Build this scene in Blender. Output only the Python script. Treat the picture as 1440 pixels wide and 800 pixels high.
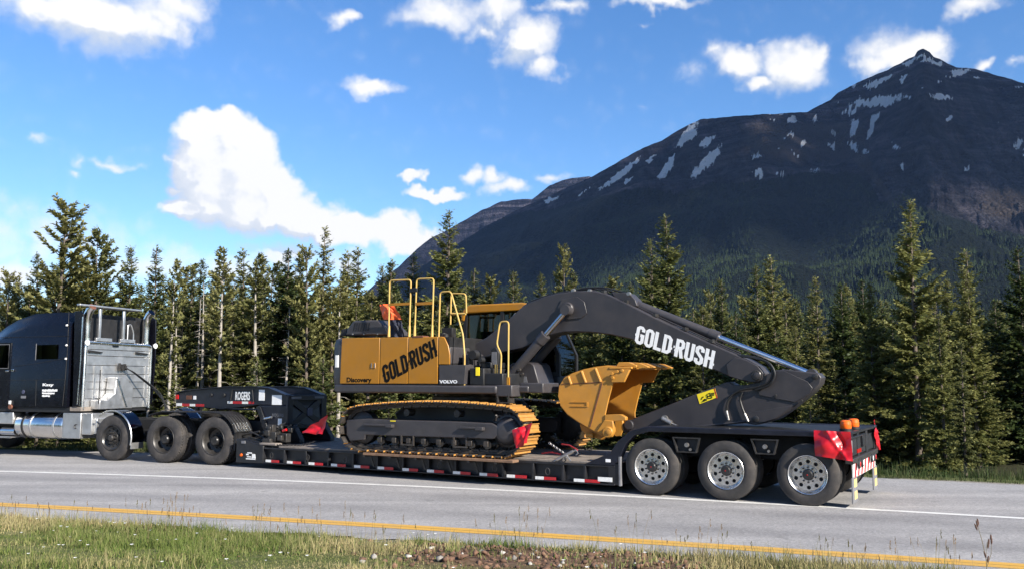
import bpy, bmesh, math, random
import numpy as np
from mathutils import Vector, Matrix

for o in list(bpy.data.objects): bpy.data.objects.remove(o)
scene = bpy.context.scene
COL = scene.collection
R = math.radians
PI = math.pi

# ------------------------------------------------------------------ camera
F = 1230.0          # focal length in photo pixels (photo is 1440 wide)
H = 1.89            # camera height over the road
PITCH = math.atan(137 / F)
cam_d = bpy.data.cameras.new('camera')
cam_d.sensor_width = 36.0
cam_d.lens = 36.0 * F / 1440.0
cam_d.clip_start = 0.1
cam_d.clip_end = 40000.0
cam = bpy.data.objects.new('camera', cam_d)
COL.objects.link(cam)
cam.location = (0, 0, H)
cam.rotation_euler = (PI / 2 + PITCH, 0, 0)
scene.camera = cam

# ------------------------------------------------------------------ light
SUN_AZ = math.atan2(0.70, -0.71)      # compass-like: x = sin, y = cos
SUN_EL = R(29)
sun_d = bpy.data.lights.new('sun', 'SUN')
sun_d.energy = 5.0
sun_d.angle = R(0.53)
sun_d.color = (1.0, 0.93, 0.82)
sun = bpy.data.objects.new('sun', sun_d)
COL.objects.link(sun)
sdir = Vector((math.sin(SUN_AZ) * math.cos(SUN_EL), math.cos(SUN_AZ) * math.cos(SUN_EL), math.sin(SUN_EL)))
sun.rotation_euler = sdir.to_track_quat('Z', 'Y').to_euler()
sun.location = (20, -20, 30)

scene.view_settings.view_transform = 'Standard'
scene.view_settings.look = 'None'
scene.view_settings.gamma = 1.0
scene.cycles.max_bounces = 6; scene.cycles.diffuse_bounces = 3; scene.cycles.glossy_bounces = 3; scene.cycles.transparent_max_bounces = 10; scene.cycles.volume_bounces = 0
scene.view_settings.exposure = 1.15

# ------------------------------------------------------------------ pixel helpers
def ray(px, py):
    x = (px - 720) / F; y = -(py - 400) / F
    c, s = math.cos(PITCH), math.sin(PITCH)
    return np.array([x, c - y * s, s + y * c])
def ground(px, py, z=0.0):
    d = ray(px, py); t = (z - H) / d[2]
    return np.array([0, 0, H]) + d * t
def proj(p):
    d = np.asarray(p, float) - np.array([0, 0, H]); c, s = math.cos(PITCH), math.sin(PITCH)
    zf = d[..., 1] * c + d[..., 2] * s; up = -d[..., 1] * s + d[..., 2] * c
    return 720 + F * d[..., 0] / zf, 400 - F * up / zf
class Frame:
    """a vehicle's own axes: x along it to its rear, y away across it, z up"""
    def __init__(s, O, a):
        s.O = np.array(O, float); s.a = a
        s.u = np.array([math.cos(a), -math.sin(a), 0]); s.w = np.array([math.sin(a), math.cos(a), 0])
    def P(s, px, py, w=0.0):
        d = ray(px, py); c = np.array([0, 0, H]); q = s.O + s.w * w
        t = ((q - c) @ s.w) / (d @ s.w); p = c + d * t
        return float((p - s.O) @ s.u), float(p[2])
    def L(s, pts, w=0.0): return [s.P(x, y, w) for x, y in pts]
    def W(s, x, y, z): return s.O + s.u * x + s.w * y + np.array([0, 0, z])
T = Frame(ground(1137, 711.6), R(30.4))        # the low trailer and its load
TR = Frame(ground(298, 653.7), R(22.0))        # the tractor

# ------------------------------------------------------------------ world sky with cumulus clouds
def azel(px, py):
    d = ray(px, py); return math.atan2(d[0], d[1]), math.atan2(d[2], math.hypot(d[0], d[1]))
world = bpy.data.worlds.new('World'); scene.world = world
world.use_nodes = True
world.cycles.sampling_method = 'MANUAL'; world.cycles.sample_map_resolution = 256
WN = world.node_tree; WN.nodes.clear()
def nd(tree, typ, **kw):
    n = tree.nodes.new(typ)
    for k, v in kw.items(): setattr(n, k, v)
    return n
def mth(tree, op, a, b=None, c=None, clamp=False):
    n = nd(tree, 'ShaderNodeMath', operation=op); n.use_clamp = clamp
    for i, v in enumerate((a, b, c)):
        if v is None: continue
        if isinstance(v, (int, float)): n.inputs[i].default_value = v
        else: tree.links.new(v, n.inputs[i])
    return n.outputs[0]
def vmt(tree, op, a, b=None):
    n = nd(tree, 'ShaderNodeVectorMath', operation=op)
    for i, v in enumerate((a, b)):
        if v is None: continue
        if isinstance(v, (tuple, list)): n.inputs[i].default_value = v
        else: tree.links.new(v, n.inputs[i])
    return n.outputs['Value'] if op in ('LENGTH', 'DOT_PRODUCT') else n.outputs[0]
# cloud lumps: photo pixel of the centre, half width, half height in pixels, weight
CLOUDS = [
 (300,185,50,30,1.1),(318,225,70,60,1.2),(345,262,70,45,1.2),(300,205,60,48,1.0),(335,235,62,60,1.0),(275,235,45,40,.85),(330,280,85,45,1.0),(260,293,45,18,.8),(390,268,40,35,.9),
 (430,300,60,34,.95),(480,320,50,26,.9),(560,325,55,28,1.0),(520,330,50,26,.9),(600,330,40,18,.7),(400,352,70,20,.7),(330,385,120,34,.55),
 (480,372,60,20,.6),(20,392,60,26,.75),(70,340,190,70,.42),(210,372,150,40,.50),(120,305,120,30,.30),(390,382,160,26,.5),
 (140,25,150,42,.95),(60,20,60,30,.9),(250,10,70,30,.8),(160,60,90,20,.45),
 (478,25,30,17,.85),(620,20,80,28,.75),(700,15,60,34,.8),(742,60,46,40,1.0),(760,95,28,24,.85),(680,45,60,18,.6),(790,5,40,12,.6),
 (532,130,50,15,.85),(168,230,26,10,.6),(120,232,16,10,.45),(110,250,14,10,.45),(45,200,26,9,.35),
 (577,248,22,11,.75),(610,270,50,10,.8),(660,245,20,14,.75),(690,250,22,16,.8),(712,268,38,13,.8),(780,246,40,9,.5),
 (1040,90,55,26,.9),(1070,118,34,14,.75),(1120,95,50,34,1.0),(1150,80,26,20,.8),(1000,85,22,14,.6),
 (1270,75,58,36,1.0),(1240,95,36,26,.8),(1300,60,30,24,.8),(1375,90,20,10,.8),(1372,12,48,16,.7),(930,3,70,10,.8),(965,108,26,14,.3),(910,30,20,8,.35),
 (1430,95,20,8,.5),(250,265,30,10,.45),(900,150,10,6,.2),(1080,60,30,10,.3)]
CLOUDS = [(x, y, rx*.90, ry*.90, w*1.9) if (225 < x < 620 and 170 < y < 345) else (x, y, rx, ry, w) for x, y, rx, ry, w in CLOUDS]
def cloud_group(name, lumps, rest_on):
    g = bpy.data.node_groups.new(name, 'ShaderNodeTree')
    g.interface.new_socket('Vector', in_out='INPUT', socket_type='NodeSocketVector')
    g.interface.new_socket('Density', in_out='OUTPUT', socket_type='NodeSocketFloat')
    gi, go = nd(g, 'NodeGroupInput'), nd(g, 'NodeGroupOutput')
    vin = gi.outputs[0]
    nz = nd(g, 'ShaderNodeTexNoise'); nz.inputs['Scale'].default_value = 19; nz.inputs['Detail'].default_value = 4; nz.inputs['Roughness'].default_value = 0.55
    g.links.new(vin, nz.inputs['Vector'])
    warp = vmt(g, 'MULTIPLY', vmt(g, 'SUBTRACT', nz.outputs['Color'], (0.5, 0.5, 0.5)), (0.075, 0.055, 0.0))
    pos = vmt(g, 'ADD', vin, warp)
    acc = None
    for (cx, cy, rx, ry, wgt) in lumps:
        az, el = azel(cx, cy); sx_, sy_ = F / rx / 1.25, F / ry / 1.3
        ma = nd(g, 'ShaderNodeVectorMath', operation='MULTIPLY_ADD'); g.links.new(pos, ma.inputs[0]); ma.inputs[1].default_value = (sx_, sy_, 0); ma.inputs[2].default_value = (-az * sx_, -el * sy_, 0)
        v = mth(g, 'MULTIPLY_ADD', vmt(g, 'LENGTH', ma.outputs[0]), -wgt, wgt, clamp=True)
        acc = v if acc is None else mth(g, 'SMOOTH_MAX', acc, v, 0.12)
    if rest_on:   # the rest of the sky, away from the view, carries the same scattered cloud
        n2 = nd(g, 'ShaderNodeTexNoise'); n2.inputs['Scale'].default_value = 3.2; n2.inputs['Detail'].default_value = 3
        g.links.new(vmt(g, 'MULTIPLY', pos, (1.0, 2.4, 1.0)), n2.inputs['Vector'])
        sx = nd(g, 'ShaderNodeSeparateXYZ'); g.links.new(vin, sx.inputs[0])
        away = mth(g, 'MULTIPLY', mth(g, 'SUBTRACT', mth(g, 'ABSOLUTE', sx.outputs[0]), 0.6, clamp=True), 6.0, clamp=True)
        rest = mth(g, 'MULTIPLY', mth(g, 'MULTIPLY', mth(g, 'SUBTRACT', n2.outputs[0], 0.53), 4.0, clamp=True), away)
        acc = mth(g, 'MAXIMUM', acc, rest)
    n3 = nd(g, 'ShaderNodeTexNoise'); n3.inputs['Scale'].default_value = 48; n3.inputs['Detail'].default_value = 6; n3.inputs['Roughness'].default_value = 0.62
    g.links.new(vin, n3.inputs['Vector'])
    vo = nd(g, 'ShaderNodeTexVoronoi'); vo.inputs['Scale'].default_value = 40; g.links.new(pos, vo.inputs['Vector'])
    puff = mth(g, 'ADD', mth(g, 'MULTIPLY_ADD', vo.outputs['Distance'], -0.22, 0.09), mth(g, 'MULTIPLY_ADD', n3.outputs[0], 0.34, -0.17))
    gate = mth(g, 'MULTIPLY', acc, 6.0, clamp=True)
    g.links.new(mth(g, 'MULTIPLY_ADD', puff, gate, acc), go.inputs[0])
    return g
cloud_all = cloud_group('cloud_density', CLOUDS, True)
cloud_big = cloud_group('cloud_light', [c for c in CLOUDS if c[2] * c[3] > 1300], False)

tc = nd(WN, 'ShaderNodeTexCoord')
sp = nd(WN, 'ShaderNodeSeparateXYZ'); WN.links.new(tc.outputs['Generated'], sp.inputs[0])
az_n = mth(WN, 'ARCTAN2', sp.outputs[0], sp.outputs[1])
el_n = mth(WN, 'ARCSINE', sp.outputs[2])
cv = nd(WN, 'ShaderNodeCombineXYZ'); WN.links.new(az_n, cv.inputs[0]); WN.links.new(el_n, cv.inputs[1])
def dens(vec, grp):
    n = nd(WN, 'ShaderNodeGroup'); n.node_tree = grp; WN.links.new(vec, n.inputs[0]); return n.outputs[0]
d0 = dens(cv.outputs[0], cloud_all)
d1 = dens(vmt(WN, 'ADD', cv.outputs[0], (0.012, 0.020, 0)), cloud_big)
alpha = nd(WN, 'ShaderNodeMapRange', interpolation_type='SMOOTHSTEP'); WN.links.new(d0, alpha.inputs[0])
alpha.inputs[1].default_value = 0.07; alpha.inputs[2].default_value = 0.66
lit = nd(WN, 'ShaderNodeMapRange', interpolation_type='SMOOTHSTEP'); WN.links.new(mth(WN, 'SUBTRACT', d0, d1), lit.inputs[0])
lit.inputs[1].default_value = -0.22; lit.inputs[2].default_value = 0.06
core = nd(WN, 'ShaderNodeMapRange'); WN.links.new(d0, core.inputs[0]); core.inputs[1].default_value = 0.50; core.inputs[2].default_value = 1.3
litc = mth(WN, 'MAXIMUM', lit.outputs[0], mth(WN, 'MULTIPLY', core.outputs[0], 0.8))
cc = nd(WN, 'ShaderNodeMix', data_type='RGBA'); WN.links.new(litc, cc.inputs['Factor'])
cc.inputs['A'].default_value = (0.64, 0.70, 0.80, 1); cc.inputs['B'].default_value = (1.0, 0.985, 0.96, 1)
sky = nd(WN, 'ShaderNodeTexSky', sky_type='NISHITA')
sky.sun_disc = False; sky.sun_elevation = SUN_EL; sky.sun_rotation = SUN_AZ
sky.altitude = 1600; sky.air_density = 1.15; sky.dust_density = 0.9; sky.ozone_density = 3.0
hs = nd(WN, 'ShaderNodeHueSaturation'); hs.inputs['Saturation'].default_value = 1.22; hs.inputs['Hue'].default_value = 0.505; WN.links.new(sky.outputs[0], hs.inputs['Color'])
bg1 = nd(WN, 'ShaderNodeBackground'); WN.links.new(hs.outputs[0], bg1.inputs[0]); bg1.inputs[1].default_value = 0.092
bg2 = nd(WN, 'ShaderNodeBackground'); WN.links.new(cc.outputs['Result'], bg2.inputs[0]); bg2.inputs[1].default_value = 0.50
mx = nd(WN, 'ShaderNodeMixShader'); WN.links.new(alpha.outputs[0], mx.inputs[0]); WN.links.new(bg1.outputs[0], mx.inputs[1]); WN.links.new(bg2.outputs[0], mx.inputs[2])
wo = nd(WN, 'ShaderNodeOutputWorld'); WN.links.new(mx.outputs[0], wo.inputs[0])

# ------------------------------------------------------------------ materials
M = {}
def mat(name, col, rough=0.5, metal=0.0, var=0.12, scale=6.0, bump=0.0, bscale=60.0, coat=0.0, dirt=None, dirt_amt=0.0, spec=0.5, trans=0.0, emit=None):
    m = bpy.data.materials.new(name); m.use_nodes = True
    t = m.node_tree; b = t.nodes['Principled BSDF']
    tcn = nd(t, 'ShaderNodeTexCoord')
    n = nd(t, 'ShaderNodeTexNoise'); n.inputs['Scale'].default_value = scale; n.inputs['Detail'].default_value = 6; n.inputs['Roughness'].default_value = 0.62
    t.links.new(tcn.outputs['Object'], n.inputs['Vector'])
    mr = nd(t, 'ShaderNodeMapRange'); t.links.new(n.outputs[0], mr.inputs[0])
    mr.inputs[1].default_value = 0.3; mr.inputs[2].default_value = 0.7; mr.inputs[3].default_value = 1 - var; mr.inputs[4].default_value = 1 + var
    mul = nd(t, 'ShaderNodeMix', data_type='RGBA', blend_type='MULTIPLY'); mul.inputs['Factor'].default_value = 1
    mul.inputs['A'].default_value = (*col, 1); t.links.new(mr.outputs[0], mul.inputs['B'])
    out = mul.outputs['Result']
    if dirt:
        n2 = nd(t, 'ShaderNodeTexNoise'); n2.inputs['Scale'].default_value = scale * 0.6 + 1; n2.inputs['Detail'].default_value = 8; n2.inputs['Roughness'].default_value = 0.7
        t.links.new(tcn.outputs['Object'], n2.inputs['Vector'])
        r2 = nd(t, 'ShaderNodeMapRange'); t.links.new(n2.outputs[0], r2.inputs[0]); r2.inputs[1].default_value = 0.45; r2.inputs[2].default_value = 0.75; r2.inputs[4].default_value = dirt_amt
        m2 = nd(t, 'ShaderNodeMix', data_type='RGBA'); t.links.new(r2.outputs[0], m2.inputs['Factor']); t.links.new(out, m2.inputs['A']); m2.inputs['B'].default_value = (*dirt, 1)
        out = m2.outputs['Result']
    t.links.new(out, b.inputs['Base Color'])
    rr = nd(t, 'ShaderNodeMapRange'); t.links.new(n.outputs[0], rr.inputs[0]); rr.inputs[1].default_value = 0.3; rr.inputs[2].default_value = 0.7
    rr.inputs[3].default_value = max(0.02, rough * 0.8); rr.inputs[4].default_value = min(1, rough * 1.2)
    t.links.new(rr.outputs[0], b.inputs['Roughness'])
    b.inputs['Metallic'].default_value = metal
    b.inputs['Specular IOR Level'].default_value = spec
    if coat: b.inputs['Coat Weight'].default_value = coat; b.inputs['Coat Roughness'].default_value = 0.08
    if bump:
        n3 = nd(t, 'ShaderNodeTexNoise'); n3.inputs['Scale'].default_value = bscale; n3.inputs['Detail'].default_value = 5
        t.links.new(tcn.outputs['Object'], n3.inputs['Vector'])
        bp = nd(t, 'ShaderNodeBump'); bp.inputs['Strength'].default_value = bump; bp.inputs['Distance'].default_value = 0.02
        t.links.new(n3.outputs[0], bp.inputs['Height']); t.links.new(bp.outputs[0], b.inputs['Normal'])
    M[name] = m
    return m
DUST = (0.16, 0.13, 0.10)
mat('trailer_black', (0.010, 0.0105, 0.013), 0.42, var=0.3, dirt=(0.06, 0.053, 0.047), dirt_amt=0.16, bump=0.05)
mat('neck_black', (0.006, 0.007, 0.014), 0.38, var=0.3, dirt=(0.05, 0.045, 0.04), dirt_amt=0.08)
mat('grey_paint', (0.040, 0.037, 0.040), 0.45, var=0.10, dirt=DUST, dirt_amt=0.12, bump=0.02)
mat('boom_grey', (0.034, 0.031, 0.034), 0.42, var=0.08, scale=2.5, dirt=DUST, dirt_amt=0.10)
mat('machine_yellow', (0.345, 0.145, 0.006), 0.40, var=0.06, scale=3, dirt=(0.20, 0.12, 0.05), dirt_amt=0.30, bump=0.015)
mat('bucket_yellow', (0.45, 0.205, 0.028), 0.42, var=0.10, scale=4, dirt=(0.28, 0.17, 0.07), dirt_amt=0.4, bump=0.03)
mat('rail_yellow', (0.50, 0.33, 0.09), 0.42, var=0.1)
mat('shoe_yellow', (0.38, 0.185, 0.040), 0.5, var=0.2, scale=9, dirt=(0.20, 0.12, 0.07), dirt_amt=0.7, bump=0.06)
mat('chain_metal', (0.07, 0.062, 0.055), 0.55, metal=0.6, var=0.35, scale=14, dirt=(0.10, 0.07, 0.05), dirt_amt=0.4)
mat('tyre', (0.030, 0.028, 0.027), 0.80, var=0.25, scale=5, dirt=(0.09, 0.076, 0.066), dirt_amt=0.8, bump=0.15, bscale=90)
mat('drive_tyre', (0.028, 0.026, 0.026), 0.80, var=0.25, scale=5, dirt=(0.085, 0.073, 0.064), dirt_amt=0.8, bump=0.15, bscale=90)
mat('polished_alu', (0.78, 0.77, 0.75), 0.27, metal=1.0, var=0.10, scale=9, dirt=(0.45, 0.42, 0.38), dirt_amt=0.2)
mat('tank_alu', (0.74, 0.73, 0.72), 0.22, metal=1.0, var=0.06, scale=3, dirt=(0.45, 0.42, 0.38), dirt_amt=0.2)
mat('brushed_alu', (0.54, 0.54, 0.54), 0.38, metal=0.85, var=0.12, scale=5, dirt=(0.34, 0.33, 0.31), dirt_amt=0.4)
mat('rod_chrome', (0.42, 0.42, 0.45), 0.20, metal=1.0, var=0.1)
mat('chrome', (0.80, 0.80, 0.82), 0.10, metal=1.0, var=0.05)
mat('dark_steel', (0.045, 0.043, 0.042), 0.42, metal=0.5, var=0.25, scale=10, dirt=(0.10, 0.085, 0.07), dirt_amt=0.4)
mat('black_wheel', (0.015, 0.015, 0.016), 0.35, var=0.2, dirt=(0.08, 0.07, 0.06), dirt_amt=0.35)
mat('near_black', (0.008, 0.008, 0.009), 0.6, var=0.3)
mat('truck_paint', (0.0030, 0.0034, 0.007), 0.25, var=0.2, coat=0.12, spec=0.22, dirt=(0.04, 0.036, 0.032), dirt_amt=0.06)
mat('fender_blue', (0.05, 0.055, 0.075), 0.14, metal=1.0, var=0.1)
mat('red_cloth', (0.46, 0.006, 0.014), 0.36, var=0.10, scale=5, bump=0.10, bscale=22)
mat('orange_cloth', (0.85, 0.13, 0.03), 0.6, var=0.12, scale=5, bump=0.3, bscale=14)
mat('navy_cloth', (0.014, 0.017, 0.032), 0.8, var=0.3, scale=5, bump=0.3, bscale=14)
mat('reflect_red', (0.42, 0.010, 0.016), 0.35, var=0.2, scale=20, dirt=(0.10, 0.05, 0.045), dirt_amt=0.5)
mat('reflect_white', (0.75, 0.75, 0.73), 0.3, var=0.1, scale=20, dirt=(0.3, 0.28, 0.25), dirt_amt=0.5)
mat('reflect_yellow', (0.75, 0.55, 0.18), 0.35, var=0.15, scale=20)
mat('decal_white', (0.78, 0.78, 0.77), 0.5, var=0.06, scale=18)
mat('decal_black', (0.006, 0.006, 0.006), 0.8, var=0.1, spec=0.1)
mat('decal_yellow', (0.85, 0.66, 0.02), 0.45, var=0.05)
mat('decal_navy', (0.05, 0.055, 0.10), 0.4)
mat('amber_lens', (0.80, 0.12, 0.006), 0.35, var=0.1)
mat('red_lens', (0.45, 0.01, 0.01), 0.2, coat=0.5)
mat('clear_lens', (0.7, 0.7, 0.7), 0.15, coat=0.5)
mat('timber', (0.17, 0.10, 0.06), 0.8, var=0.35, scale=5, bump=0.2, bscale=30)
mat('deck_wood', (0.20, 0.17, 0.145), 0.85, var=0.35, scale=4, bump=0.2, bscale=30, dirt=(0.08, 0.07, 0.06), dirt_amt=0.6)
mat('rubber', (0.012, 0.012, 0.012), 0.5, var=0.2)
mat('flap_grey', (0.14, 0.14, 0.15), 0.6, var=0.2)
mat('seat_grey', (0.05, 0.05, 0.055), 0.8)
mat('rust', (0.12, 0.045, 0.025), 0.75, var=0.3, scale=14)
mat('chain_bright', (0.34, 0.32, 0.30), 0.4, metal=0.8, var=0.3, scale=20)
mat('strap_red', (0.35, 0.02, 0.03), 0.7)
def glass(name, tint, fac):
    m = bpy.data.materials.new(name); m.use_nodes = True; t = m.node_tree; t.nodes.clear()
    tr = nd(t, 'ShaderNodeBsdfTransparent'); tr.inputs[0].default_value = (*tint, 1)
    gl = nd(t, 'ShaderNodeBsdfGlossy'); gl.inputs['Roughness'].default_value = 0.02
    fr = nd(t, 'ShaderNodeFresnel'); fr.inputs[0].default_value = fac
    mxn = nd(t, 'ShaderNodeMixShader'); t.links.new(fr.outputs[0], mxn.inputs[0]); t.links.new(tr.outputs[0], mxn.inputs[1]); t.links.new(gl.outputs[0], mxn.inputs[2])
    o = nd(t, 'ShaderNodeOutputMaterial'); t.links.new(mxn.outputs[0], o.inputs[0]); M[name] = m
glass('cab_glass', (0.22, 0.30, 0.28), 1.55)
glass('dark_glass', (0.06, 0.07, 0.08), 1.5)

# ------------------------------------------------------------------ mesh builder
OFF = {}
class MB:
    def __init__(s): s.v = []; s.f = []
    def add(s, vs, fs):
        b = len(s.v); s.v.extend([tuple(map(float, p)) for p in vs]); s.f.extend([tuple(b + i for i in q) for q in fs]); return s
    def box(s, x0, x1, y0, y1, z0, z1):
        return s.add([(x0,y0,z0),(x1,y0,z0),(x1,y1,z0),(x0,y1,z0),(x0,y0,z1),(x1,y0,z1),(x1,y1,z1),(x0,y1,z1)],
                     [(0,3,2,1),(4,5,6,7),(0,1,5,4),(1,2,6,5),(2,3,7,6),(3,0,4,7)])
    def prism(s, poly, y0, y1, ax='y'):
        n = len(poly)
        if ax == 'y': vs = [(x, y0, z) for x, z in poly] + [(x, y1, z) for x, z in poly]
        elif ax == 'x': vs = [(y0, x, z) for x, z in poly] + [(y1, x, z) for x, z in poly]
        else: vs = [(x, z, y0) for x, z in poly] + [(x, z, y1) for x, z in poly]
        fs = [tuple(range(n)), tuple(range(2*n-1, n-1, -1))] + [(i, (i+1) % n, n + (i+1) % n, n + i) for i in range(n)]
        return s.add(vs, fs)
    def loft(s, rings, caps=True):
        n = len(rings[0]); vs = [p for r in rings for p in r]; fs = []
        for k in range(len(rings)-1):
            for i in range(n): fs.append((k*n+i, k*n+(i+1) % n, (k+1)*n+(i+1) % n, (k+1)*n+i))
        if caps: fs += [tuple(range(n-1, -1, -1)), tuple(range((len(rings)-1)*n, len(rings)*n))]
        return s.add(vs, fs)
    def tube(s, pts, r, n=8, closed=False):
        P = [Vector(p) for p in pts]; m = len(P); rings = []
        rs = r if isinstance(r, (list, tuple)) else [r]*m
        up = None
        for i in range(m):
            a = P[(i-1) % m] if (closed or i > 0) else P[i]; b = P[(i+1) % m] if (closed or i < m-1) else P[i]
            t = (b-a).normalized()
            if up is None:
                up = Vector((0,0,1)) if abs(t.z) < .9 else Vector((0,1,0))
            up = (up - t*up.dot(t))
            if up.length < 1e-4: up = t.orthogonal()
            up.normalize(); sd = t.cross(up)
            rings.append([tuple(P[i] + (up*math.cos(2*PI*k/n) + sd*math.sin(2*PI*k/n))*rs[i]) for k in range(n)])
        if closed: rings.append(rings[0]); return s.loft(rings, False)
        return s.loft(rings)
    def cyl(s, p0, p1, r0, r1=None, n=16): return s.tube([p0, p1], [r0, r0 if r1 is None else r1], n)
    def lathe(s, prof, c=(0,0,0), n=32, ax='y', closed=False, rfun=None):
        rings = []
        for a, r in prof:
            ring = []
            for k in range(n):
                th = 2*PI*k/n; rr = r if rfun is None else rfun(a, r, k)
                p, q = rr*math.cos(th), rr*math.sin(th)
                ring.append((c[0]+p, c[1]+a, c[2]+q) if ax == 'y' else ((c[0]+a, c[1]+p, c[2]+q) if ax == 'x' else (c[0]+p, c[1]+q, c[2]+a)))
            rings.append(ring)
        if closed: rings.append(rings[0])
        return s.loft(rings, caps=not closed)
    def mesh(s, name, o=(0,0,0)):
        me = bpy.data.meshes.new(name)
        me.from_pydata([(x-o[0], y-o[1], z-o[2]) for x, y, z in s.v], [], s.f)
        bm = bmesh.new(); bm.from_mesh(me); bmesh.ops.recalc_face_normals(bm, faces=bm.faces); bm.to_mesh(me); bm.free()
        return me
    def build(s, name, material, parent=None, bevel=0.0, smooth=38, kind=None, loc=None):
        o = OFF.get(parent.name, (0,0,0)) if (parent and loc is None) else (0,0,0)
        me = s.mesh(name, o)
        if smooth: me.shade_smooth(); me.set_sharp_from_angle(angle=R(smooth))
        me.materials.append(M[material] if isinstance(material, str) else material)
        ob = bpy.data.objects.new(name, me); COL.objects.link(ob)
        if parent: ob.parent = parent; OFF[ob.name] = OFF.get(parent.name, (0,0,0))
        if loc is not None:
            q = OFF.get(parent.name, (0,0,0)) if parent else (0,0,0)
            ob.location = (loc[0]-q[0], loc[1]-q[1], loc[2]-q[2]); OFF[ob.name] = (0,0,0)
        if bevel:
            b = ob.modifiers.new('bevel', 'BEVEL'); b.width = bevel; b.segments = 2; b.limit_method = 'ANGLE'; b.angle_limit = R(40); b.use_clamp_overlap = True
        if kind: ob['kind'] = kind
        return ob
def tag(o, label, cat, group=None):
    o['label'] = label; o['category'] = cat
    if group: o['group'] = group
    return o
def thing(name, label, cat, frame, off, group=None):
    o = bpy.data.objects.new(name, None); COL.objects.link(o); o.empty_display_size = 0.2
    o.location = frame.W(*off); o.rotation_euler = (0, 0, -frame.a); OFF[o.name] = off
    return tag(o, label, cat, group)
def alone(mb, name, label, cat, frame, off, material, group=None, bevel=0.0, smooth=38):
    """a thing that is one mesh, given in a frame's coordinates, origin at off"""
    me = mb.mesh(name, off)
    if smooth: me.shade_smooth(); me.set_sharp_from_angle(angle=R(smooth))
    me.materials.append(M[material]); o = bpy.data.objects.new(name, me); COL.objects.link(o)
    o.location = frame.W(*off); o.rotation_euler = (0, 0, -frame.a)
    if bevel: b = o.modifiers.new('bevel', 'BEVEL'); b.width = bevel; b.segments = 2; b.limit_method = 'ANGLE'
    return tag(o, label, cat, group)
def copy_tree(o, parent=None, loc=None, rot=None):
    c = o.copy(); COL.objects.link(c); c.parent = parent
    if loc is not None: c.location = loc
    if rot is not None: c.rotation_euler = rot
    for ch in list(o.children): copy_tree(ch, c)
    return c
def setstruct(o): o['kind'] = 'structure'; return o

# ------------------------------------------------------------------ lettering
def stroke(mb, pts, wd, org, ux, uy, nrm, th, closed=False, lift=0.0):
    """a flat mitred stroke; 2D pts are laid on the plane org + ux*x + uy*y"""
    P2 = [Vector(p) for p in pts]; m = len(P2); L = []; Rr = []
    for i in range(m):
        a = P2[(i-1) % m] if (closed or i > 0) else None; b = P2[(i+1) % m] if (closed or i < m-1) else None
        t1 = (P2[i]-a).normalized() if a is not None else None; t2 = (b-P2[i]).normalized() if b is not None else None
        if t1 is None: t1 = t2
        if t2 is None: t2 = t1
        n1 = Vector((-t1.y, t1.x)); n2 = Vector((-t2.y, t2.x)); nn = (n1+n2).normalized()
        k = wd/2/max(0.4, nn.dot(n1)); L.append(P2[i]+nn*k); Rr.append(P2[i]-nn*k)
    def to3(p, h): return tuple(Vector(org)+Vector(ux)*p.x+Vector(uy)*p.y+Vector(nrm)*h)
    cnt = m if closed else m-1
    for i in range(cnt):
        j = (i+1) % m; q = [L[i], L[j], Rr[j], Rr[i]]
        vs = [to3(p, 0.0005) for p in q] + [to3(p, th+lift) for p in q]
        mb.add(vs, [(0,1,2,3),(7,6,5,4),(0,4,5,1),(1,5,6,2),(2,6,7,3),(3,7,4,0)])
def octo(x0, x1, y0, y1, c): return [(x0,y0+c),(x0,y1-c),(x0+c,y1),(x1-c,y1),(x1,y1-c),(x1,y0+c),(x1-c,y0),(x0+c,y0)]
W_ = 1.72
LET = {   # glyphs on a 4.4 x 10 grid, heavy condensed block capitals with small spurs
 'G': [([(3.6,7.2),(3.6,8.5),(2.8,9.3),(1.6,9.3),(.75,8.5),(.75,1.5),(1.6,.7),(2.8,.7),(3.6,1.5),(3.6,4.9),(2.3,4.9)],0), ([(-.45,4.6),(.0,4.6)],0)],
 'O': [(octo(.75,3.65,.7,9.3,.9),1)],
 'L': [([(.75,10),(.75,.7),(3.9,.7)],0)],
 'D': [([(.75,.7),(.75,9.3),(2.6,9.3),(3.65,8.2),(3.65,1.8),(2.6,.7)],1), ([(4.4,3.6),(4.95,3.6)],0)],
 'R': [([(.75,0),(.75,10)],0), ([(1.5,9.3),(2.7,9.3),(3.6,8.4),(3.6,6.2),(2.8,5.2),(1.5,5.2)],0), ([(2.55,4.5),(3.65,0)],0), ([(-.45,3.4),(.0,3.4)],0)],
 'U': [([(.75,10),(.75,1.6),(1.6,.7),(2.8,.7),(3.65,1.6),(3.65,10)],0)],
 'S': [([(3.6,7.0),(3.6,8.5),(2.8,9.3),(1.6,9.3),(.8,8.5),(.8,6.6),(3.6,3.6),(3.6,1.5),(2.8,.7),(1.6,.7),(.8,1.5),(.8,3.0)],0)],
 'H': [([(.75,0),(.75,10)],0), ([(3.65,0),(3.65,10)],0), ([(1.5,5.2),(2.9,5.2)],0), ([(4.4,2.6),(4.95,2.6)],0)],
 '-': [([(.5,5.0),(1.1,5.0)],0)]}
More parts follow.
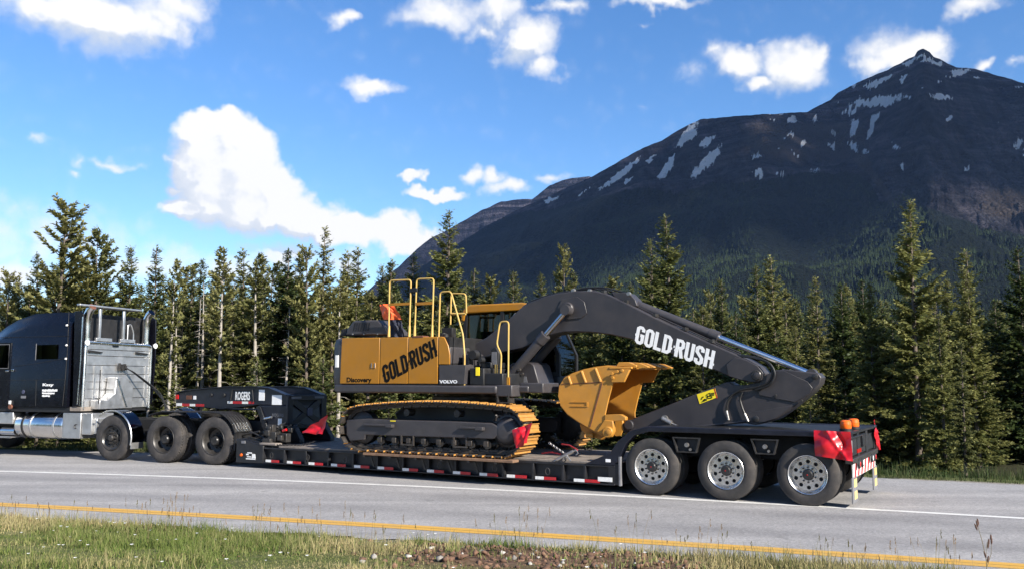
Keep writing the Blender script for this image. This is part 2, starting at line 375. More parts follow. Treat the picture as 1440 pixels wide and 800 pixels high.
def block_text(txt, org, ux, uy, nrm, height, width, th=0.004):
    adv = {c: 5.05 for c in LET}; adv['-'] = 1.6; adv['L'] = 4.6
    tot = sum(adv[c] for c in txt); sxx = width/tot; syy = height/10
    mb = MB(); x = 0; k = 0
    for c in txt:
        for pts, cl in LET[c]:
            wd = W_ if c != '-' else 0.8
            if len(pts) == 2 and abs(pts[0][0]-pts[1][0]) < 0.8 and pts[0][1] == pts[1][1]: wd = 1.3
            k += 1
            stroke(mb, [(p[0]+x, p[1]) for p in pts], wd, org, Vector(ux)*sxx, Vector(uy)*syy, nrm, th, bool(cl), lift=0.0007*(k % 3))
        x += adv[c]
    return mb
def font_mesh(txt, height, width, bold=0.0, spacing=1.0):
    cu = bpy.data.curves.new('txt', 'FONT'); cu.body = txt; cu.size = 1.0; cu.offset = bold; cu.space_character = spacing; cu.resolution_u = 3
    ob = bpy.data.objects.new('txt', cu); COL.objects.link(ob)
    dg = bpy.context.evaluated_depsgraph_get(); dg.update()
    me = bpy.data.meshes.new_from_object(ob.evaluated_get(dg)); bpy.data.objects.remove(ob); bpy.data.curves.remove(cu)
    vs = np.array([v.co[:] for v in me.vertices]); fs = [tuple(p.vertices) for p in me.polygons]; bpy.data.meshes.remove(me)
    mn, mxx = vs.min(0), vs.max(0); vs = (vs-mn); vs[:,0] *= width/(mxx[0]-mn[0]); vs[:,1] *= height/(mxx[1]-mn[1])
    return vs, fs
def font_text(txt, org, ux, uy, nrm, height, width, bold=0.02, lift=0.003, spacing=1.0):
    vs, fs = font_mesh(txt, height, width, bold, spacing); mb = MB()
    ux, uy, nrm, org = Vector(ux), Vector(uy), Vector(nrm), Vector(org)
    mb.add([tuple(org+ux*v[0]+uy*v[1]+nrm*lift) for v in vs], fs); return mb
# ================================================================== THE SETTING
rng = np.random.default_rng(7)
random.seed(7)
def vnoise(x, y, seed=0):
    """value noise, vectorised"""
    xi = np.floor(x).astype(np.int64); yi = np.floor(y).astype(np.int64); xf = x-xi; yf = y-yi
    def h(a, b):
        n = (a*374761393 + b*668265263 + seed*974711) & 0xffffffff
        n = ((n ^ (n >> 13))*1274126177) & 0xffffffff
        return ((n ^ (n >> 16)) & 0xffff)/65535.0
    u = xf*xf*(3-2*xf); v = yf*yf*(3-2*yf)
    return (h(xi,yi)*(1-u)+h(xi+1,yi)*u)*(1-v) + (h(xi,yi+1)*(1-u)+h(xi+1,yi+1)*u)*v
def fbm(x, y, o=4, seed=0):
    s = 0; a = .5
    for k in range(o): s = s + a*vnoise(x*2**k, y*2**k, seed+k*17); a *= .5
    return s
def sstep(a, b, x): t = np.clip((x-a)/(b-a), 0, 1); return t*t*(3-2*t)

# road curves, measured on the ground plane
def fitcurve(pts):
    g_ = np.array([ground(*p)[:2] for p in pts]); c = np.polyfit(g_[:,0], g_[:,1], 2); return c
CW = fitcurve([(0,661.5),(180,668),(360,675),(540,682),(720,688.5),(920,697.5),(995,703.5),(1190,715),(1440,729)])
CY = fitcurve([(0,708.5),(130,716),(260,722.5),(380,730),(530,739),(720,748),(920,762),(1120,775),(1320,789),(1440,796)])
XL, XR = -13.5, 9.0
def curve(c, x):
    x = np.asarray(x, float); xc = np.clip(x, XL, XR)
    sl = 2*CW[0]*XL+CW[1]; sr = 2*CW[0]*XR+CW[1]
    return np.polyval(c, xc) + np.where(x < XL, (x-XL)*sl, 0) + np.where(x > XR, (x-XR)*sr, 0)
def y_white(x): return curve(CW, x)
def y_yellow(x): return curve(CY, x)
FAR = np.mean([ground(px, py)[1]-y_white(ground(px, py)[0]) for px, py in ((1240,672),(1330,676.5),(1440,681))])
def y_far(x): return y_white(x)+FAR
def y_near(x): x = np.asarray(x, float); return y_yellow(x) - 1.05 + 0.35*sstep(-4, 2, x)

def hgt(x, y):
    x = np.asarray(x, float); y = np.asarray(y, float)
    a = y_near(x)-y; b = y-y_far(x)
    near = 0.30*sstep(0.15, 4.5, a) - 0.45*sstep(8, 30, a)
    far = -0.75*sstep(0.6, 7.0, b) + 0.25*sstep(10, 30, b)
    z = np.where(a > 0, near, np.where(b > 0, far, -0.06))
    rough = 0.05*(fbm(x*1.7, y*1.7, 4, 3)-.47)*np.clip(np.maximum(a, b)*2, 0, 1)
    big = 0.5*(fbm(x*.11, y*.11, 3, 9)-.47)*sstep(6, 30, b)
    soil = sstep(-1.7, -0.5, x)*(1-sstep(1.5, 2.3, x))*sstep(.15, .8, a)*(1-sstep(1.5, 2.6, a))
    return z + rough + big + soil*(.05+.20*(fbm(x*3.1, y*3.1, 4, 33)-.45))

# ---- ground sheet: rings round the camera, out to the mountains
def ground_sheet():
    rad = np.concatenate([np.linspace(0.5, 34, 120), np.geomspace(34.6, 8800, 60)])
    ang = np.linspace(0, 2*PI, 361)[:-1]
    rr, aa = np.meshgrid(rad, ang, indexing='ij')
    x = rr*np.sin(aa); y = rr*np.cos(aa); z = hgt(x, y)
    z = z*np.where(rr > 300, 0, 1) - np.where(rr > 300, 0.7, 0)
    n, m = rr.shape
    vs = np.stack([x, y, z], -1).reshape(-1, 3)
    i = np.arange(n-1)[:, None]*m + np.arange(m)[None, :]; j = np.arange(n-1)[:, None]*m + (np.arange(m)[None, :]+1) % m
    fs = np.stack([i, j, j+m, i+m], -1).reshape(-1, 4)
    return vs, fs[:, ::-1]
def np_mesh(name, vs, fs, material, smooth=False):
    me = bpy.data.meshes.new(name)
    me.vertices.add(len(vs)); me.vertices.foreach_set('co', np.asarray(vs, np.float32).ravel())
    k = fs.shape[1]; me.loops.add(len(fs)*k); me.loops.foreach_set('vertex_index', np.asarray(fs, np.int32).ravel())
    me.polygons.add(len(fs)); me.polygons.foreach_set('loop_start', np.arange(len(fs), dtype=np.int32)*k)
    if smooth: me.polygons.foreach_set('use_smooth', np.ones(len(fs), bool))
    me.update(calc_edges=True); me.validate()
    if material is not None: me.materials.append(material)
    ob = bpy.data.objects.new(name, me); COL.objects.link(ob); return ob
def set_attr(ob, name, arr):
    at = ob.data.color_attributes.new(name, 'FLOAT_COLOR', 'POINT')
    a = np.ones((len(arr), 4), np.float32); a[:, :arr.shape[1]] = arr; at.data.foreach_set('color', a.ravel())

def node_mat(name):
    m = bpy.data.materials.new(name); m.use_nodes = True; M[name] = m; return m, m.node_tree, m.node_tree.nodes['Principled BSDF']
def tnoise(t, vec, scale, detail=5, rough=0.6):
    n = nd(t, 'ShaderNodeTexNoise'); n.inputs['Scale'].default_value = scale; n.inputs['Detail'].default_value = detail; n.inputs['Roughness'].default_value = rough
    t.links.new(vec, n.inputs['Vector']); return n.outputs[0]
def ramp(t, fac, stops):
    r = nd(t, 'ShaderNodeValToRGB'); t.links.new(fac, r.inputs[0]); e = r.color_ramp.elements
    e[0].position, e[0].color = stops[0][0], (*stops[0][1], 1); e[1].position, e[1].color = stops[-1][0], (*stops[-1][1], 1)
    for p, c in stops[1:-1]: q = e.new(p); q.color = (*c, 1)
    return r.outputs[0]
def mixc(t, fac, a, b, blend='MIX'):
    n = nd(t, 'ShaderNodeMix', data_type='RGBA', blend_type=blend)
    for s, v in (('Factor', fac), ('A', a), ('B', b)):
        if isinstance(v, (int, float)): n.inputs[s].default_value = v
        elif isinstance(v, tuple): n.inputs[s].default_value = (*v, 1)
        else: t.links.new(v, n.inputs[s])
    return n.outputs['Result']
def bumpn(t, b, h, strength, dist):
    n = nd(t, 'ShaderNodeBump'); n.inputs['Strength'].default_value = strength; n.inputs['Distance'].default_value = dist
    t.links.new(h, n.inputs['Height']); t.links.new(n.outputs[0], b.inputs['Normal'])

m, t, b = node_mat('soil_grass')
geo = nd(t, 'ShaderNodeNewGeometry'); pv = geo.outputs['Position']
soil = ramp(t, tnoise(t, pv, 9, 8, .7), [(.3, (.055, .030, .019)), (.5, (.12, .070, .045)), (.72, (.22, .15, .10))])
green = ramp(t, tnoise(t, pv, 5, 8, .7), [(.3, (.045, .060, .016)), (.55, (.11, .12, .04)), (.75, (.20, .18, .085))])
at = nd(t, 'ShaderNodeAttribute', attribute_name='cover'); sa = nd(t, 'ShaderNodeSeparateColor'); t.links.new(at.outputs['Color'], sa.inputs[0])
c_ = mixc(t, sa.outputs[0], green, soil)
floor = ramp(t, tnoise(t, pv, 2.5, 6, .7), [(.3, (.018, .016, .009)), (.6, (.035, .036, .016)), (.8, (.05, .055, .022))])
c_ = mixc(t, sa.outputs[1], c_, floor)
gravel = ramp(t, tnoise(t, pv, 55, 3, .6), [(.3, (.14, .125, .11)), (.7, (.36, .33, .30))])
c_ = mixc(t, sa.outputs[2], c_, gravel)
t.links.new(c_, b.inputs['Base Color']); b.inputs['Roughness'].default_value = .95; b.inputs['Specular IOR Level'].default_value = .15
bumpn(t, b, tnoise(t, pv, 40, 6, .7), .6, .03)

gv, gf = ground_sheet()
gnd = np_mesh('ground', gv, gf, M['soil_grass'], True); setstruct(gnd)
def soil_mask(x, y):
    a = y_near(x)-y
    s = sstep(-1.7, -0.5, x)*(1-sstep(1.5, 2.3, x))*sstep(.15, .45, a)*(1-sstep(1.5, 2.6, a))
    return np.clip(s*sstep(.30, .48, fbm(x*1.6, y*1.6, 4, 31)+.12)*1.3, 0, 1)
gx, gy = gv[:, 0], gv[:, 1]
cov = np.stack([soil_mask(gx, gy), sstep(2.5, 8, gy-y_far(gx)), (1-sstep(.10, .32, np.maximum(y_near(gx)-gy, gy-y_far(gx))+.12*(fbm(gx*4, gy*4, 3, 5)-.5)))], -1)
set_attr(gnd, 'cover', cov)

# ---- road
m, t, b = node_mat('asphalt')
geo = nd(t, 'ShaderNodeNewGeometry'); pv = geo.outputs['Position']
fine = tnoise(t, pv, 62, 4, .75)
spk = nd(t, 'ShaderNodeTexVoronoi'); spk.inputs['Scale'].default_value = 34; t.links.new(pv, spk.inputs['Vector'])
base = ramp(t, fine, [(.26, (.10, .10, .105)), (.44, (.270, .260, .254)), (.56, (.330, .319, .308)), (.76, (.46, .45, .44))])
base = mixc(t, .38, base, ramp(t, spk.outputs['Color'], [(.1, (.14, .14, .145)), (.5, (.25, .247, .248)), (.95, (.42, .41, .40))]))
mp = nd(t, 'ShaderNodeMapping'); mp.inputs['Rotation'].default_value = (0, 0, R(20)); mp.inputs['Scale'].default_value = (.10, 1.2, 1); t.links.new(pv, mp.inputs[0])
patch = ramp(t, tnoise(t, mp.outputs[0], 1.0, 5, .6), [(.3, (.78, .78, .79)), (.7, (1.16, 1.15, 1.14))])
base = mixc(t, 1.0, base, patch, 'MULTIPLY')
base = mixc(t, 1.0, base, ramp(t, tnoise(t, pv, .8, 5, .65), [(.3, (.90, .90, .90)), (.7, (1.08, 1.08, 1.08))]), 'MULTIPLY')
lat = nd(t, 'ShaderNodeAttribute', attribute_name='lat'); sl_ = nd(t, 'ShaderNodeSeparateColor'); t.links.new(lat.outputs['Color'], sl_.inputs[0])
base = mixc(t, mth(t, 'MULTIPLY', sl_.outputs[0], mth(t, 'MULTIPLY_ADD', tnoise(t, mp.outputs[0], 2.0, 4, .6), 1.2, .1)), base, mixc(t, 1.0, base, (.74, .74, .75), 'MULTIPLY'))
spot = nd(t, 'ShaderNodeMapRange', interpolation_type='SMOOTHSTEP'); t.links.new(tnoise(t, pv, 1.7, 3, .5), spot.inputs[0]); spot.inputs[1].default_value = .66; spot.inputs[2].default_value = .74; spot.inputs[4].default_value = .45
base = mixc(t, spot.outputs[0], base, (.10, .10, .10))
t.links.new(base, b.inputs['Base Color']); b.inputs['Roughness'].default_value = .88; b.inputs['Specular IOR Level'].default_value = .25
bumpn(t, b, fine, .35, .012)
def paint(name, col, dark):
    m, t, b = node_mat(name); geo = nd(t, 'ShaderNodeNewGeometry'); pv = geo.outputs['Position']
    w = tnoise(t, pv, 30, 6, .75); w2 = tnoise(t, pv, 2.2, 4, .6)
    f = mth(t, 'ADD', w, mth(t, 'MULTIPLY', mth(t, 'SUBTRACT', w2, .5), .5))
    fr = nd(t, 'ShaderNodeMapRange'); t.links.new(f, fr.inputs[0]); fr.inputs[1].default_value = .52; fr.inputs[2].default_value = .74
    t.links.new(mixc(t, fr.outputs[0], col, dark), b.inputs['Base Color']); b.inputs['Roughness'].default_value = .7
    bumpn(t, b, w, .3, .01)
paint('white_paint', (.62, .61, .58), (.24, .24, .24)); paint('yellow_paint', (.55, .31, .050), (.30, .23, .14))
def strip(name, f0, f1, z, material, step=.5, x0=-160, x1=130):
    xs = np.concatenate([np.linspace(x0, -16, 40), np.arange(-15.5, 12, step), np.linspace(12, x1, 40)])
    n = len(xs); rows = 6 if name != 'road' else 60
    vs = []
    for k in range(rows+1):
        f = k/rows; vs.append(np.stack([xs, f0(xs)*(1-f)+f1(xs)*f, np.full(n, z)], -1))
    vs = np.concatenate(vs); i = (np.arange(rows)[:, None]*n + np.arange(n-1)[None, :]).ravel()
    fs = np.stack([i, i+1, i+1+n, i+n], -1)
    return np_mesh(name, vs, fs, M[material])
def jag(x, s, amp): return amp*(vnoise(x*3.0, x*0+s, 5)-.5) + amp*.6*(vnoise(x*9.0, x*0+s, 6)-.5)
road = strip('road', lambda x: y_near(x)+jag(x, 1, .22), lambda x: y_far(x)+jag(x, 7, .2), 0.0, 'asphalt', .1); setstruct(road)
rv = np.empty(len(road.data.vertices)*3, np.float32); road.data.vertices.foreach_get('co', rv); rv = rv.reshape(-1, 3); dl = (y_white(rv[:,0])-rv[:,1])*.93
set_attr(road, 'lat', np.stack([np.clip(np.exp(-((dl-.95)/.32)**2)+np.exp(-((dl-2.75)/.32)**2), 0, 1)]*3, -1))
cosr = .93
setstruct(strip('white_edge_line', lambda x: y_white(x)-.085/cosr, lambda x: y_white(x)+.085/cosr, .004, 'white_paint'))
setstruct(strip('yellow_edge_line', lambda x: y_yellow(x)-.155/cosr, lambda x: y_yellow(x)-.007/cosr, .004, 'yellow_paint'))
setstruct(strip('yellow_edge_line', lambda x: y_yellow(x)+.007/cosr, lambda x: y_yellow(x)+.155/cosr, .004, 'yellow_paint'))

# ---- mountain
SKY = np.array([(380,560),(430,520),(470,480),(505,440),(535,414),(560,399),(600,371),(640,345),(690,315),(735,292),(770,277),(800,263),(828,251),(850,239),(880,222),(905,208),(930,199),(955,183),(985,168),(1030,164),(1080,161),(1135,158),(1150,150),(1168,141),(1178,131),(1205,117),(1230,106),(1250,98),(1272,86),(1286,79),(1290,72),(1298,69),(1307,73),(1313,80),(1330,88),(1345,95),(1370,97),(1400,106),(1440,117),(1500,135),(1580,185),(1700,240),(1850,300),(2050,420),(2200,520)], float)
FOR = np.array([(380,700),(500,425),(540,398),(570,372),(600,356),(650,328),(700,306),(740,300),(800,284),(850,272),(900,264),(950,268),(1000,258),(1050,252),(1100,248),(1150,242),(1200,244),(1225,258),(1238,285),(1262,286),(1275,262),(1300,288),(1340,302),(1380,318),(1440,330),(1600,340),(2200,500)], float)
colpx = np.linspace(400, 2100, 1150)
sk = np.interp(colpx, SKY[:,0], SKY[:,1]); sk += 2.2*(fbm(colpx*.09, colpx*0, 4, 77)-.47)*sstep(0, 60, 560-sk)
rd = np.array([ray(px, py) for px, py in zip(colpx, sk)])
caz = np.arctan2(rd[:,0], rd[:,1]); ctan = rd[:,2]/np.hypot(rd[:,0], rd[:,1])
Dr = 4300 + 900*sstep(900, 500, colpx)*1.0 + 260*np.sin(colpx*.011) + 180*np.sin(colpx*.027+1)
D0 = 620.0
def m_height(ci, tt, d, zr):
    """ci column (float index), tt 0..1.3 from foot to behind the ridge"""
    tc_ = np.clip(tt, 0, 1)
    gsh = .30*tc_**1.25 + .70*tc_**2.3
    z = zr*gsh
    az_ = np.interp(ci, np.arange(len(caz)), caz); wx_ = d*np.sin(az_); wy_ = d*np.cos(az_)
    qx_ = wx_ + 420*(fbm(wx_/600, wy_/600, 3, 12)-.47) - .25*wy_; qy_ = wy_ + 420*(fbm(wx_/600+9, wy_/600, 3, 13)-.47)
    gul = 1-np.abs(2*fbm(qx_/520, qy_/1250, 5, 11)-.95)*1.6
    gul2 = 1-np.abs(2*fbm(qx_/150, qy_/330, 4, 23)-.92)*1.6
    env = np.sin(np.pi*np.clip(tc_, 0, 1)**1.2)
    z = z + zr*env*(.115*(gul-.5) + .045*(gul2-.5)*(.35+.65*sstep(.45, .75, tc_))) + zr*.012*env*(fbm(ci*.3, tt*40, 3, 41)-.5)
    band = .016*zr*(np.sin(z/30.0+3*fbm(ci*.02, tt*2, 3, 8)))*sstep(.62, .78, tc_)*(1-sstep(.97, 1, tc_))
    back = np.clip(tt-1, 0, 1); z = z + band - zr*back*1.5
    return z
nrow = 190
tt = np.concatenate([np.linspace(0, 1, nrow)**.85, np.linspace(1.02, 1.3, 10)])
CI, TT = np.meshgrid(np.arange(len(colpx), dtype=float), tt, indexing='ij')
zr = H + Dr*ctan; zr = np.maximum(zr, 1.0)
DD = D0 + (Dr[:, None]-D0)*TT
ZZ = m_height(CI, TT, DD, zr[:, None]) - 2.0*(1-sstep(0, .05, TT))
# no slope in front may hide its own ridge line
mx_tan = ctan[:, None]*(.30+.70*np.clip(TT, 0, 1)); mx_tan = ctan[:, None]*np.clip(1-.004*(1-np.clip(TT, 0, 1))*60*.06, 0, 1)
ZZ = np.where(TT < .999, np.minimum(ZZ, H+DD*np.maximum(ctan[:, None], 1e-4)*(.985+.015*TT)), ZZ)
MX = DD*np.sin(caz)[:, None]; MY = DD*np.cos(caz)[:, None]
mv = np.stack([MX, MY, ZZ], -1).reshape(-1, 3)
nc, nr = CI.shape; i = (np.arange(nc-1)[:, None]*nr + np.arange(nr-1)[None, :]).ravel()
mf = np.stack([i, i+nr, i+nr+1, i+1], -1)
m, t, b = node_mat('mountain_rock')
geo = nd(t, 'ShaderNodeNewGeometry'); pv = geo.outputs['Position']
sc = nd(t, 'ShaderNodeMapping'); sc.inputs['Scale'].default_value = (.0015, .0015, .016); t.links.new(pv, sc.inputs[0])
strata = tnoise(t, sc.outputs[0], 3, 8, .7)
rock = ramp(t, strata, [(.38, (.006, .006, .009)), (.5, (.042, .038, .043)), (.62, (.12, .108, .11))])
rock2 = ramp(t, tnoise(t, pv, .012, 9, .7), [(.38, (.008, .007, .010)), (.52, (.045, .039, .041)), (.66, (.115, .100, .096))])
rock = mixc(t, .5, rock, rock2)
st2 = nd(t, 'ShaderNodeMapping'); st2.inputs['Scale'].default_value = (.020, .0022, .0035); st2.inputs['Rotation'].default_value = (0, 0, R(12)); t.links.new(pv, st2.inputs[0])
rock = mixc(t, 1.0, rock, ramp(t, tnoise(t, st2.outputs[0], 1.0, 7, .72), [(.38, (.38, .38, .42)), (.5, (1.0, 1.0, 1.0)), (.62, (1.9, 1.75, 1.7))]), 'MULTIPLY')      # streaks painting in the light and dark of chutes and ribs
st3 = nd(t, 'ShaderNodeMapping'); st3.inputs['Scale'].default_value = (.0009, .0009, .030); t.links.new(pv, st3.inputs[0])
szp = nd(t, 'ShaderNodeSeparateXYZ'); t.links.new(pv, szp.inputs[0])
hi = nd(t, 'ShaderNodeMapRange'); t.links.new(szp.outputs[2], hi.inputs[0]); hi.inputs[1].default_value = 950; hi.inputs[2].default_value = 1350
rock = mixc(t, hi.outputs[0], rock, mixc(t, 1.0, rock, ramp(t, tnoise(t, st3.outputs[0], 1.0, 6, .7), [(.42, (.28, .28, .31)), (.5, (1.0, 1.0, 1.0)), (.58, (2.0, 1.95, 1.95))]), 'MULTIPLY'))      # strata bands near the summit, contrast raised in place of ledge shading
at = nd(t, 'ShaderNodeAttribute', attribute_name='cover'); sa = nd(t, 'ShaderNodeSeparateColor'); t.links.new(at.outputs['Color'], sa.inputs[0])
ed = tnoise(t, pv, .035, 8, .8)
def thr(v, w, amp, lo, hi):
    r = nd(t, 'ShaderNodeMapRange', interpolation_type='SMOOTHSTEP'); t.links.new(mth(t, 'ADD', v, mth(t, 'MULTIPLY', mth(t, 'SUBTRACT', w, .5), amp)), r.inputs[0])
    r.inputs[1].default_value = lo; r.inputs[2].default_value = hi; return r.outputs[0]
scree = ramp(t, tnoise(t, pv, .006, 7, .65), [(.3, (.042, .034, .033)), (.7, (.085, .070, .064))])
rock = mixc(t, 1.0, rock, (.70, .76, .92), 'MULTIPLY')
rock = mixc(t, thr(sa.outputs[2], ed, .8, .35, .75), rock, scree)
fvor = nd(t, 'ShaderNodeTexVoronoi'); fvor.inputs['Scale'].default_value = .085; t.links.new(pv, fvor.inputs['Vector'])
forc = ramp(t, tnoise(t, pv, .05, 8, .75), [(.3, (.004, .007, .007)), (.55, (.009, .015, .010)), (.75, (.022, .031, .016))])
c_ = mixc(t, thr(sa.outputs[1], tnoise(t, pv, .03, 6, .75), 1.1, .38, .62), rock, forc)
c_ = mixc(t, thr(sa.outputs[0], tnoise(t, pv, .075, 9, .85), 1.7, .40, .52), c_, (.90, .91, .93))
t.links.new(c_, b.inputs['Base Color']); b.inputs['Roughness'].default_value = .95; b.inputs['Specular IOR Level'].default_value = .1
hb = mth(t, 'ADD', mth(t, 'MULTIPLY', fvor.outputs['Distance'], -1.0), mth(t, 'MULTIPLY', tnoise(t, pv, .03, 9, .75), 2.0))
bumpn(t, b, hb, 1.0, 40.0)
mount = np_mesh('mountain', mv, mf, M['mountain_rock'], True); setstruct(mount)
px_, py_ = proj(mv)
def inpoly(px, py, poly):
    c = np.zeros(len(px), bool); n = len(poly)
    for k in range(n):
        x1, y1 = poly[k]; x2, y2 = poly[(k+1) % n]
        cond = ((y1 > py) != (y2 > py))
        with np.errstate(divide='ignore', invalid='ignore'): c ^= cond & (px < (x2-x1)*(py-y1)/((y2-y1) if y2 != y1 else 1e-9)+x1)
    return c
SN = [[(520,342),(498,350),(458,412),(468,418),(520,382)],[(462,424),(436,455),(408,502),(420,508),(450,470)],[(577,378),(545,388),(528,412),(542,420),(562,400)],
 [(590,408),(560,428),(500,490),(508,508),(540,482),(582,440)],[(367,438),(330,460),(246,528),(250,538),(320,492),(350,462)],[(348,493),(312,515),(318,524)],[(412,422),(378,455),(386,462)],
 [(232,518),(182,552),(190,556)],[(130,552),(88,562),(95,569),(128,566)],[(692,470),(676,485),(700,500),(714,490)],[(768,481),(738,487),(742,493),(766,490)],[(700,436),(672,436),(680,446),(700,444)],
 [(1164,152),(1096,178),(1106,192),(1144,168)],[(1218,168),(1188,173),(1158,164),(1150,174),(1206,184)],[(1296,192),(1232,198),(1240,220),(1284,204)],[(1084,207),(1036,222),(985,240),(1008,254),(1044,232)],[(1120,203),(1088,230),(1096,238)],
 [(1092,268),(1040,273),(945,288),(955,300),(1062,302),(1092,282)],[(1240,268),(1178,266),(1178,278),(1240,280)],[(1145,270),(1100,270),(1100,276),(1145,276)],[(978,333),(953,340),(948,386),(967,387)],[(1034,318),(1013,325),(997,391),(1009,392)],
 [(972,404),(942,401),(953,420),(976,428)],[(978,303),(952,310),(962,322)],[(888,400),(908,404),(908,424),(893,416)],[(1088,453),(1098,454),(1108,482),(1100,482)],[(782,416),(806,440),(798,440)],
 [(860,322),(845,335),(848,346),(860,340)],[(1236,330),(1222,330),(1222,342),(1238,342)],[(1085,405),(1070,405),(1070,420),(1090,418)],[(1270,470),(1302,478),(1270,482)],[(895,370),(910,376),(912,384),(896,378)],[(1000,420),(986,424),(990,434),(1002,432)]]
sno = np.zeros(len(mv)); qx = px_ + 9*(fbm(px_*.22, py_*.22, 4, 51)-.47); qy = py_ + 9*(fbm(px_*.22+50, py_*.22, 4, 52)-.47)
for pl in SN:
    pl2 = [(720+a/2, c/2) for a, c in pl]; cx_ = sum(p[0] for p in pl2)/len(pl2); cy_ = sum(p[1] for p in pl2)/len(pl2)
    for s_, wv in ((1.05, .55), (.82, 1.0)):
        sno = np.maximum(sno, wv*inpoly(qx, qy, [(cx_+(a-cx_)*s_, cy_+(c-cy_)*s_) for a, c in pl2]))
sno *= .66+.34*sstep(.34, .46, fbm(px_*.16, py_*.13, 4, 55))
led = sstep(.60, .64, fbm(px_*.05, py_*.50, 3, 63))*sstep(.46, .56, fbm(px_*.03, py_*.05, 2, 67))*sstep(1120, 1190, px_)*(1-sstep(150, 215, py_))*sstep(1.5, 5, py_-np.interp(px_, SKY[:,0], SKY[:,1]))
flk = sstep(.60, .66, fbm(px_*.10+py_*.05, py_*.10, 4, 64))*sstep(.5, .6, fbm(px_*.02, py_*.02, 2, 66))*sstep(820, 900, px_)*(1-sstep(225, 262, py_))*.9
sno = np.maximum(sno, np.maximum(led*.95, flk*.75))
fl = np.interp(px_, FOR[:,0], FOR[:,1]) + 14*(fbm(px_*.035, py_*.02, 4, 61)-.47)
forest = sstep(-7, 9, py_-fl)
scree_lit = np.clip(sstep(1010, 1090, px_)*(1-sstep(1190, 1260, px_))*sstep(160, 185, py_)*(1-sstep(205, 250, py_)) + np.exp(-((px_-(1185+(py_-190)*.75))/9)**2)*sstep(190, 215, py_)*(1-sstep(285, 300, py_))*.9 + sstep(1330, 1420, px_)*sstep(250, 275, py_)*(1-sstep(290, 330, py_))*.9, 0, 1)  # scree mask; last term paints the sunlit lower right slope paler
forest = forest*(1-np.exp(-((px_-(1185+(py_-190)*.75))/7)**2)*(1-sstep(285, 302, py_)))
set_attr(mount, 'cover', np.stack([sno, forest, scree_lit], -1))

# ---- a bluer ridge standing further back on the left
BK = np.array([(400,520),(450,480),(500,424),(530,397),(560,376),(585,352),(605,336),(640,318),(675,297),(705,284),(735,280),(748,281),(772,262),(800,251),(828,248),(860,262),(920,300),(1000,360)], float)
bpx = np.linspace(405, 1000, 420); bsk = np.interp(bpx, BK[:,0], BK[:,1])+2.0*(fbm(bpx*.09, bpx*0, 4, 78)-.47); br_ = np.array([ray(px, py) for px, py in zip(bpx, bsk)]); baz = np.arctan2(br_[:,0], br_[:,1]); btn = br_[:,2]/np.hypot(br_[:,0], br_[:,1])
bt = np.concatenate([np.linspace(0, 1, 70), np.linspace(1.03, 1.2, 4)]); BC, BT = np.meshgrid(np.arange(420.), bt, indexing='ij'); bD = 7000.0; bz = np.maximum(H+bD*btn, 1)[:, None]; BD = 4800+(bD-4800)*BT
BZ = bz*np.clip(BT, 0, 1)**1.3+bz*np.sin(PI*np.clip(BT, 0, 1))*(.16*((1-np.abs(2*fbm(BC*.05+BT, BT*2, 4, 91)-.95)*1.6)-.5))-bz*np.clip(BT-1, 0, 1)*2
BZ = np.where(BT < .999, np.minimum(BZ, H+BD*np.maximum(btn[:, None], 1e-4)*.995), BZ)
bv3 = np.stack([BD*np.sin(baz)[:, None], BD*np.cos(baz)[:, None], BZ], -1).reshape(-1, 3); nb1, nb2 = BC.shape; i = (np.arange(nb1-1)[:, None]*nb2+np.arange(nb2-1)[None, :]).ravel()
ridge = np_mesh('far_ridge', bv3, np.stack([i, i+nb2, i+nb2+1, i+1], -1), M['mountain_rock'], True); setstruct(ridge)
bpx_, bpy_ = proj(bv3); set_attr(ridge, 'cover', np.stack([np.zeros(len(bv3)), sstep(18, 45, bpy_-np.interp(bpx_, BK[:,0], BK[:,1])), np.full(len(bv3), .2)], -1))

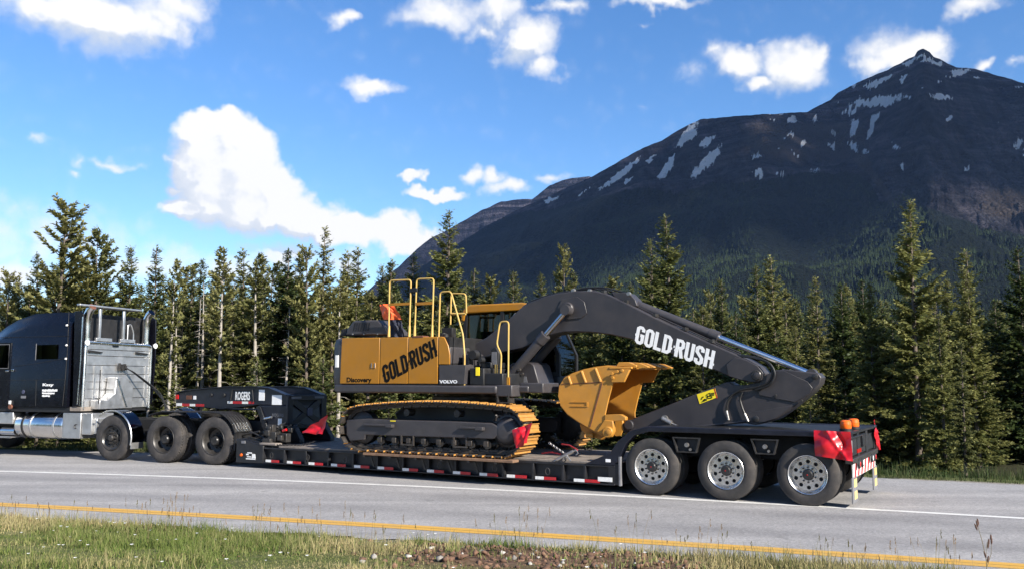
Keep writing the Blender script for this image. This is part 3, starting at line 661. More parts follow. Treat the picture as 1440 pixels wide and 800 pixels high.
# ---- far forest on the valley floor and the lower slopes
def slope_z(px, d):
    ci = np.interp(px, colpx, np.arange(len(colpx))); D_ = np.interp(px, colpx, Dr); z_ = np.interp(px, colpx, zr)
    tq = np.clip((d-D0)/(D_-D0), 0, 1); return np.where(d < D0, -.7, m_height(ci, tq, d, z_)-.7)
def far_forest():
    N = 26000   # and a wood on the far side of the verge, behind the viewer
    px = rng.uniform(405, 1500, N); d = np.where(rng.random(N) < .12, 125*np.exp(rng.uniform(0, 1, N)*math.log(1400/125)), rng.uniform(1400, 3300, N))
    az = np.arctan((px-720)/F); x = d*np.sin(az); y = d*np.cos(az); z = slope_z(px, d)
    fl_ = np.interp(px, FOR[:,0], FOR[:,1]); _, pyy = proj(np.stack([x, y, z], -1)); keep = pyy > fl_+4
    x, y, z, d = x[keep], y[keep], z[keep], d[keep]
    nb_ = 900; ab = rng.uniform(R(62), R(298), nb_); db = rng.uniform(48, 120, nb_); xb = db*np.sin(ab); yb = db*np.cos(ab); kb = (yb < y_near(xb)-20)
    x = np.concatenate([x, xb[kb]]); y = np.concatenate([y, yb[kb]]); z = np.concatenate([z, np.full(kb.sum(), -.6)]); d = np.concatenate([d, db[kb]]); n = len(x)
    hh = rng.uniform(8, 14, n)*np.where(d < 300, .85, 1); rr = hh*rng.uniform(.10, .17, n)
    K = 6; vs = []; fs = []
    tiers = [(.08, .66, 1.0), (.42, 1.0, .62)]
    base = 0
    for (b0, b1, rs) in tiers:
        th = rng.uniform(0, 6.3, n)[:, None]+np.arange(K)[None, :]*2*PI/K
        jr = rng.uniform(.6, 1.25, (n, K))*rr[:, None]*rs
        ring = np.stack([x[:, None]+jr*np.cos(th), y[:, None]+jr*np.sin(th), z[:, None]+hh[:, None]*(b0+rng.uniform(-.05, .05, (n, K)))], -1)
        top = np.stack([x, y, z+hh*b1], -1)[:, None, :]
        vs.append(np.concatenate([ring, top], 1).reshape(-1, 3))
        o = base+np.arange(n)[:, None]*(K+1); k = np.arange(K)[None, :]
        fs.append(np.stack([o+k, o+(k+1) % K, np.broadcast_to(o+K, (n, K))], -1).reshape(-1, 3)); base += n*(K+1)
    return np.concatenate(vs), np.concatenate(fs)
m, t, b = node_mat('far_needles')
geo = nd(t, 'ShaderNodeNewGeometry'); pv = geo.outputs['Position']
t.links.new(ramp(t, tnoise(t, pv, .06, 6, .7), [(.3, (.009, .016, .010)), (.55, (.022, .033, .014)), (.75, (.050, .060, .022))]), b.inputs['Base Color'])
b.inputs['Roughness'].default_value = .9; b.inputs['Specular IOR Level'].default_value = .1
fv, ff = far_forest()
ffo = np_mesh('distant_forest', fv, ff, M['far_needles']); ffo['kind'] = 'stuff'; tag(ffo, 'distant dark conifer forest covering the valley floor and lower mountain slopes', 'forest')
# ================================================================== TREES
def foliage(name, c0, c1, c2, tl):
    m, t, b = node_mat(name)
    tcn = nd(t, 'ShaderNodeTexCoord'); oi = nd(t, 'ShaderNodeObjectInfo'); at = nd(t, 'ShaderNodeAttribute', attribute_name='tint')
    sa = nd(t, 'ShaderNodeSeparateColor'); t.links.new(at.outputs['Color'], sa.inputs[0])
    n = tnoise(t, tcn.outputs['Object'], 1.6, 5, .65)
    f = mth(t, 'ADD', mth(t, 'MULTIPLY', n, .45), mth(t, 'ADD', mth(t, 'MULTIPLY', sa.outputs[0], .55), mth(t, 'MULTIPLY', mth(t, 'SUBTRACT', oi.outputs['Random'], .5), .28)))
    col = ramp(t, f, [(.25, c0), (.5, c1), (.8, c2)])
    t.links.new(col, b.inputs['Base Color']); b.inputs['Roughness'].default_value = .6; b.inputs['Specular IOR Level'].default_value = .25
    tr = nd(t, 'ShaderNodeBsdfTranslucent'); t.links.new(col, tr.inputs[0])
    mxn = nd(t, 'ShaderNodeMixShader'); mxn.inputs[0].default_value = tl
    t.links.new(b.outputs[0], mxn.inputs[1]); t.links.new(tr.outputs[0], mxn.inputs[2])
    t.links.new(mxn.outputs[0], t.nodes['Material Output'].inputs[0])
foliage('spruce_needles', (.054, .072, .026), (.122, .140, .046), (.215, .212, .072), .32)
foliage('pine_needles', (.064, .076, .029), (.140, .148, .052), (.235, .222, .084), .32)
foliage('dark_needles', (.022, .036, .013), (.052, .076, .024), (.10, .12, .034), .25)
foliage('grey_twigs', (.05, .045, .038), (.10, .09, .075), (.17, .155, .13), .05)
mat('bark', (.10, .078, .060), .9, var=.35, scale=6, bump=.5, bscale=18)
mat('pale_bark', (.27, .245, .215), .9, var=.3, scale=5, bump=.4, bscale=18)

def conifer_crown(h, rad, base, seed, kind='spruce', dens=1.0, spread=1.0):
    r = np.random.default_rng(seed); C = []; D = []; Ln = []; Wd = []; U = []; Tn = []
    bv = []; be = []      # woody branch centre lines
    z = base*h; step = .24 if kind != 'dead' else .42
    while z < h-.05:
        tq = (z-base*h)/(h-base*h)
        if kind == 'pine': prof = min(1, .45+1.3*tq)*(1-tq)**.62
        elif kind == 'spire': prof = (1-tq)**.8
        else: prof = (1-tq)**.92*min(1.0, .72+1.8*tq)
        Rr = rad*prof+.10
        nb = int(r.integers(5, 8)*dens) if kind != 'dead' else int(r.integers(2, 5))
        for _ in range(max(2, nb)):
            a = r.uniform(0, 2*PI); Lb = Rr*r.uniform(.55, 1.18)
            if kind == 'pine' and r.random() < .22: continue
            e0 = (-.28+.95*tq if kind in ('spruce', 'spire') else (.05+.65*tq if kind == 'pine' else -.15))+r.normal(0, .13)
            dh = np.array([math.cos(a), math.sin(a), 0]); z0 = z+r.uniform(-.12, .12)
            curv = .22 if kind != 'pine' else .35
            n = max(3, int(Lb/(.050 if kind != 'dead' else .16)*spread))
            s = np.linspace(.10 if kind != 'pine' else .3, 1, n)
            if kind == 'dead': s = np.linspace(.3, 1, n)
            P0 = dh[None, :]*(s*Lb)[:, None]; P0[:, 2] = z0+np.tan(e0)*s*Lb+curv*Lb*s*s*.5
            bv.append(np.array([[0, 0, z0], [dh[0]*Lb*.55, dh[1]*Lb*.55, z0+np.tan(e0)*Lb*.55+curv*Lb*.15], [dh[0]*Lb*.97, dh[1]*Lb*.97, z0+np.tan(e0)*Lb*.97+curv*Lb*.47]]))
            side = np.array([-dh[1], dh[0], 0])
            for sg in (-1, 1, 0) if kind != 'pine' else (-1, 1, 0, 2):
                q = P0+r.normal(0, .02, P0.shape)
                taper = np.clip(1.15-s*.75, .25, 1)
                ln = (.10+.19*taper*min(1, Lb/.9))*r.uniform(.7, 1.3, n)
                if kind == 'pine': ln = .18*r.uniform(.8, 1.3, n)
                if kind == 'dead': ln *= .7
                if sg == 0: d = dh[None, :]*.9+np.array([0, 0, .15])+r.normal(0, .22, (n, 3))
                elif sg == 2: d = dh[None, :]*.4+np.array([0, 0, .9])+r.normal(0, .35, (n, 3))
                else: d = dh[None, :]*.65+side[None, :]*sg*.85+np.array([0, 0, -.12 if kind != 'pine' else .2])+r.normal(0, .22, (n, 3))
                d /= np.linalg.norm(d, axis=1)[:, None]
                upv = np.array([0, 0, 1.0])[None, :]+r.normal(0, .45, (n, 3))
                C.append(q); D.append(d); Ln.append(ln); Wd.append(ln*(.22 if kind != 'pine' else .25)*r.uniform(.8, 1.3, n)*(1 if kind != 'dead' else .35)); U.append(upv)
                Tn.append(np.clip(.25+.5*s+r.normal(0, .14, n)+.12*tq, 0, 1))  # tint pales towards branch tips and treetop, painting them as sunlit
        z += step*r.uniform(.75, 1.25)*(1 if kind != 'pine' else 1.25)
    # leader
    n = 16; C.append(np.stack([r.normal(0, .02, n), r.normal(0, .02, n), h-.5+np.linspace(0, .5, n)], -1)); d = r.normal(0, .6, (n, 3)); d[:, 2] = 1; d /= np.linalg.norm(d, axis=1)[:, None]
    D.append(d); Ln.append(np.full(n, .16)); Wd.append(np.full(n, .03)); U.append(r.normal(0, 1, (n, 3))); Tn.append(np.full(n, .8))
    C = np.concatenate(C); D = np.concatenate(D); Ln = np.concatenate(Ln)[:, None]; Wd = np.concatenate(Wd)[:, None]; U = np.concatenate(U); Tn = np.concatenate(Tn)
    S = np.cross(D, U); S /= np.linalg.norm(S, axis=1)[:, None]+1e-9; Nn = np.cross(S, D)
    mid = C+D*Ln*.45
    v0 = C; v1 = mid+S*Wd+Nn*Wd*.25; v2 = C+D*Ln; v3 = mid-S*Wd+Nn*Wd*.25
    vs = np.stack([v0, v1, v2, v3], 1).reshape(-1, 3); o = np.arange(len(C))*4
    fs = np.stack([o, o+1, o+2, o+3], -1)
    return vs, fs, np.repeat(Tn, 4), bv
def make_tree_meshes(h, rad, base, seed, kind, needle, bark, dens=1.0, spread=1.0):
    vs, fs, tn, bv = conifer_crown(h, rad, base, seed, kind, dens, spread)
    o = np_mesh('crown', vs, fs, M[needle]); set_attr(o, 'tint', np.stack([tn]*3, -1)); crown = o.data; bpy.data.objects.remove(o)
    mb = MB(); r = random.Random(seed); r0 = .012*h+.025; n = 9; pts = []; rs = []
    bx = r.uniform(-.10, .10); by = r.uniform(-.1, .1)
    for k in range(n+1):
        f = k/n; pts.append((bx*math.sin(f*2.5)*f, by*math.sin(f*2)*f, -.4+f*(h+.3))); rs.append(max(.012, r0*(1-f)**.8*(1.25 if k == 0 else 1)))
    mb.tube(pts, rs, 8)
    for br in bv:
        if r.random() < (.5 if kind != 'dead' else 1): mb.tube([tuple(p) for p in br], [.016+.003*h*.3, .010, .004], 3)
    if kind in ('pine', 'spruce', 'spire') and base > .1:      # dead stubs under the crown
        for k in range(int(base*h*5)):
            zz = r.uniform(.10*h*.3, base*h); a = r.uniform(0, 6.28); L_ = r.uniform(.25, .9)
            mb.tube([(0, 0, zz), (math.cos(a)*L_*.6, math.sin(a)*L_*.6, zz-.05), (math.cos(a)*L_, math.sin(a)*L_, zz-.22)], [.015, .009, .003], 3)
    me = mb.mesh('trunk'); me.shade_smooth(); me.materials.append(M[bark])
    return me, crown
PROTO = {
 'spruce_a': make_tree_meshes(10, 2.15, .05, 1, 'spruce', 'spruce_needles', 'bark', 1.15),
 'spruce_b': make_tree_meshes(10, 1.85, .06, 2, 'spruce', 'spruce_needles', 'bark', 1.1),
 'spruce_c': make_tree_meshes(9, 1.85, .04, 3, 'spruce', 'dark_needles', 'bark', 1.2),
 'spire_a': make_tree_meshes(10, 1.3, .06, 4, 'spire', 'spruce_needles', 'bark', 1.0),
 'spire_b': make_tree_meshes(10, 1.1, .20, 5, 'spire', 'pine_needles', 'bark', .9),
 'pine_a': make_tree_meshes(10.5, 2.1, .18, 6, 'pine', 'pine_needles', 'bark', 1.1),
 'pine_b': make_tree_meshes(10, 1.65, .18, 7, 'pine', 'pine_needles', 'bark', 1.1),
 'pine_c': make_tree_meshes(10, 1.05, .42, 8, 'pine', 'pine_needles', 'pale_bark', .95),
 'snag': make_tree_meshes(9, .9, .12, 9, 'dead', 'grey_twigs', 'pale_bark', 1.0),
 'young': make_tree_meshes(4.5, 1.0, .04, 10, 'spruce', 'spruce_needles', 'bark', 1.1),
}
print('crown faces', {k: len(v[1].polygons) for k, v in PROTO.items()})
PH = dict(spruce_a=10, spruce_b=10, spruce_c=9, spire_a=10, spire_b=10, pine_a=10.5, pine_b=10, pine_c=10, snag=9, young=4.5)
NAME = dict(spruce='spruce_tree', spire='fir_tree', pine='pine_tree', snag='dead_tree', young='young_spruce')
def place_tree(px, top, d, kind, label, group=None, wide=1.0, h=None):
    dr = ray(px, 537); x = dr[0]/dr[1]*d; z0 = float(hgt(x, d))
    if h is None:
        dr = ray(px, top); h = H+dr[2]/dr[1]*d-z0
        x = dr[0]/dr[1]*d
    s = h/PH[kind]; w = s*wide
    root = bpy.data.objects.new(NAME[kind.split('_')[0]], None); COL.objects.link(root); root.empty_display_size = .3
    root.location = (x, d, z0-.05); root.rotation_euler = (random.uniform(-.02, .02), random.uniform(-.025, .025), random.uniform(0, 6.28)); root.scale = (w, w, s)
    tag(root, label, 'tree', group)
    for nm, me in (('trunk', PROTO[kind][0]), ('crown', PROTO[kind][1])):
        o = bpy.data.objects.new(nm, me); COL.objects.link(o); o.parent = root
    return root
# trees one can name: photo pixel of the top, distance, kind, spread, what sets them apart
FRONT = [
 (88,288,36,'pine_a',1.15,'tallest broad pine with a ragged open crown above the tractor roof'),
 (145,328,37,'pine_a',.95,'rounded olive pine just behind the exhaust stacks of the tractor'),
 (183,346,38,'spruce_b',1.0,'full olive spruce to the right of the tractor exhaust stacks'),
 (227,345,39,'spire_a',.95,'dark slender fir between the tractor and a bare pale trunk'),
 (245,368,33,'pine_c',.8,'leaning bare pale trunk beside the aluminium headache rack'),
 (268,374,39,'spire_b',1.0,'thin grey green fir over the front of the gooseneck'),
 (316,352,33,'pine_c',1.0,'thin pine with a long bare white trunk over the gooseneck'),
 (346,348,38,'spire_a',1.1,'narrow green fir just right of the white bare trunk'),
 (366,360,35,'pine_c',1.1,'slim pine with pale lower trunk over the neck end'),
 (402,350,36,'spruce_c',1.05,'dense dark spruce above the rear of the gooseneck'),
 (420,357,40,'spire_a',1.0,'grey green fir crowding the dark spruce'),
 (438,350,34,'pine_b',.85,'light olive pine in front of the dark spruce with visible trunk'),
 (456,320,38,'spire_b',1.0,'tallest thin fir left of the excavator counterweight'),
 (487,352,40,'spire_a',1.1,'one of the close dark firs over the engine hood'),
 (499,347,41,'spire_a',1.15,'taller of the close dark firs over the engine hood'),
 (537,373,42,'spruce_b',.9,'short bright spruce behind the orange cloth'),
 (585,356,42,'spire_a',1.15,'small fir between the two tall handrails'),
 (626,296,40,'spruce_a',1.0,'tallest spruce rising behind the excavator handrails, against the mountain'),
 (668,377,44,'spire_a',1.1,'slim fir behind the excavator cab roof'),
 (725,382,43,'spruce_b',1.1,'bright green spruce over the boom crown'),
 (763,384,46,'spruce_b',1.0,'squat green spruce left of the slim pine above the boom'),
 (793,348,43,'pine_b',.75,'slim pine standing alone above the top of the boom'),
 (942,303,33,'spruce_a',1.05,'big sunlit yellow green spruce behind the boom lettering'),
 (915,335,36,'spruce_a',.9,'shoulder spruce leaning against the big sunlit one'),
 (1010,392,38,'spruce_b',1.05,'medium spruce behind the stick cylinder barrel'),
 (1060,373,36,'spruce_b',.95,'pointed spruce above the boom tip'),
 (1087,358,37,'spire_a',1.15,'taller pointed fir above the boom tip'),
 (1145,388,31,'spire_b',1.0,'thin fir with a white trunk by the stick end'),
 (1180,398,34,'spruce_c',1.0,'dark spruce right of the stick end'),
 (1207,392,36,'spruce_c',1.0,'dark spruce behind the amber beacons'),
 (1274,283,27,'spruce_a',.95,'tallest spruce beside the trailer tail, dense right down to the ground'),
 (1318,440,25,'spruce_b',.9,'shorter spruce leaning on the tallest one by the trailer tail'),
 (1347,478,23,'spire_b',.9,'thin young fir with a white trunk by the road edge'),
 (1358,350,30,'spire_a',1.2,'pointed dark fir standing behind the thin white trunk'),
 (1427,348,29,'spruce_c',1.0,'dark spruce at the end of the roadside trees'),
 (1392,420,32,'spruce_c',1.0,'lower dark spruce between the two tall dark ones'),
 (1240,430,30,'spruce_c',.95,'dark lower spruce left of the tallest roadside spruce'),
 (15,385,40,'pine_a',.9,'olive pine over the tractor hood end of the cab roof'),
 (47,398,38,'spruce_c',.9,'small dark spruce left of the tallest broad pine'),
 (117,372,40,'pine_b',1.0,'low pine filling between the two broad pines'),
 (212,400,41,'spruce_b',1.0,'low spruce behind the far exhaust stack'),
 (292,395,36,'snag',1.0,'grey leafless dead conifer over the gooseneck front'),
 (331,400,35,'snag',.9,'grey leafless dead conifer behind the gooseneck lettering'),
 (255,420,34,'snag',1.0,'grey leafless dead conifer behind the headache rack hoses'),
 (470,405,36,'pine_b',1.0,'low olive pine touching the counterweight'),
 (830,410,36,'spruce_b',1.1,'green spruce seen under the boom arch left of the bucket'),
 (868,420,37,'spruce_c',1.1,'dark spruce seen under the boom above the bucket'),
 (985,430,32,'pine_b',1.0,'pine with a pale trunk between boom and stick'),
]
for (px, top, d, kind, wide, lab) in FRONT: place_tree(px, top, d, kind, lab, None, wide)
# the wood behind them
LABB = dict(spruce='bushy spruce within the roadside wood', spire='narrow fir within the roadside wood', pine='lodgepole pine within the roadside wood', snag='bare grey dead conifer within the roadside wood', young='young spruce at the foot of the roadside wood')
rt = random.Random(11)
def where(lab, px, d):
    w_ = 'behind the tractor' if px < 235 else 'behind the gooseneck' if px < 470 else 'behind the excavator body' if px < 790 else 'behind the boom and stick' if px < 1165 else 'beyond the trailer tail'
    return lab.replace('within the roadside wood', ('at the edge of the wood ' if d < 42 else 'within the wood ' if d < 68 else 'deep in the wood ')+w_).replace('at the foot of the roadside wood', 'at the foot of the wood '+w_)
def wood(n, d0, d1, kinds, h0, h1, pxr=(-120, 1560)):
    for k in range(n):
        px = pxr[0]+(pxr[1]-pxr[0])*((k+rt.random())/n); d = rt.uniform(d0, d1)
        kd = rt.choice(kinds)
        place_tree(px, 0, d, kd, where(LABB[kd.split('_')[0]], px, d), {'spruce': 'spruces in the wood', 'spire': 'firs in the wood', 'pine': 'pines in the wood', 'snag': 'dead conifers in the wood', 'young': 'young spruces in the wood'}[kd.split('_')[0]], rt.uniform(.9, 1.25), rt.uniform(h0, h1))
wood(60, 42, 52, ['spruce_a', 'spruce_b', 'spire_a', 'pine_b', 'spruce_c', 'pine_a', 'spire_b'], 6.0, 8.0)
wood(34, 53, 68, ['spruce_a', 'spruce_b', 'spire_a', 'pine_b', 'spruce_c'], 6.5, 9.0)
wood(26, 70, 100, ['spruce_a', 'spruce_b', 'spire_a', 'spruce_c'], 7.0, 11.0)
wood(18, 34, 41, ['pine_c', 'snag', 'spire_b', 'spire_a', 'pine_b'], 5.5, 7.0, (200, 560))
wood(40, 38, 46, ['spire_a', 'spire_b', 'spruce_b', 'pine_b', 'spire_a', 'spruce_c'], 6.4, 8.6, (-40, 560))
wood(16, 27, 36, ['spruce_c', 'spruce_b', 'spire_b', 'spruce_c'], 4.5, 6.3, (1000, 1560))
wood(14, 34, 42, ['spruce_b', 'spruce_c', 'spire_b'], 4.5, 6.3, (560, 1010))
wood(44, 27, 40, ['young'], 1.6, 3.8, (0, 1560))
# ================================================================== WHEELS
def tyre_mesh(rad, wid, rim, lug=0, y0=0.0):
    """a tyre whose outer sidewall is at y0 and goes in by wid"""
    s = wid
    pr = [(.06*s, rim), (.015*s, rim+.03), (0, rim+.35*(rad-rim)), (.02*s, rim+.66*(rad-rim)), (.07*s, rad-.025), (.12*s, rad-.004)]
    for k in range(4):
        c = .12*s+.76*s*(k+1)/5
        pr += [(c-.022*s, rad), (c-.018*s, rad-.013), (c+.018*s, rad-.013), (c+.022*s, rad)]
    pr += [(.88*s, rad-.004), (.93*s, rad-.025), (.98*s, rim+.66*(rad-rim)), (s, rim+.35*(rad-rim)), (.985*s, rim+.03), (.94*s, rim)]
    n = 56 if not lug else lug*2
    def rf(a, r, k):
        if not lug: return r
        if r > rad-.03 and (a-y0 < .35*s or a-y0 > .65*s):
            sh = 1 if a-y0 < .5*s else 0
            return r-(.016 if (k+sh) % 2 else 0)
        return r
    mb = MB(); mb.lathe([(y0+a, r) for a, r in pr], n=n, closed=True, rfun=rf); return mb
def holed_disc(mb, y, r0, r1, n, rh, thick=.012):
    rm = (r0+r1)/2
    for k in range(n):
        a0 = 2*PI*k/n; a1 = 2*PI*(k+1)/n; am = (a0+a1)/2
        bnd = [(r0, a0), (r0, am), (r0, a1), (rm, a1), (r1, a1), (r1, am), (r1, a0), (rm, a0)]
        B = [(r*math.cos(a), r*math.sin(a)) for r, a in bnd]
        c = (rm*math.cos(am), rm*math.sin(am)); Hh = []
        for p in B:
            d = Vector((p[0]-c[0], p[1]-c[1])).normalized(); Hh.append((c[0]+d.x*rh, c[1]+d.y*rh))
        vs = [(p[0], y, p[1]) for p in B]+[(p[0], y, p[1]) for p in Hh]+[(p[0], y+thick*3, p[1]) for p in Hh]
        fs = [(i, (i+1) % 8, 8+(i+1) % 8, 8+i) for i in range(8)]+[(8+i, 8+(i+1) % 8, 16+(i+1) % 8, 16+i) for i in range(8)]
        mb.add(vs, fs)
def wheel_trailer(parent, loc, flip=False):
    """polished ten-hole rim with a dual pair of tyres"""
    rm = MB(); rm.lathe([(.012, .292), (.004, .300), (.0, .296), (.006, .286), (.03, .272), (.055, .262), (.075, .247)], n=40, closed=False)
    rm.f = [q for q in rm.f if len(q) == 4]
    holed_disc(rm, .075, .150, .247, 10, .032)
    rm.lathe([(.075, .150), (.062, .143), (.060, .09), (.2, .09)], n=32); rm.f = [q for q in rm.f if len(q) == 4]
    w = rm.build('wheel', 'polished_alu', parent, loc=loc)
    tyre_mesh(.475, .265, .290).build('tyre', 'tyre', w)
    tyre_mesh(.475, .265, .290, y0=.31).build('inner_tyre', 'tyre', w)
    d = MB(); d.lathe([(.13, .02), (.13, .26), (.56, .26), (.56, .02)], n=24); d.build('drum', 'near_black', w)
    h = MB(); h.lathe([(.062, .088), (.02, .082), (.005, .078), (-.008, .068), (-.012, .03), (-.012, .004)], n=24)
    for k in range(10):
        a = 2*PI*(k+.5)/10; h.cyl((.115*math.cos(a), .062, .115*math.sin(a)), (.115*math.cos(a), .022, .115*math.sin(a)), .017, .012, 6)
    hb = h.build('hub', 'black_wheel', w)
    c = MB(); c.lathe([(-.0125, .010), (-.016, .008), (-.017, .002)], n=12); c.build('hub_cap', 'red_lens', hb)
    if flip: w.rotation_euler = (0, 0, PI)
    return w
def wheel_drive(parent, loc, flip=False):
    rm = MB(); rm.lathe([(.02, .318), (.006, .324), (.0, .318), (.01, .305), (.06, .285), (.19, .270), (.20, .255), (.205, .15), (.19, .13), (.19, .02)], n=40); rm.f = [q for q in rm.f if len(q) == 4]
    w = rm.build('wheel', 'dark_steel', parent, loc=loc)
    tyre_mesh(.55, .275, .315, lug=52).build('tyre', 'drive_tyre', w); tyre_mesh(.55, .275, .315, lug=52, y0=.33).build('inner_tyre', 'drive_tyre', w)
    h = MB(); h.lathe([(.19, .125), (.12, .12), (.10, .11), (.05, .10), (.035, .085), (.035, .01)], n=24)
    for k in range(10):
        a = 2*PI*k/10; h.cyl((.17*math.cos(a), .2, .17*math.sin(a)), (.17*math.cos(a), .15, .17*math.sin(a)), .018, .014, 6)
    h.build('hub', 'black_wheel', w)
    b_ = MB(); b_.lathe([(.24, .02), (.24, .28), (.60, .28), (.60, .02)], n=20); b_.build('drum', 'near_black', w)
    if flip: w.rotation_euler = (0, 0, PI)
    return w
def wheel_single(parent, loc, flip=False):
    rm = MB(); rm.lathe([(.02, .300), (.0, .308), (-.004, .300), (.012, .288), (.045, .272), (.055, .25)], n=40); rm.f = [q for q in rm.f if len(q) == 4]
    holed_disc(rm, .055, .165, .25, 10, .024); rm.lathe([(.055, .165), (.03, .155), (.028, .02)], n=32); rm.f = [q for q in rm.f if len(q) == 4]
    w = rm.build('wheel', 'black_wheel', parent, loc=loc)
    tyre_mesh(.55, .32, .300).build('tyre', 'drive_tyre', w)
    h = MB(); h.lathe([(.03, .085), (-.03, .08), (-.05, .06), (-.055, .01)], n=24)
    for k in range(10):
        a = 2*PI*k/10; h.cyl((.125*math.cos(a), .03, .125*math.sin(a)), (.125*math.cos(a), -.02, .125*math.sin(a)), .02, .014, 6)
    h.build('hub', 'dark_steel', w)
    d = MB(); d.lathe([(.12, .02), (.12, .26), (.32, .26), (.32, .02)], n=20); d.build('drum', 'near_black', w)
    if flip: w.rotation_euler = (0, 0, PI)
    return w
def arc(cx, cz, r, a0, a1, n): return [(cx+r*math.cos(R(a0+(a1-a0)*k/n)), cz+r*math.sin(R(a0+(a1-a0)*k/n))) for k in range(n+1)]

# ================================================================== LOW TRAILER  (frame T, y 0 near side .. 2.6 far side)
TW = 2.60
tl = thing('lowboy_trailer', 'long black lowbed trailer carrying the excavator', 'trailer', T, (-6.5, 1.3, 0))
DX0, DX1 = -12.30, -3.22          # well deck
d = MB()
for y in (.10, TW-.10):            # outer rails: channel section
    s = 1 if y < 1 else -1
    d.box(DX0, DX1, min(y-.10*s, y+.08*s), max(y-.10*s, y+.08*s), .125, .150)
    d.box(DX0, DX1, min(y-.10*s, y+.08*s), max(y-.10*s, y+.08*s), .430, .465)
    d.box(DX0+.01, DX1-.01, y-.012, y+.012, .149, .431)
for y in (.85, 1.75): d.box(DX0, DX1, y-.10, y+.10, .16, .44)
for k in range(18):
    x = DX0+.25+k*.5; d.box(x-.03, x+.03, .2, TW-.2, .30, .43)
deck = d.build('deck_frame', 'trailer_black', tl, bevel=.006)
for k in range(10):               # deck planks run lengthwise
    y = .035+k*.2535; b_ = MB(); b_.box(-11.2, DX1-.1, y+.004, y+.2485, .467, .508+.004*(k % 3)); b_.build('deck_board', 'deck_wood', deck, bevel=.005)
def xs_of(px, py, w=0): return T.P(px, py, w)[0]
for px in (369, 399, 429.5, 461, 496, 530, 566, 602, 640, 677, 707, 749, 791, 822):    # stakes on the rail
    x = xs_of(px, 645); b_ = MB(); b_.box(x-.022, x+.022, .0, .075, .151, .429); b_.build('rail_stake', 'trailer_black', deck, bevel=.004)
for px, L_ in [(373.6,.40),(403.6,.40),(434,.40),(465.6,.40),(498,.40),(531,.40),(566,.38),(600.5,.40),(637,.40),(674.4,.40),(712.7,.42),(752.8,.42),(807,.50)]:
    y_ = 647+(px-373.6)*(672.5-647)/(807-373.6); x0, z0 = T.P(px, y_)
    for a_, b2, mm in ((0, .42, 'reflect_white'), (.42, 1.0, 'reflect_red')):
        b_ = MB(); b_.box(x0+L_*a_+.001, x0+L_*b2-.001, -.004, .003, .152, .205); b_.build('reflective_strip', mm, deck)
for px in (382, 433, 486, 560, 618, 696, 770):       # D-rings and small fittings on the rail
    x = xs_of(px, 640); b_ = MB()
    b_.tube([(x+.045*math.cos(a), -.002, .30+.06*math.sin(a)) for a in [2*PI*k/10 for k in range(10)]], .009, 6, closed=True); b_.build('lashing_ring', 'dark_steel', deck)
# front end plate with marker lamp and white emblem
ep = MB(); ep.prism([(-12.46,.10),(-11.62,.12),(-11.62,.50),(-11.80,.53),(-12.46,.63)], -.012, .11); ep = ep.build('front_corner_plate', 'trailer_black', tl, bevel=.01)
x, z = T.P(340, 639); b_ = MB(); b_.lathe([(-.03, .005), (-.03, .03), (-.012, .035)], c=(x, 0, z), n=14); b_.build('marker_lamp', 'amber_lens', ep)
x, z = T.P(343, 621); b_ = MB(); b_.box(x-.06, x+.07, -.03, -.012, z-.035, z+.03); b_.build('small_lamp', 'flap_grey', ep, bevel=.01)
em = MB(); ox, oz = T.P(346.5, 645)
for (u0, u1, v0, v1) in ((0, 1, 0, .16), (.62, 1.0, .2, .8), (.1, .58, .30, .44), (0, .30, .58, .78), (.12, .62, .84, 1.0)):
    em.prism([(ox+.30*u0, oz+.155*v0), (ox+.30*u1, oz+.155*v0), (ox+.30*u1-.02, oz+.155*v1), (ox+.30*u0, oz+.155*v1)], -.0165, -.0125)
em.build('emblem', 'decal_white', ep, smooth=0)
# sloping front apron from deck up to the neck
ap = MB(); ap.prism([(-12.42,.50),(-12.42,.64),(-11.75,.545),(-11.15,.515),(-11.15,.47),(-11.8,.47)], .10, TW-.10); ap.build('deck_apron', 'trailer_black', tl, bevel=.01)
for k in range(5):
    b_ = MB(); y = .25+k*.45; b_.prism([(-12.40,.645),(-12.40,.67),(-11.78,.575),(-11.78,.55)], y, y+.07); b_.build('apron_rib', 'dark_steel', tl)
# gooseneck: beam over the tractor, block, braced rear face
NY0, NY1 = .62, 1.84
beam = T.L([(247,553),(262,549),(292,546),(320,544),(362,544),(380,546),(404,556),(404,569),(362,569),(340,572),(312,575),(280,572),(262,570.5),(247,570)], NY0)
g_ = MB(); g_.prism(beam, NY0, NY0+.10); g_.prism(beam, NY1-.10, NY1); neck = g_.build('gooseneck', 'neck_black', tl, bevel=.012)
g_ = MB(); g_.prism([(x, z-.16 if k < 7 else z+.015) for k, (x, z) in enumerate(beam)], NY0+.101, NY1-.101); g_.build('neck_web', 'near_black', neck)
fl_ = MB(); bt = [p for p in beam[:7]]; fl_.prism(bt+[(x, z+.022) for x, z in bt[::-1]], NY0-.05, NY0+.12); fl_.prism(bt+[(x, z+.022) for x, z in bt[::-1]], NY1-.12, NY1+.05); fl_.build('top_flange', 'neck_black', neck)
blk = T.L([(362,569.3),(404,569.3),(405,600),(398,606),(374,604),(366,590)], NY0)
b_ = MB(); b_.prism(blk, NY0+.002, NY1-.002); nb = b_.build('neck_block', 'neck_black', neck, bevel=.02)
xe = max(p[0] for p in beam); zt = T.P(404, 556, NY0)[1]; zb = T.P(405, 603, NY0)[1]
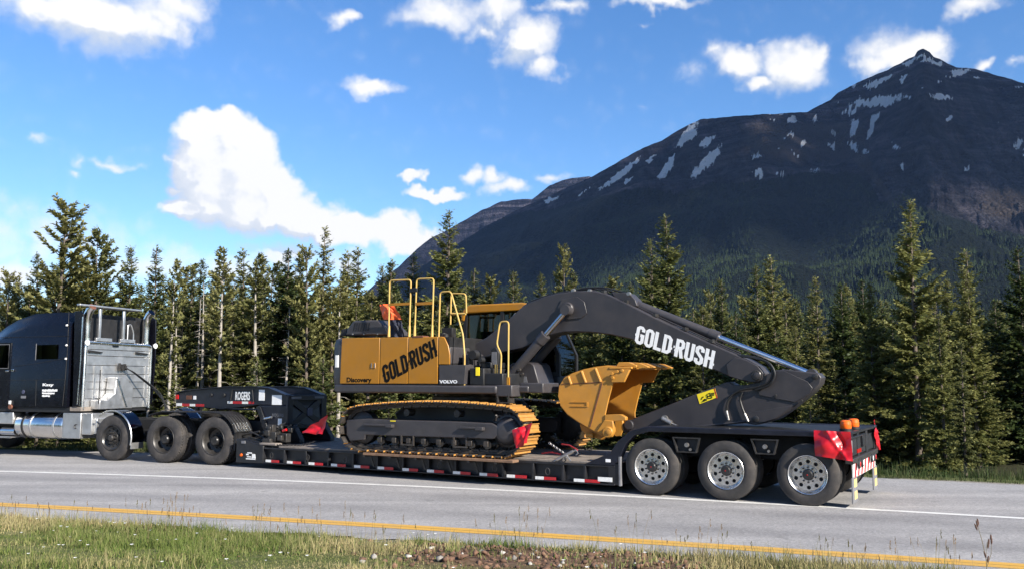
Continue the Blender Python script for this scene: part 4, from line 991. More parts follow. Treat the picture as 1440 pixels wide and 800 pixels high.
# rear face: frame and X brace
fx = MB(); y0, y1 = NY0-.03, NY1+.03
fx.box(xe, xe+.05, y0, y0+.17, zb, zt+.01); fx.box(xe, xe+.05, y1-.17, y1, zb, zt+.01); fx.box(xe, xe+.052, y0+.17, y1-.17, zt-.11, zt+.012); fx.box(xe, xe+.052, y0+.17, y1-.17, zb, zb+.09)
for s in (0, 1):
    ya, yb = (y0+.15, y1-.15) if s == 0 else (y1-.15, y0+.15); dy = (yb-ya); dz = zt-.1-(zb+.08); L_ = math.hypot(dy, dz); ny, nz = -dz/L_*.07, dy/L_*.07
    q = [(ya+ny, zb+.08+nz), (yb+ny, zt-.1+nz), (yb-ny, zt-.1-nz), (ya-ny, zb+.08-nz)]; fx.prism(q, xe+.001+.004*s, xe+.038+.005*s, ax='x')
rf = fx.build('neck_rear_frame', 'neck_black', neck, bevel=.008)
b_ = MB(); b_.box(xe-.03, xe-.001, y0+.04, y1-.04, zb+.01, zt-.02); b_.build('neck_rear_panel', 'near_black', neck)
b_ = MB(); b_.box(xe+.046, xe+.06, 1.22, 1.38, (zb+zt)/2-.09, (zb+zt)/2+.09); b_.build('center_plate', 'decal_navy', rf)
for y in (y0+.10, y1-.42): b_ = MB(); b_.box(xe+.053, xe+.058, y+.0, y+.32, zt-.07, zt-.02); b_.build('reflector', 'flap_grey', rf)
# neck decals and reflective tape
def decal_px(px0, py0, px1, py1, w, material, name, parent, eps=.004):
    (xa, za), (xb, zb_) = T.P(px0, py1, w), T.P(px1, py0, w); b_ = MB(); b_.box(xa, xb, w-eps, w-.001, za, zb_); return b_.build(name, material, parent)
decal_px(248,566.3,256,570,NY0,'reflect_white','reflective_strip',neck); decal_px(256,567,266.5,570.5,NY0,'reflect_red','reflective_strip',neck); decal_px(266.8,567.3,274.5,570.6,NY0,'reflect_white','reflective_strip',neck); decal_px(275,567.6,287,570.8,NY0,'reflect_red','reflective_strip',neck)
decal_px(320,563.5,327,566.8,NY0,'reflect_white','reflective_strip',neck); decal_px(327.3,563.7,340,567,NY0,'reflect_red','reflective_strip',neck); decal_px(340.3,564,349,567.2,NY0,'reflect_white','reflective_strip',neck); decal_px(349.3,564,357,567.2,NY0,'reflect_red','reflective_strip',neck)
decal_px(247.5,554,251.5,560.5,NY0,'red_lens','marker_lamp',neck,.02); decal_px(262,555.5,270,561,NY0,'rust','data_plate',neck,.006); decal_px(272,556,276,561,NY0,'decal_white','data_plate',neck,.006)
for px in (297, 315):
    x, z = T.P(px, 555, NY0); b_ = MB(); b_.lathe([(NY0-.03, .004), (NY0-.03, .045), (NY0-.002, .05)], c=(x, 0, z), n=16); b_.build('pin_boss', 'near_black', neck)
decal_px(364,547.5,372.5,562.5,NY0,'decal_white','data_plate',neck,.006); decal_px(382.5,555,396.5,568.5,NY0,'decal_white','data_plate',neck,.006)
(xa, za), (xb, zb_) = T.P(331,562,NY0), T.P(352,550,NY0)
fr_ = MB(); fr_.tube([(xa-.14,NY0-.02,za-.03),(xa-.09,NY0-.02,zb_+.035),(xb+.09,NY0-.02,zb_+.035),(xb+.14,NY0-.02,za-.03)], .010, 6); fr_.build('name_plate_guard', 'dark_steel', neck)
font_text('ROGERS', (xa, NY0, za), (1,0,0), (0,0,1), (0,-1,0), zb_-za, xb-xa, .03, .006).build('lettering', 'decal_white', neck, smooth=0)
(xa, za), (xb, zb_) = T.P(383,585,NY0), T.P(399,581,NY0)
font_text('ROGERS', (xa, NY0, za), (1,0,0), (0,0,1), (0,-1,0), (zb_-za), xb-xa, .02, .006).build('lettering', 'flap_grey', nb, smooth=0)
decal_px(391,588,396.5,597,NY0,'decal_white','data_plate',nb,.008); decal_px(388,599,396,602.5,NY0-.1,'decal_white','data_plate',nb,.02)
# lower arms, cylinder, pony engine and hoses between neck and deck
a_ = MB(); x0, z0 = T.P(372, 604, NY0); x1, z1 = T.P(362, 571, NY0)
a_.prism([(x1,z1),(x1+.12,z1),(x0+.16,z0),(x0,z0)], NY0-.04, NY0-.003); a_.build('neck_gusset', 'trailer_black', nb, bevel=.006)
for y in (.75, 1.75):
    a_ = MB(); a_.prism([(xe-1.0,.50),(xe-1.0,.72),(xe-.45,.95),(xe+.05,.95),(xe+.30,.62),(xe+.30,.49)], y, y+.14); a_.build('lift_arm', 'trailer_black', tl, bevel=.015)
c_ = MB(); c_.cyl((xe-.75,.60,.62), (xe-.10,.60,.92), .055, n=14); c_.cyl((xe-.10,.60,.92), (xe+.02,.60,.975), .03, n=12); c_.build('lift_cylinder', 'dark_steel', tl)
x0, z0 = T.P(373,587,NY0-.05); c_ = MB(); c_.cyl((x0,NY0-.07,z0-.02),(x0+.22,NY0-.07,z0+.02),.03,n=12); c_.build('accumulator', 'polished_alu', tl)
e_ = MB()
for k in range(16):
    cx = xe-.15+rt.uniform(-.25,.45); cy = .35+rt.uniform(-.2,.25); cz = .66+rt.uniform(-.12,.22); s = rt.uniform(.04,.12); e_.box(cx-s,cx+s,cy-s*.7,cy+s*.7,max(.515,cz-s),cz+s*.8)
e_.build('pump_unit', 'dark_steel', tl, bevel=.012)
x0, z0 = T.P(398, 604, .2); e_ = MB(); e_.cyl((x0,.2,z0-.02),(x0+.10,.2,z0+.01),.03,n=10); e_.build('pump_cap', 'red_lens', tl)
for k in range(6):
    h_ = MB(); p0 = Vector((xe-.9+.1*k,.25+.1*k,.55)); p3 = Vector((xe+.1+.08*k,.35+.07*k,.78+.03*k)); h_.tube([tuple(p0.lerp(p3, f)+Vector((0,0,.18*math.sin(PI*f)*(1 if k % 2 else -.5)+(.1 if k % 2 == 0 else 0)*f))) for f in [q/8 for q in range(9)]], .014, 6); h_.build('hydraulic_hose', 'rubber', tl)
for px0, py0, px1, py1 in ((352,606,386,622),(374,600,392,618),(338,612,365,606)):
    (xa, za), (xb, zb_) = T.P(px0,py0,.35), T.P(px1,py1,.35); h_ = MB(); h_.cyl((xa,.35,za),(xb,.35,max(.52,zb_)),.022,n=8); h_.build('link_rod', 'dark_steel', tl)
x0, z0 = T.P(366, 622, .05); x1, _ = T.P(389, 622, .05); w_ = MB(); w_.box(x0, x1, .02, .22, .512, .56); w_.build('wood_block', 'deck_wood', tl, bevel=.01)

# rear bogie
bf = MB()
top = T.L([(838,648),(862,622),(884,606),(905,600)]); zt = 1.145
side = [(-3.30,.515),(-3.22,.62)]+[(x, z) for x, z in top[1:]]+[(.66,zt),(.66,zt-.085),(-2.60,zt-.085),(-2.86,.96),(-3.05,.78),(-3.08,.515)]
side = [(-3.42,.512),(-3.15,.88),(-2.92,1.06),(-2.62,zt),(.66,zt),(.66,zt-.085),(-2.58,zt-.085),(-2.84,.99),(-3.0,.84),(-3.16,.512)]
bf.prism(side, -.01, .16); bf.prism(side, TW-.16, TW+.01)
bog = bf.build('bogie_side_rail', 'neck_black', tl, bevel=.012)
pl = MB(); pl.prism([(-2.9,1.04),(-2.62,zt-.012),(.64,zt-.012),(.64,zt-.05),(-2.6,zt-.05)], .162, TW-.162); pl.build('bogie_deck_plate', 'trailer_black', tl)
for y in (.78, TW-.98):
    q = MB(); q.prism([(-3.3,.50),(-2.7,.95),(-2.5,1.09),(.62,1.09),(.62,.62),(-2.3,.62),(-2.9,.20),(-3.3,.16)], y, y+.20); q.build('bogie_beam', 'near_black', tl)
q = MB(); q.prism([(-3.34,.13),(-3.12,.135),(-3.12,.505),(-3.34,.50)], 0.005, TW-.005); rc = q.build('deck_rear_wall', 'trailer_black', tl, bevel=.008)
q = MB(); q.box(-3.135,-3.105,-.015,.06,.125,.62); q.build('end_angle', 'flap_grey', rc)
q = MB(); q.prism([(-3.78,.47),(-3.2,.47),(-3.2,.72)], -.006, .05); q.build('corner_gusset', 'neck_black', rc)
(xa, za), (xb, zb_) = T.P(852,649), T.P(859,645); q = MB(); q.box(xa,xb,-.012,-.007,za,zb_); q.build('data_plate', 'decal_white', rc)
(xa, za), (xb, zb_) = T.P(841,676), T.P(861,671); q = MB(); q.box(xa,xb,-.006,.0,za,zb_); q.build('data_plate', 'reflect_white', rc)
for (pa, pb) in (((946,615),(985,635)), ((1056,617.5),(1095,637.5))):      # trapezoid hangers with an air fitting inside
    (xa, za), (xb, zb_) = T.P(pa[0], pb[1], .03), T.P(pb[0], pa[1], .03); q = MB(); c = .075; t_ = .018
    O_ = [(xa,zb_),(xb,zb_),(xb-c,za),(xa+c,za)]; I_ = [(xa+.03,zb_-t_),(xb-.03,zb_-t_),(xb-c-.016,za+t_),(xa+c+.016,za+t_)]
    for i in range(4):
        j = (i+1) % 4; q.prism([O_[i],O_[j],I_[j],I_[i]], .012, .075)
    hg = q.build('hanger_bracket', 'dark_steel', bog)
    q = MB(); q.box(xa+.06, xb-.06, .078, .09, za+.01, zb_-.01); q.build('hanger_back', 'near_black', hg)
    q = MB(); q.lathe([(.02,.01),(.02,.035),(.07,.04)], c=((xa+xb)/2,0,(za+zb_)/2), n=14); q.lathe([(.02,.005),(.02,.022),(.06,.026)], c=((xa+xb)/2+.06,0,za+.05), n=10); q.build('air_fitting', 'chain_bright', hg)
for k, xw in enumerate((-2.55, -1.28, 0.0)):
    wheel_trailer(tl, (xw, 0.0, .475)); wheel_trailer(tl, (xw, TW, .475), True)
    ax = MB(); ax.cyl((xw,.5,.475),(xw,TW-.5,.475),.065,n=12); ax.box(xw-.05,xw+.05,.62,.76,.47,.95); ax.box(xw-.05,xw+.05,TW-.76,TW-.62,.47,.95); ax.build('axle', 'near_black', tl)
    ab = MB(); ab.lathe([(0,.14),(.06,.155),(.12,.14),(.18,.155),(.24,.13)], c=(xw+.25,.88,.60), n=16, ax='z'); ab.lathe([(0,.14),(.06,.155),(.12,.14),(.18,.155),(.24,.13)], c=(xw+.25,TW-.88,.60), n=16, ax='z'); ab.build('air_spring', 'rubber', tl)
# tail: light bar, chevron board, flaps, beacons
XE = .67
q = MB(); q.box(XE-.12,XE,.06,TW-.06,.66,.74); tb = q.build('tail_bar', 'dark_steel', tl, bevel=.008)
q = MB(); q.box(XE-.16,XE-.04,.05,.16,.745,zt-.09); q.box(XE-.16,XE-.04,TW-.16,TW-.05,.745,zt-.09); q.build('tail_post', 'trailer_black', tl, bevel=.006)
q = MB(); q.box(XE-.10,XE-.06,.16,TW-.16,.76,1.02); q.build('tail_panel', 'near_black', tl)
q = MB(); q.box(XE-.14,XE-.02,.10,1.15,1.03,1.06); q.box(XE-.14,XE-.02,1.15,1.40,.86,1.06); q.build('tail_box', 'trailer_black', tl, bevel=.006)
q = MB(); q.box(XE-.058,XE-.045,.75,1.10,.78,.84); q.build('tail_plate', 'red_lens', tl)
q = MB(); q.box(XE-.07,XE-.05,.24,.33,.82,1.0); q.build('tail_plate', 'flap_grey', tl)
ch = MB(); ch.box(XE-.05,XE-.03,.20,TW-.20,.44,.655); cb = ch.build('chevron_board', 'reflect_white', tl)
for k in range(7):
    y = .26+k*.31; q = MB(); q.prism([(y,.445),(y+.13,.445),(y+.27,.65),(y+.14,.65)], XE-.031, XE-.027, ax='x'); q.build('red_stripe', 'reflect_red', cb, smooth=0)
for y in (.50, .80, 1.8, 2.1):
    q = MB(); q.lathe([(.0,.075),(.02,.07),(.035,.05),(.035,.005)], c=(XE-.005,y,.70 if False else .63), n=16, ax='x'); lt = q.build('tail_lamp', 'near_black', tb)
    q = MB(); q.lathe([(.035,.045),(.04,.035),(.042,.004)], c=(XE-.005,y,.63), n=12, ax='x'); q.build('lens', 'clear_lens' if y in (.8, 1.8) else 'red_lens', lt)
for y in (.06, TW-.50):
    q = MB(); q.box(XE-.045,XE-.03,y,y+.44,.07,.45); f_ = q.build('mud_flap', 'flap_grey', tl)
    for z in (.12, .30):
        q = MB(); q.box(XE-.0295,XE-.026,y+.16,y+.38,z,z+.12); q.build('reflector', 'reflect_yellow', f_)
for y in (.35, 1.05):
    q = MB(); q.lathe([(0,.095),(.035,.095),(.04,.085)], c=(XE-.14,y,zt-.008), n=20, ax='z'); bs = q.build('beacon', 'near_black', tl)
    q = MB(); q.lathe([(.04,.080),(.05,.086),(.095,.085),(.10,.079),(.105,.085),(.15,.080),(.168,.060),(.172,.005)], c=(XE-.14,y,zt-.008), n=20, ax='z'); q.build('lens', 'amber_lens', bs)
for s, y in ((0, 0.0), (1, TW)):
    q = MB(); q.cyl((.10,.35 if s == 0 else TW-.35,.35),(.10,.62 if s == 0 else TW-.62,.35),.09,n=14); q.build('brake_chamber', 'dark_steel', tl)

# ---- loads lying on the trailer
for (pa, pb, yw, lab) in (((511,634),(722,651),-.22,'long worn timber plank under the near excavator track, on the outriggers'),):
    x0 = T.P(*pa, yw)[0]; x1 = T.P(*pb, yw)[0]; q = MB(); n = 24
    q.box(x0, x1, -.24, -.02, .438, .488); alone(q, 'timber_plank', lab, 'plank', T, (x0, -.12, .438), 'timber', bevel=.008)
for px in (516, 552, 588, 624, 662, 700):            # outrigger arms carrying the plank
    x = xs_of(px, 640, -.1); q = MB(); q.prism([(x,.40),(x+.05,.40),(x+.13,.20),(x+.09,.20)], -.02, .0); q.box(x, x+.05, -.23, .02, .405, .434); q.build('outrigger', 'dark_steel', deck)
def cloth(frame, corners, nx, ny, bulge, seed, name, label, material, amp=.03, group=None, thick=.006):
    """a bent cloth sheet between four frame-space corners (x,y,z): a b (top) d c (bottom)"""
    a, b, c, d_ = [Vector(p) for p in corners]; mb = MB(); r = random.Random(seed); ph = r.uniform(0, 6)
    nrm = (b-a).cross(d_-a).normalized()
    for layer in (0, 1):
        vs = []
        for j in range(ny+1):
            for i in range(nx+1):
                u, v = i/nx, j/ny; p = a.lerp(b, u).lerp(d_.lerp(c, u), v)
                w = amp*(math.sin(u*7+ph+2*v)*(.4+v)+.6*math.sin(v*6-u*3+ph))*min(1, 4*u*(1-u)+.4) + bulge*math.sin(PI*u)*math.sin(PI*min(v*1.1, 1))
                w += amp*.35*math.sin((u*11+v*13)+ph)+amp*1.3*math.exp(-((u-.78+.35*abs(v-.45))/.05)**2)-amp*.9*math.exp(-((u-.35-.5*v)/.07)**2)
                vs.append(tuple(p+nrm*(w+thick*layer)))
        st = nx+1; fs = [(j*st+i, j*st+i+1, (j+1)*st+i+1, (j+1)*st+i) for j in range(ny) for i in range(nx)]
        if layer: fs = [q[::-1] for q in fs]
        mb.add(vs, fs)
    off = tuple(a); o = alone(mb, name, label, 'flag', frame, off, material, group, smooth=60); return o
(xa, za), (xb, zb_) = T.P(1144,604,-.06), T.P(1196,607,-.06); (xc, zc), (xd, zd) = T.P(1200,648,-.06), T.P(1147,640,-.06)
cloth(T, [(xa,-.06,za),(xb,-.06,zb_),(xc,-.09,zc),(xd,-.10,zd)], 26, 20, -.05, 3, 'red_flag', 'large shiny red flag wrapped over the near tail corner of the trailer', 'red_cloth', .032)
cloth(T, [(XE-.05,TW+.12,1.24),(XE-.02,TW-.32,1.02),(XE+.0,TW+.02,.72),(XE-.03,TW+.12,.70)], 12, 12, .03, 5, 'red_flag', 'narrow red flag hanging at the far tail corner of the trailer', 'red_cloth', .02)
(xa, za), (xb, zb_), (xc, zc), (xd, zd) = T.P(425,606,.35), T.P(461,583,.35), T.P(456,610,.35), T.P(436,605.5,.35)
cloth(T, [(xa,.35,za),(xb,.35,zb_),(xc,.30,zc),(xa+.02,.33,za-.03)], 16, 10, .03, 8, 'red_flag', 'pointed red flag hung on the braced end of the gooseneck', 'red_cloth', .02)
(xa, za), (xb, zb_), (xc, zc), (xd, zd) = T.P(720,604,-.24), T.P(748,594,-.24), T.P(742,622,-.24), T.P(727,630,-.24)
cloth(T, [(xa,-.24,za),(xb,-.24,zb_),(xc,-.27,zc),(xd,-.27,zd)], 14, 12, -.03, 12, 'red_flag', 'crumpled red flag tied round the end of the excavator track', 'red_cloth', .022)
# chains and binders at the rear of the deck
def chain(p0, p1, sag, name, label, material='chain_bright', link=.055, r=.0085, group=None):
    p0, p1 = Vector(p0), Vector(p1); L_ = (p1-p0).length; n = max(4, int(L_/link/.72)); mb = MB()
    for k in range(n):
        f = (k+.5)/n; c = p0.lerp(p1, f); c.z = max(.525, c.z-sag*math.sin(PI*f)); t_ = (p1-p0).normalized(); s_ = t_.cross(Vector((0,0,1))).normalized() if k % 2 else Vector((0,0,1))
        s_ = (s_-t_*s_.dot(t_)).normalized()
        mb.tube([tuple(c+t_*(math.cos(a)*link*.5)+s_*(math.sin(a)*link*.32)) for a in [2*PI*q/8 for q in range(8)]], r, 4, closed=True)
    alone(mb, name, label, 'chain', T, tuple(p0), material, group)
def at(px, py, w): x, z = T.P(px, py, w); return (x, w, z)
chain(at(772,622,.15), at(798,640,.05), .0, 'lashing_chain', 'bright steel chain from the track end down to the ratchet binder')
chain(at(798,640,.05), at(791,660,-.01), .0, 'lashing_chain', 'short chain hanging over the deck rail below the ratchet binder')
chain(at(775,613,.9), at(832,632,.9), .04, 'lashing_chain', 'dark chain running back across the deck under the bucket', 'dark_steel')
chain(at(388,626,.05), at(445,620,.3), .05, 'lashing_chain', 'dark chain along the front of the deck by the gooseneck', 'dark_steel')
q = MB(); q.cyl(at(783,646,.03), at(806,634,.08), .032, n=10); q.cyl(at(779,648,.03), at(810,632,.08), .015, n=8); q.cyl(at(797,640,.0), at(803,648,-.02), .014, n=8); q.tube([at(806,634,.08), at(811,633,.06), at(813,637,.05), at(810,639,.05)], .012, 6)
alone(q, 'ratchet_binder', 'silver ratchet chain binder on the deck behind the track', 'binder', T, at(795,641,.05), 'chain_bright')
for a_, b_, lab in ((at(762,637,.2), at(788,638,.1), 'red strap lying on the deck beside the track end'), (at(790,624,.35), at(812,632,.12), 'red handle strap crossing the deck towards the binder')):
    q = MB(); q.tube([a_, tuple((Vector(a_)+Vector(b_))/2+Vector((0,0,.03))), b_], .014, 6); alone(q, 'red_strap', lab, 'strap', T, a_, 'strap_red')
# ================================================================== EXCAVATOR (frame T)
ex = thing('excavator', 'yellow and charcoal crawler excavator loaded on the low trailer', 'excavator', T, (-6.85, 1.3, .515))
TB = .535      # underside of the tracks (grouser tips stand on the boards)
def track_path():
    xl, xr = -8.82, -5.38; rl, rr = .445, .455; zc = TB+.455
    pts = []
    for k in range(40): f = k/40; pts.append((xl+(xr-xl)*f, TB+.0))
    for k in range(31): a = R(-90+180*k/30); pts.append((xr+rr*math.cos(a), zc+rr*math.sin(a)))
    for k in range(1, 50):
        f = k/50; x = xr+(xl-xr)*f; pts.append((x, zc+rr*(1-f)+rl*f+.085*math.sin(PI*f)**.8-.035*f))
    for k in range(31): a = R(90+180*k/30); pts.append((xl+rl*math.cos(a), zc-.01*(1-k/30)+rl*math.sin(a)-.035*(1-k/30)))
    return pts
def resample(pts, n):
    P = np.array(pts+[pts[0]]); L_ = np.concatenate([[0], np.cumsum(np.hypot(*np.diff(P, axis=0).T))]); s = np.linspace(0, L_[-1], n+1)[:-1]
    f = lambda q: np.stack([np.interp(q % L_[-1], L_, P[:,0]), np.interp(q % L_[-1], L_, P[:,1])], -1)
    c = f(s); tg = f(s+.02)-f(s-.02); return c, np.arctan2(tg[:,1], tg[:,0]), L_[-1]
TP = track_path(); NSH = 46
cc_, an_, per = resample(TP, NSH)
pit = per/NSH
sh = MB(); w2 = .30
# cross-section of a triple-grouser shoe along the path (x) and inward (z>0)
prof = [(-pit*.40,.006),(-pit*.43,-.030),(-pit*.36,-.034),(-pit*.30,-.010),(-pit*.05,-.008),(-pit*.03,-.022),(pit*.03,-.022),(pit*.05,-.008),(pit*.26,-.010),(pit*.31,-.034),(pit*.37,-.030),(pit*.36,.006),(pit*.30,.012),(-pit*.34,.012)]
sh.prism(prof, -w2, w2); shoe_me = sh.mesh('track_shoe'); shoe_me.shade_smooth(); shoe_me.set_sharp_from_angle(angle=R(30)); shoe_me.materials.append(M['shoe_yellow']); shoe_me.materials.append(M['chain_metal'])
for p_ in shoe_me.polygons:
    if abs(p_.normal.y) > .9 or p_.normal.z > .6: p_.material_index = 1
lk = MB()
for y in (-.11, .07): lk.prism([(-pit*.5,.014),(pit*.5,.014),(pit*.52,.055),(pit*.40,.10),(-pit*.40,.10),(-pit*.52,.055)], y, y+.04)
lk.cyl((pit*.5,-.13,.055),(pit*.5,.13,.055),.022,n=8)
link_me = lk.mesh('track_link'); link_me.materials.append(M['chain_metal'])
cen = np.array([-6.85, TB+.46])
def make_track(yc, outer):
    """outer: -1 when the visible face looks to -y"""
    # frame beam is the parent part
    y0, y1 = yc-.19, yc+.19
    ff_ = MB(); yo = yc+outer*.20
    prof_ = T.L([(487,590),(516,588),(560,590),(640,592),(692,594.5),(700,599),(699,612),(694,617),(600,614),(514,611),(512,618),(492,620),(487,610)], -.10)
    ff_.prism(prof_, min(yo, yo-outer*.40), max(yo, yo-outer*.40)); fr = ff_.build('track_frame', 'grey_paint', ex, bevel=.02)
    b_ = MB(); b_.prism([(-8.9,.85),(-5.45,.85),(-5.45,1.16),(-8.9,1.16)], min(yc-outer*.19, yc-outer*.10), max(yc-outer*.19, yc-outer*.10)); b_.prism([(-8.2,.72),(-5.8,.72),(-5.8,.90),(-8.2,.90)], yc-.10, yc+.10); b_.build('inner_beam', 'near_black', fr)
    for px in ((512, 553), (648, 680)):               # step brackets on the frame side
        xa = T.P(px[0], 597, -.12)[0]; xb = T.P(px[1], 597, -.12)[0]; za = 1.03
        b_ = MB(); b_.prism([(xb-.14,za-.035),(xb+.02,za-.035),(xb+.02,za+.03),(xb-.14,za+.03)], min(yo,yo+outer*.10), max(yo,yo+outer*.10)); b_.prism([(xa,za-.01),(xb-.13,za-.01),(xb-.13,za+.025),(xa,za+.03)], min(yo,yo+outer*.06), max(yo,yo+outer*.06)); b_.build('step', 'grey_paint', fr, bevel=.008)
    b_ = MB(); xa = T.P(548, 591.5, -.12)[0]; b_.box(xa, xa+.13, yo+outer*.004 if outer < 0 else yo, yo if outer < 0 else yo+.004, 1.115, 1.135); b_.build('warning_label', 'decal_yellow', fr)
    for k in range(8):                                # lower rollers
        x = -8.30+k*.36; b_ = MB(); b_.lathe([(yc-.15,.03),(yc-.15,.085),(yc-.07,.095),(yc-.06,.075),(yc+.06,.075),(yc+.07,.095),(yc+.15,.085),(yc+.15,.03)], c=(x,0,TB+.195), n=16); b_.build('track_roller', 'dark_steel', fr)
        b_ = MB(); yr = yc+outer*.17; b_.box(x-.05,x+.05,min(yr,yr+outer*.03),max(yr,yr+outer*.03),TB+.16,TB+.26); b_.build('roller_cap', 'chain_metal', fr, bevel=.008)
    for x in (-7.60, -6.35):                          # roller guards
        b_ = MB(); yr = yc+outer*.18
        for q in ((x-.16,x-.13),(x+.13,x+.16)): b_.prism([(q[0],TB+.12),(q[1],TB+.12),(q[1],TB+.32),(q[0],TB+.32)], min(yr,yr+outer*.03), max(yr,yr+outer*.03))
        b_.prism([(x-.13,TB+.12),(x+.13,TB+.12),(x+.13,TB+.15),(x-.13,TB+.15)], min(yr,yr+outer*.03), max(yr,yr+outer*.03)); b_.build('roller_guard', 'chain_metal', fr)
    for x in (-7.7, -6.5): b_ = MB(); b_.lathe([(yc-.1,.02),(yc-.1,.07),(yc+.1,.07),(yc+.1,.02)], c=(x,0,1.29), n=14); b_.build('carrier_roller', 'dark_steel', fr)
    b_ = MB(); b_.lathe([(yc-.14,.05),(yc-.14,.24),(yc-.09,.33),(yc-.04,.30),(yc+.04,.30),(yc+.09,.33),(yc+.14,.24),(yc+.14,.05)], c=(-8.82,0,TB+.43), n=30); b_.build('idler_wheel', 'dark_steel', fr)
    b_ = MB(); b_.lathe([(yc-.05,.1),(yc-.05,.30),(yc-.035,.345),(yc+.035,.345),(yc+.05,.30),(yc+.05,.1)], c=(-5.38,0,TB+.455), n=42, rfun=lambda a, r, k: r-(.045 if (r > .33 and k % 2) else 0)); b_.build('sprocket', 'dark_steel', fr)
    b_ = MB(); b_.lathe([(yc+outer*.02,.27),(yc+outer*.12,.25),(yc+outer*.19,.19),(yc+outer*.21,.12),(yc+outer*.21,.01)], c=(-5.38,0,TB+.455), n=26); b_.build('final_drive', 'grey_paint', fr)
    # the shoe belt: every shoe its own piece
    base = OFF[fr.name]
    belt = MB()
    ring = cc_[::1]
    for s_ in (-1, 1):
        y = yc+s_*.10; inn = []; out = []
        for (x, z), a in zip(cc_, an_): n_ = (-math.sin(a), math.cos(a)); out.append((x+n_[0]*.02, y, z+n_[1]*.02)); inn.append((x+n_[0]*.055, y, z+n_[1]*.055))
        belt.tube([((p[0]+q[0])/2, y, (p[2]+q[2])/2) for p, q in zip(inn, out)], .032, 6, closed=True)
    bl = belt.build('track', 'chain_metal', ex)
    for (x, z), a in zip(cc_, an_):
        for nm, me in (('track_shoe', shoe_me), ('track_link', link_me)):
            o = bpy.data.objects.new(nm, me); COL.objects.link(o); o.parent = bl; o.location = (x-base[0], yc-base[1], z-base[2]); o.rotation_euler = (0, -a, 0)
make_track(.10, -1); make_track(2.50, 1)
b_ = MB(); b_.prism([(-8.2,.95),(-6.1,.95),(-5.9,1.25),(-6.2,1.52),(-8.0,1.52),(-8.4,1.25)], .5, 2.1); b_.build('car_body', 'grey_paint', ex, bevel=.03)
b_ = MB(); b_.lathe([(1.50,.70),(1.52,.78),(1.60,.78),(1.61,.70),(1.69,.70)], c=(-7.05,1.3,0), n=48, ax='z', rfun=lambda a, r, k: r); b_.build('slew_ring', 'dark_steel', ex)

# ---- upper structure; near side plane y=YS
YS = .02; YF = 2.58
ZB, ZD, ZT = 1.672, 1.85, 2.80
sk_ = MB()
prof_ = [(-9.64,1.71),(-9.56,ZB),(-5.62,ZB),(-5.62,1.83),(-9.62,1.845)]
sk_.prism(prof_, YS-.01, YS+.30); sk_.prism([(-9.3,1.70),(-5.1,1.69),(-5.1,1.83),(-9.3,1.83)], YS+.31, YF); skirt = sk_.build('side_skirt', 'grey_paint', ex, bevel=.035)
# counterweight, rounded in plan
cw = MB(); pl_ = [(-9.02,YS+.012),(-9.30,YS+.012),(-9.50,YS+.05),(-9.60,YS+.16),(-9.78,.55),(-9.88,1.0),(-9.90,1.3),(-9.88,1.6),(-9.78,2.05),(-9.60,YF-.14),(-9.5,YF-.05),(-9.3,YF),(-9.02,YF)]
rings = []
pl_ = [(x-.19 if x < -9.1 else x-.43, y) for x, y in pl_]
for z, ins in ((ZB+.02,.07),(ZB+.10,.02),(2.0,.0),(2.66,.0),(2.78,.03),(2.815,.09)):
    rings.append([(x+(ins if x < -9.1 else 0), y+(ins*.6 if y < .6 else (-ins*.6 if y > 2 else 0)), z) for x, y in pl_])
cw.loft(rings); cwo = cw.build('counterweight', 'grey_paint', ex, smooth=40)
(xa, za), (xb, zb_) = T.P(471.5,516,.02), T.P(475.5,499,.02); b_ = MB(); b_.prism([(xa,za),(xb,za),(xb,zb_),(xa,zb_)], YS-.004, YS+.10); b_.build('marker_light', 'clear_lens', cwo)  # white sticker on the counterweight, no lamp
core_ = MB(); core_.box(-9.05,-6.72,YS+.03,YF-.0,ZD-.01,ZT-.03); core_.build('engine_house', 'near_black', ex)
def panel(pts, name, y0=YS, th=.028, material='machine_yellow'):
    b_ = MB(); b_.prism(pts, y0, y0+th); return b_.build(name, material, ex, bevel=.012)
def pxy(px, py): return T.P(px, py, YS)
XA = pxy(478,500)[0]; XB = pxy(534,500)[0]; XC = pxy(573.8,500)[0]; XD = pxy(616,500)[0]; XE2 = pxy(632.5,500)[0]
g0 = .007
panel([(XA+.01,ZD+.01),(XB-g0,ZD+.01),(XB-g0,ZT),(XA+.04,ZT+.015)], 'side_door')
dr2 = panel([(XB+g0,ZD+.01),(XC-g0,ZD+.01),(XC-g0,ZT-.01),(XB+g0,ZT)], 'side_door')
dr3 = panel([(XC+g0,ZD+.01),(XD-g0,ZD+.01),(XD-g0,ZT-.02),(XC+g0,ZT-.01)], 'side_door')
z512 = pxy(630,512)[1]
tn_ = panel([(XD+g0,z512),(XE2,z512),(XE2+.0,2.42),(XE2-.04,2.60),(XE2-.13,2.76),(XE2-.2,ZT-.02),(XD+g0,ZT-.02)], 'tank_cover')
b_ = MB(); b_.box(XD+.02,XE2-.03,YS+.03,.8,z512,2.60); b_.build('fuel_tank', 'grey_paint', ex, bevel=.04)
# yellow deck on top, with gaps
b_ = MB(); b_.prism([(XA+.03,ZT+.012),(XE2-.19,ZT-.022),(XE2-.19,ZT-.05),(XA+.03,ZT-.02)], YS+.03, 1.05); b_.build('top_deck', 'machine_yellow', ex, bevel=.01)
b_ = MB(); b_.box(-9.0,XE2-.3,1.055,YF-.9,ZT-.06,ZT+.0); b_.build('rear_deck', 'grey_paint', ex)
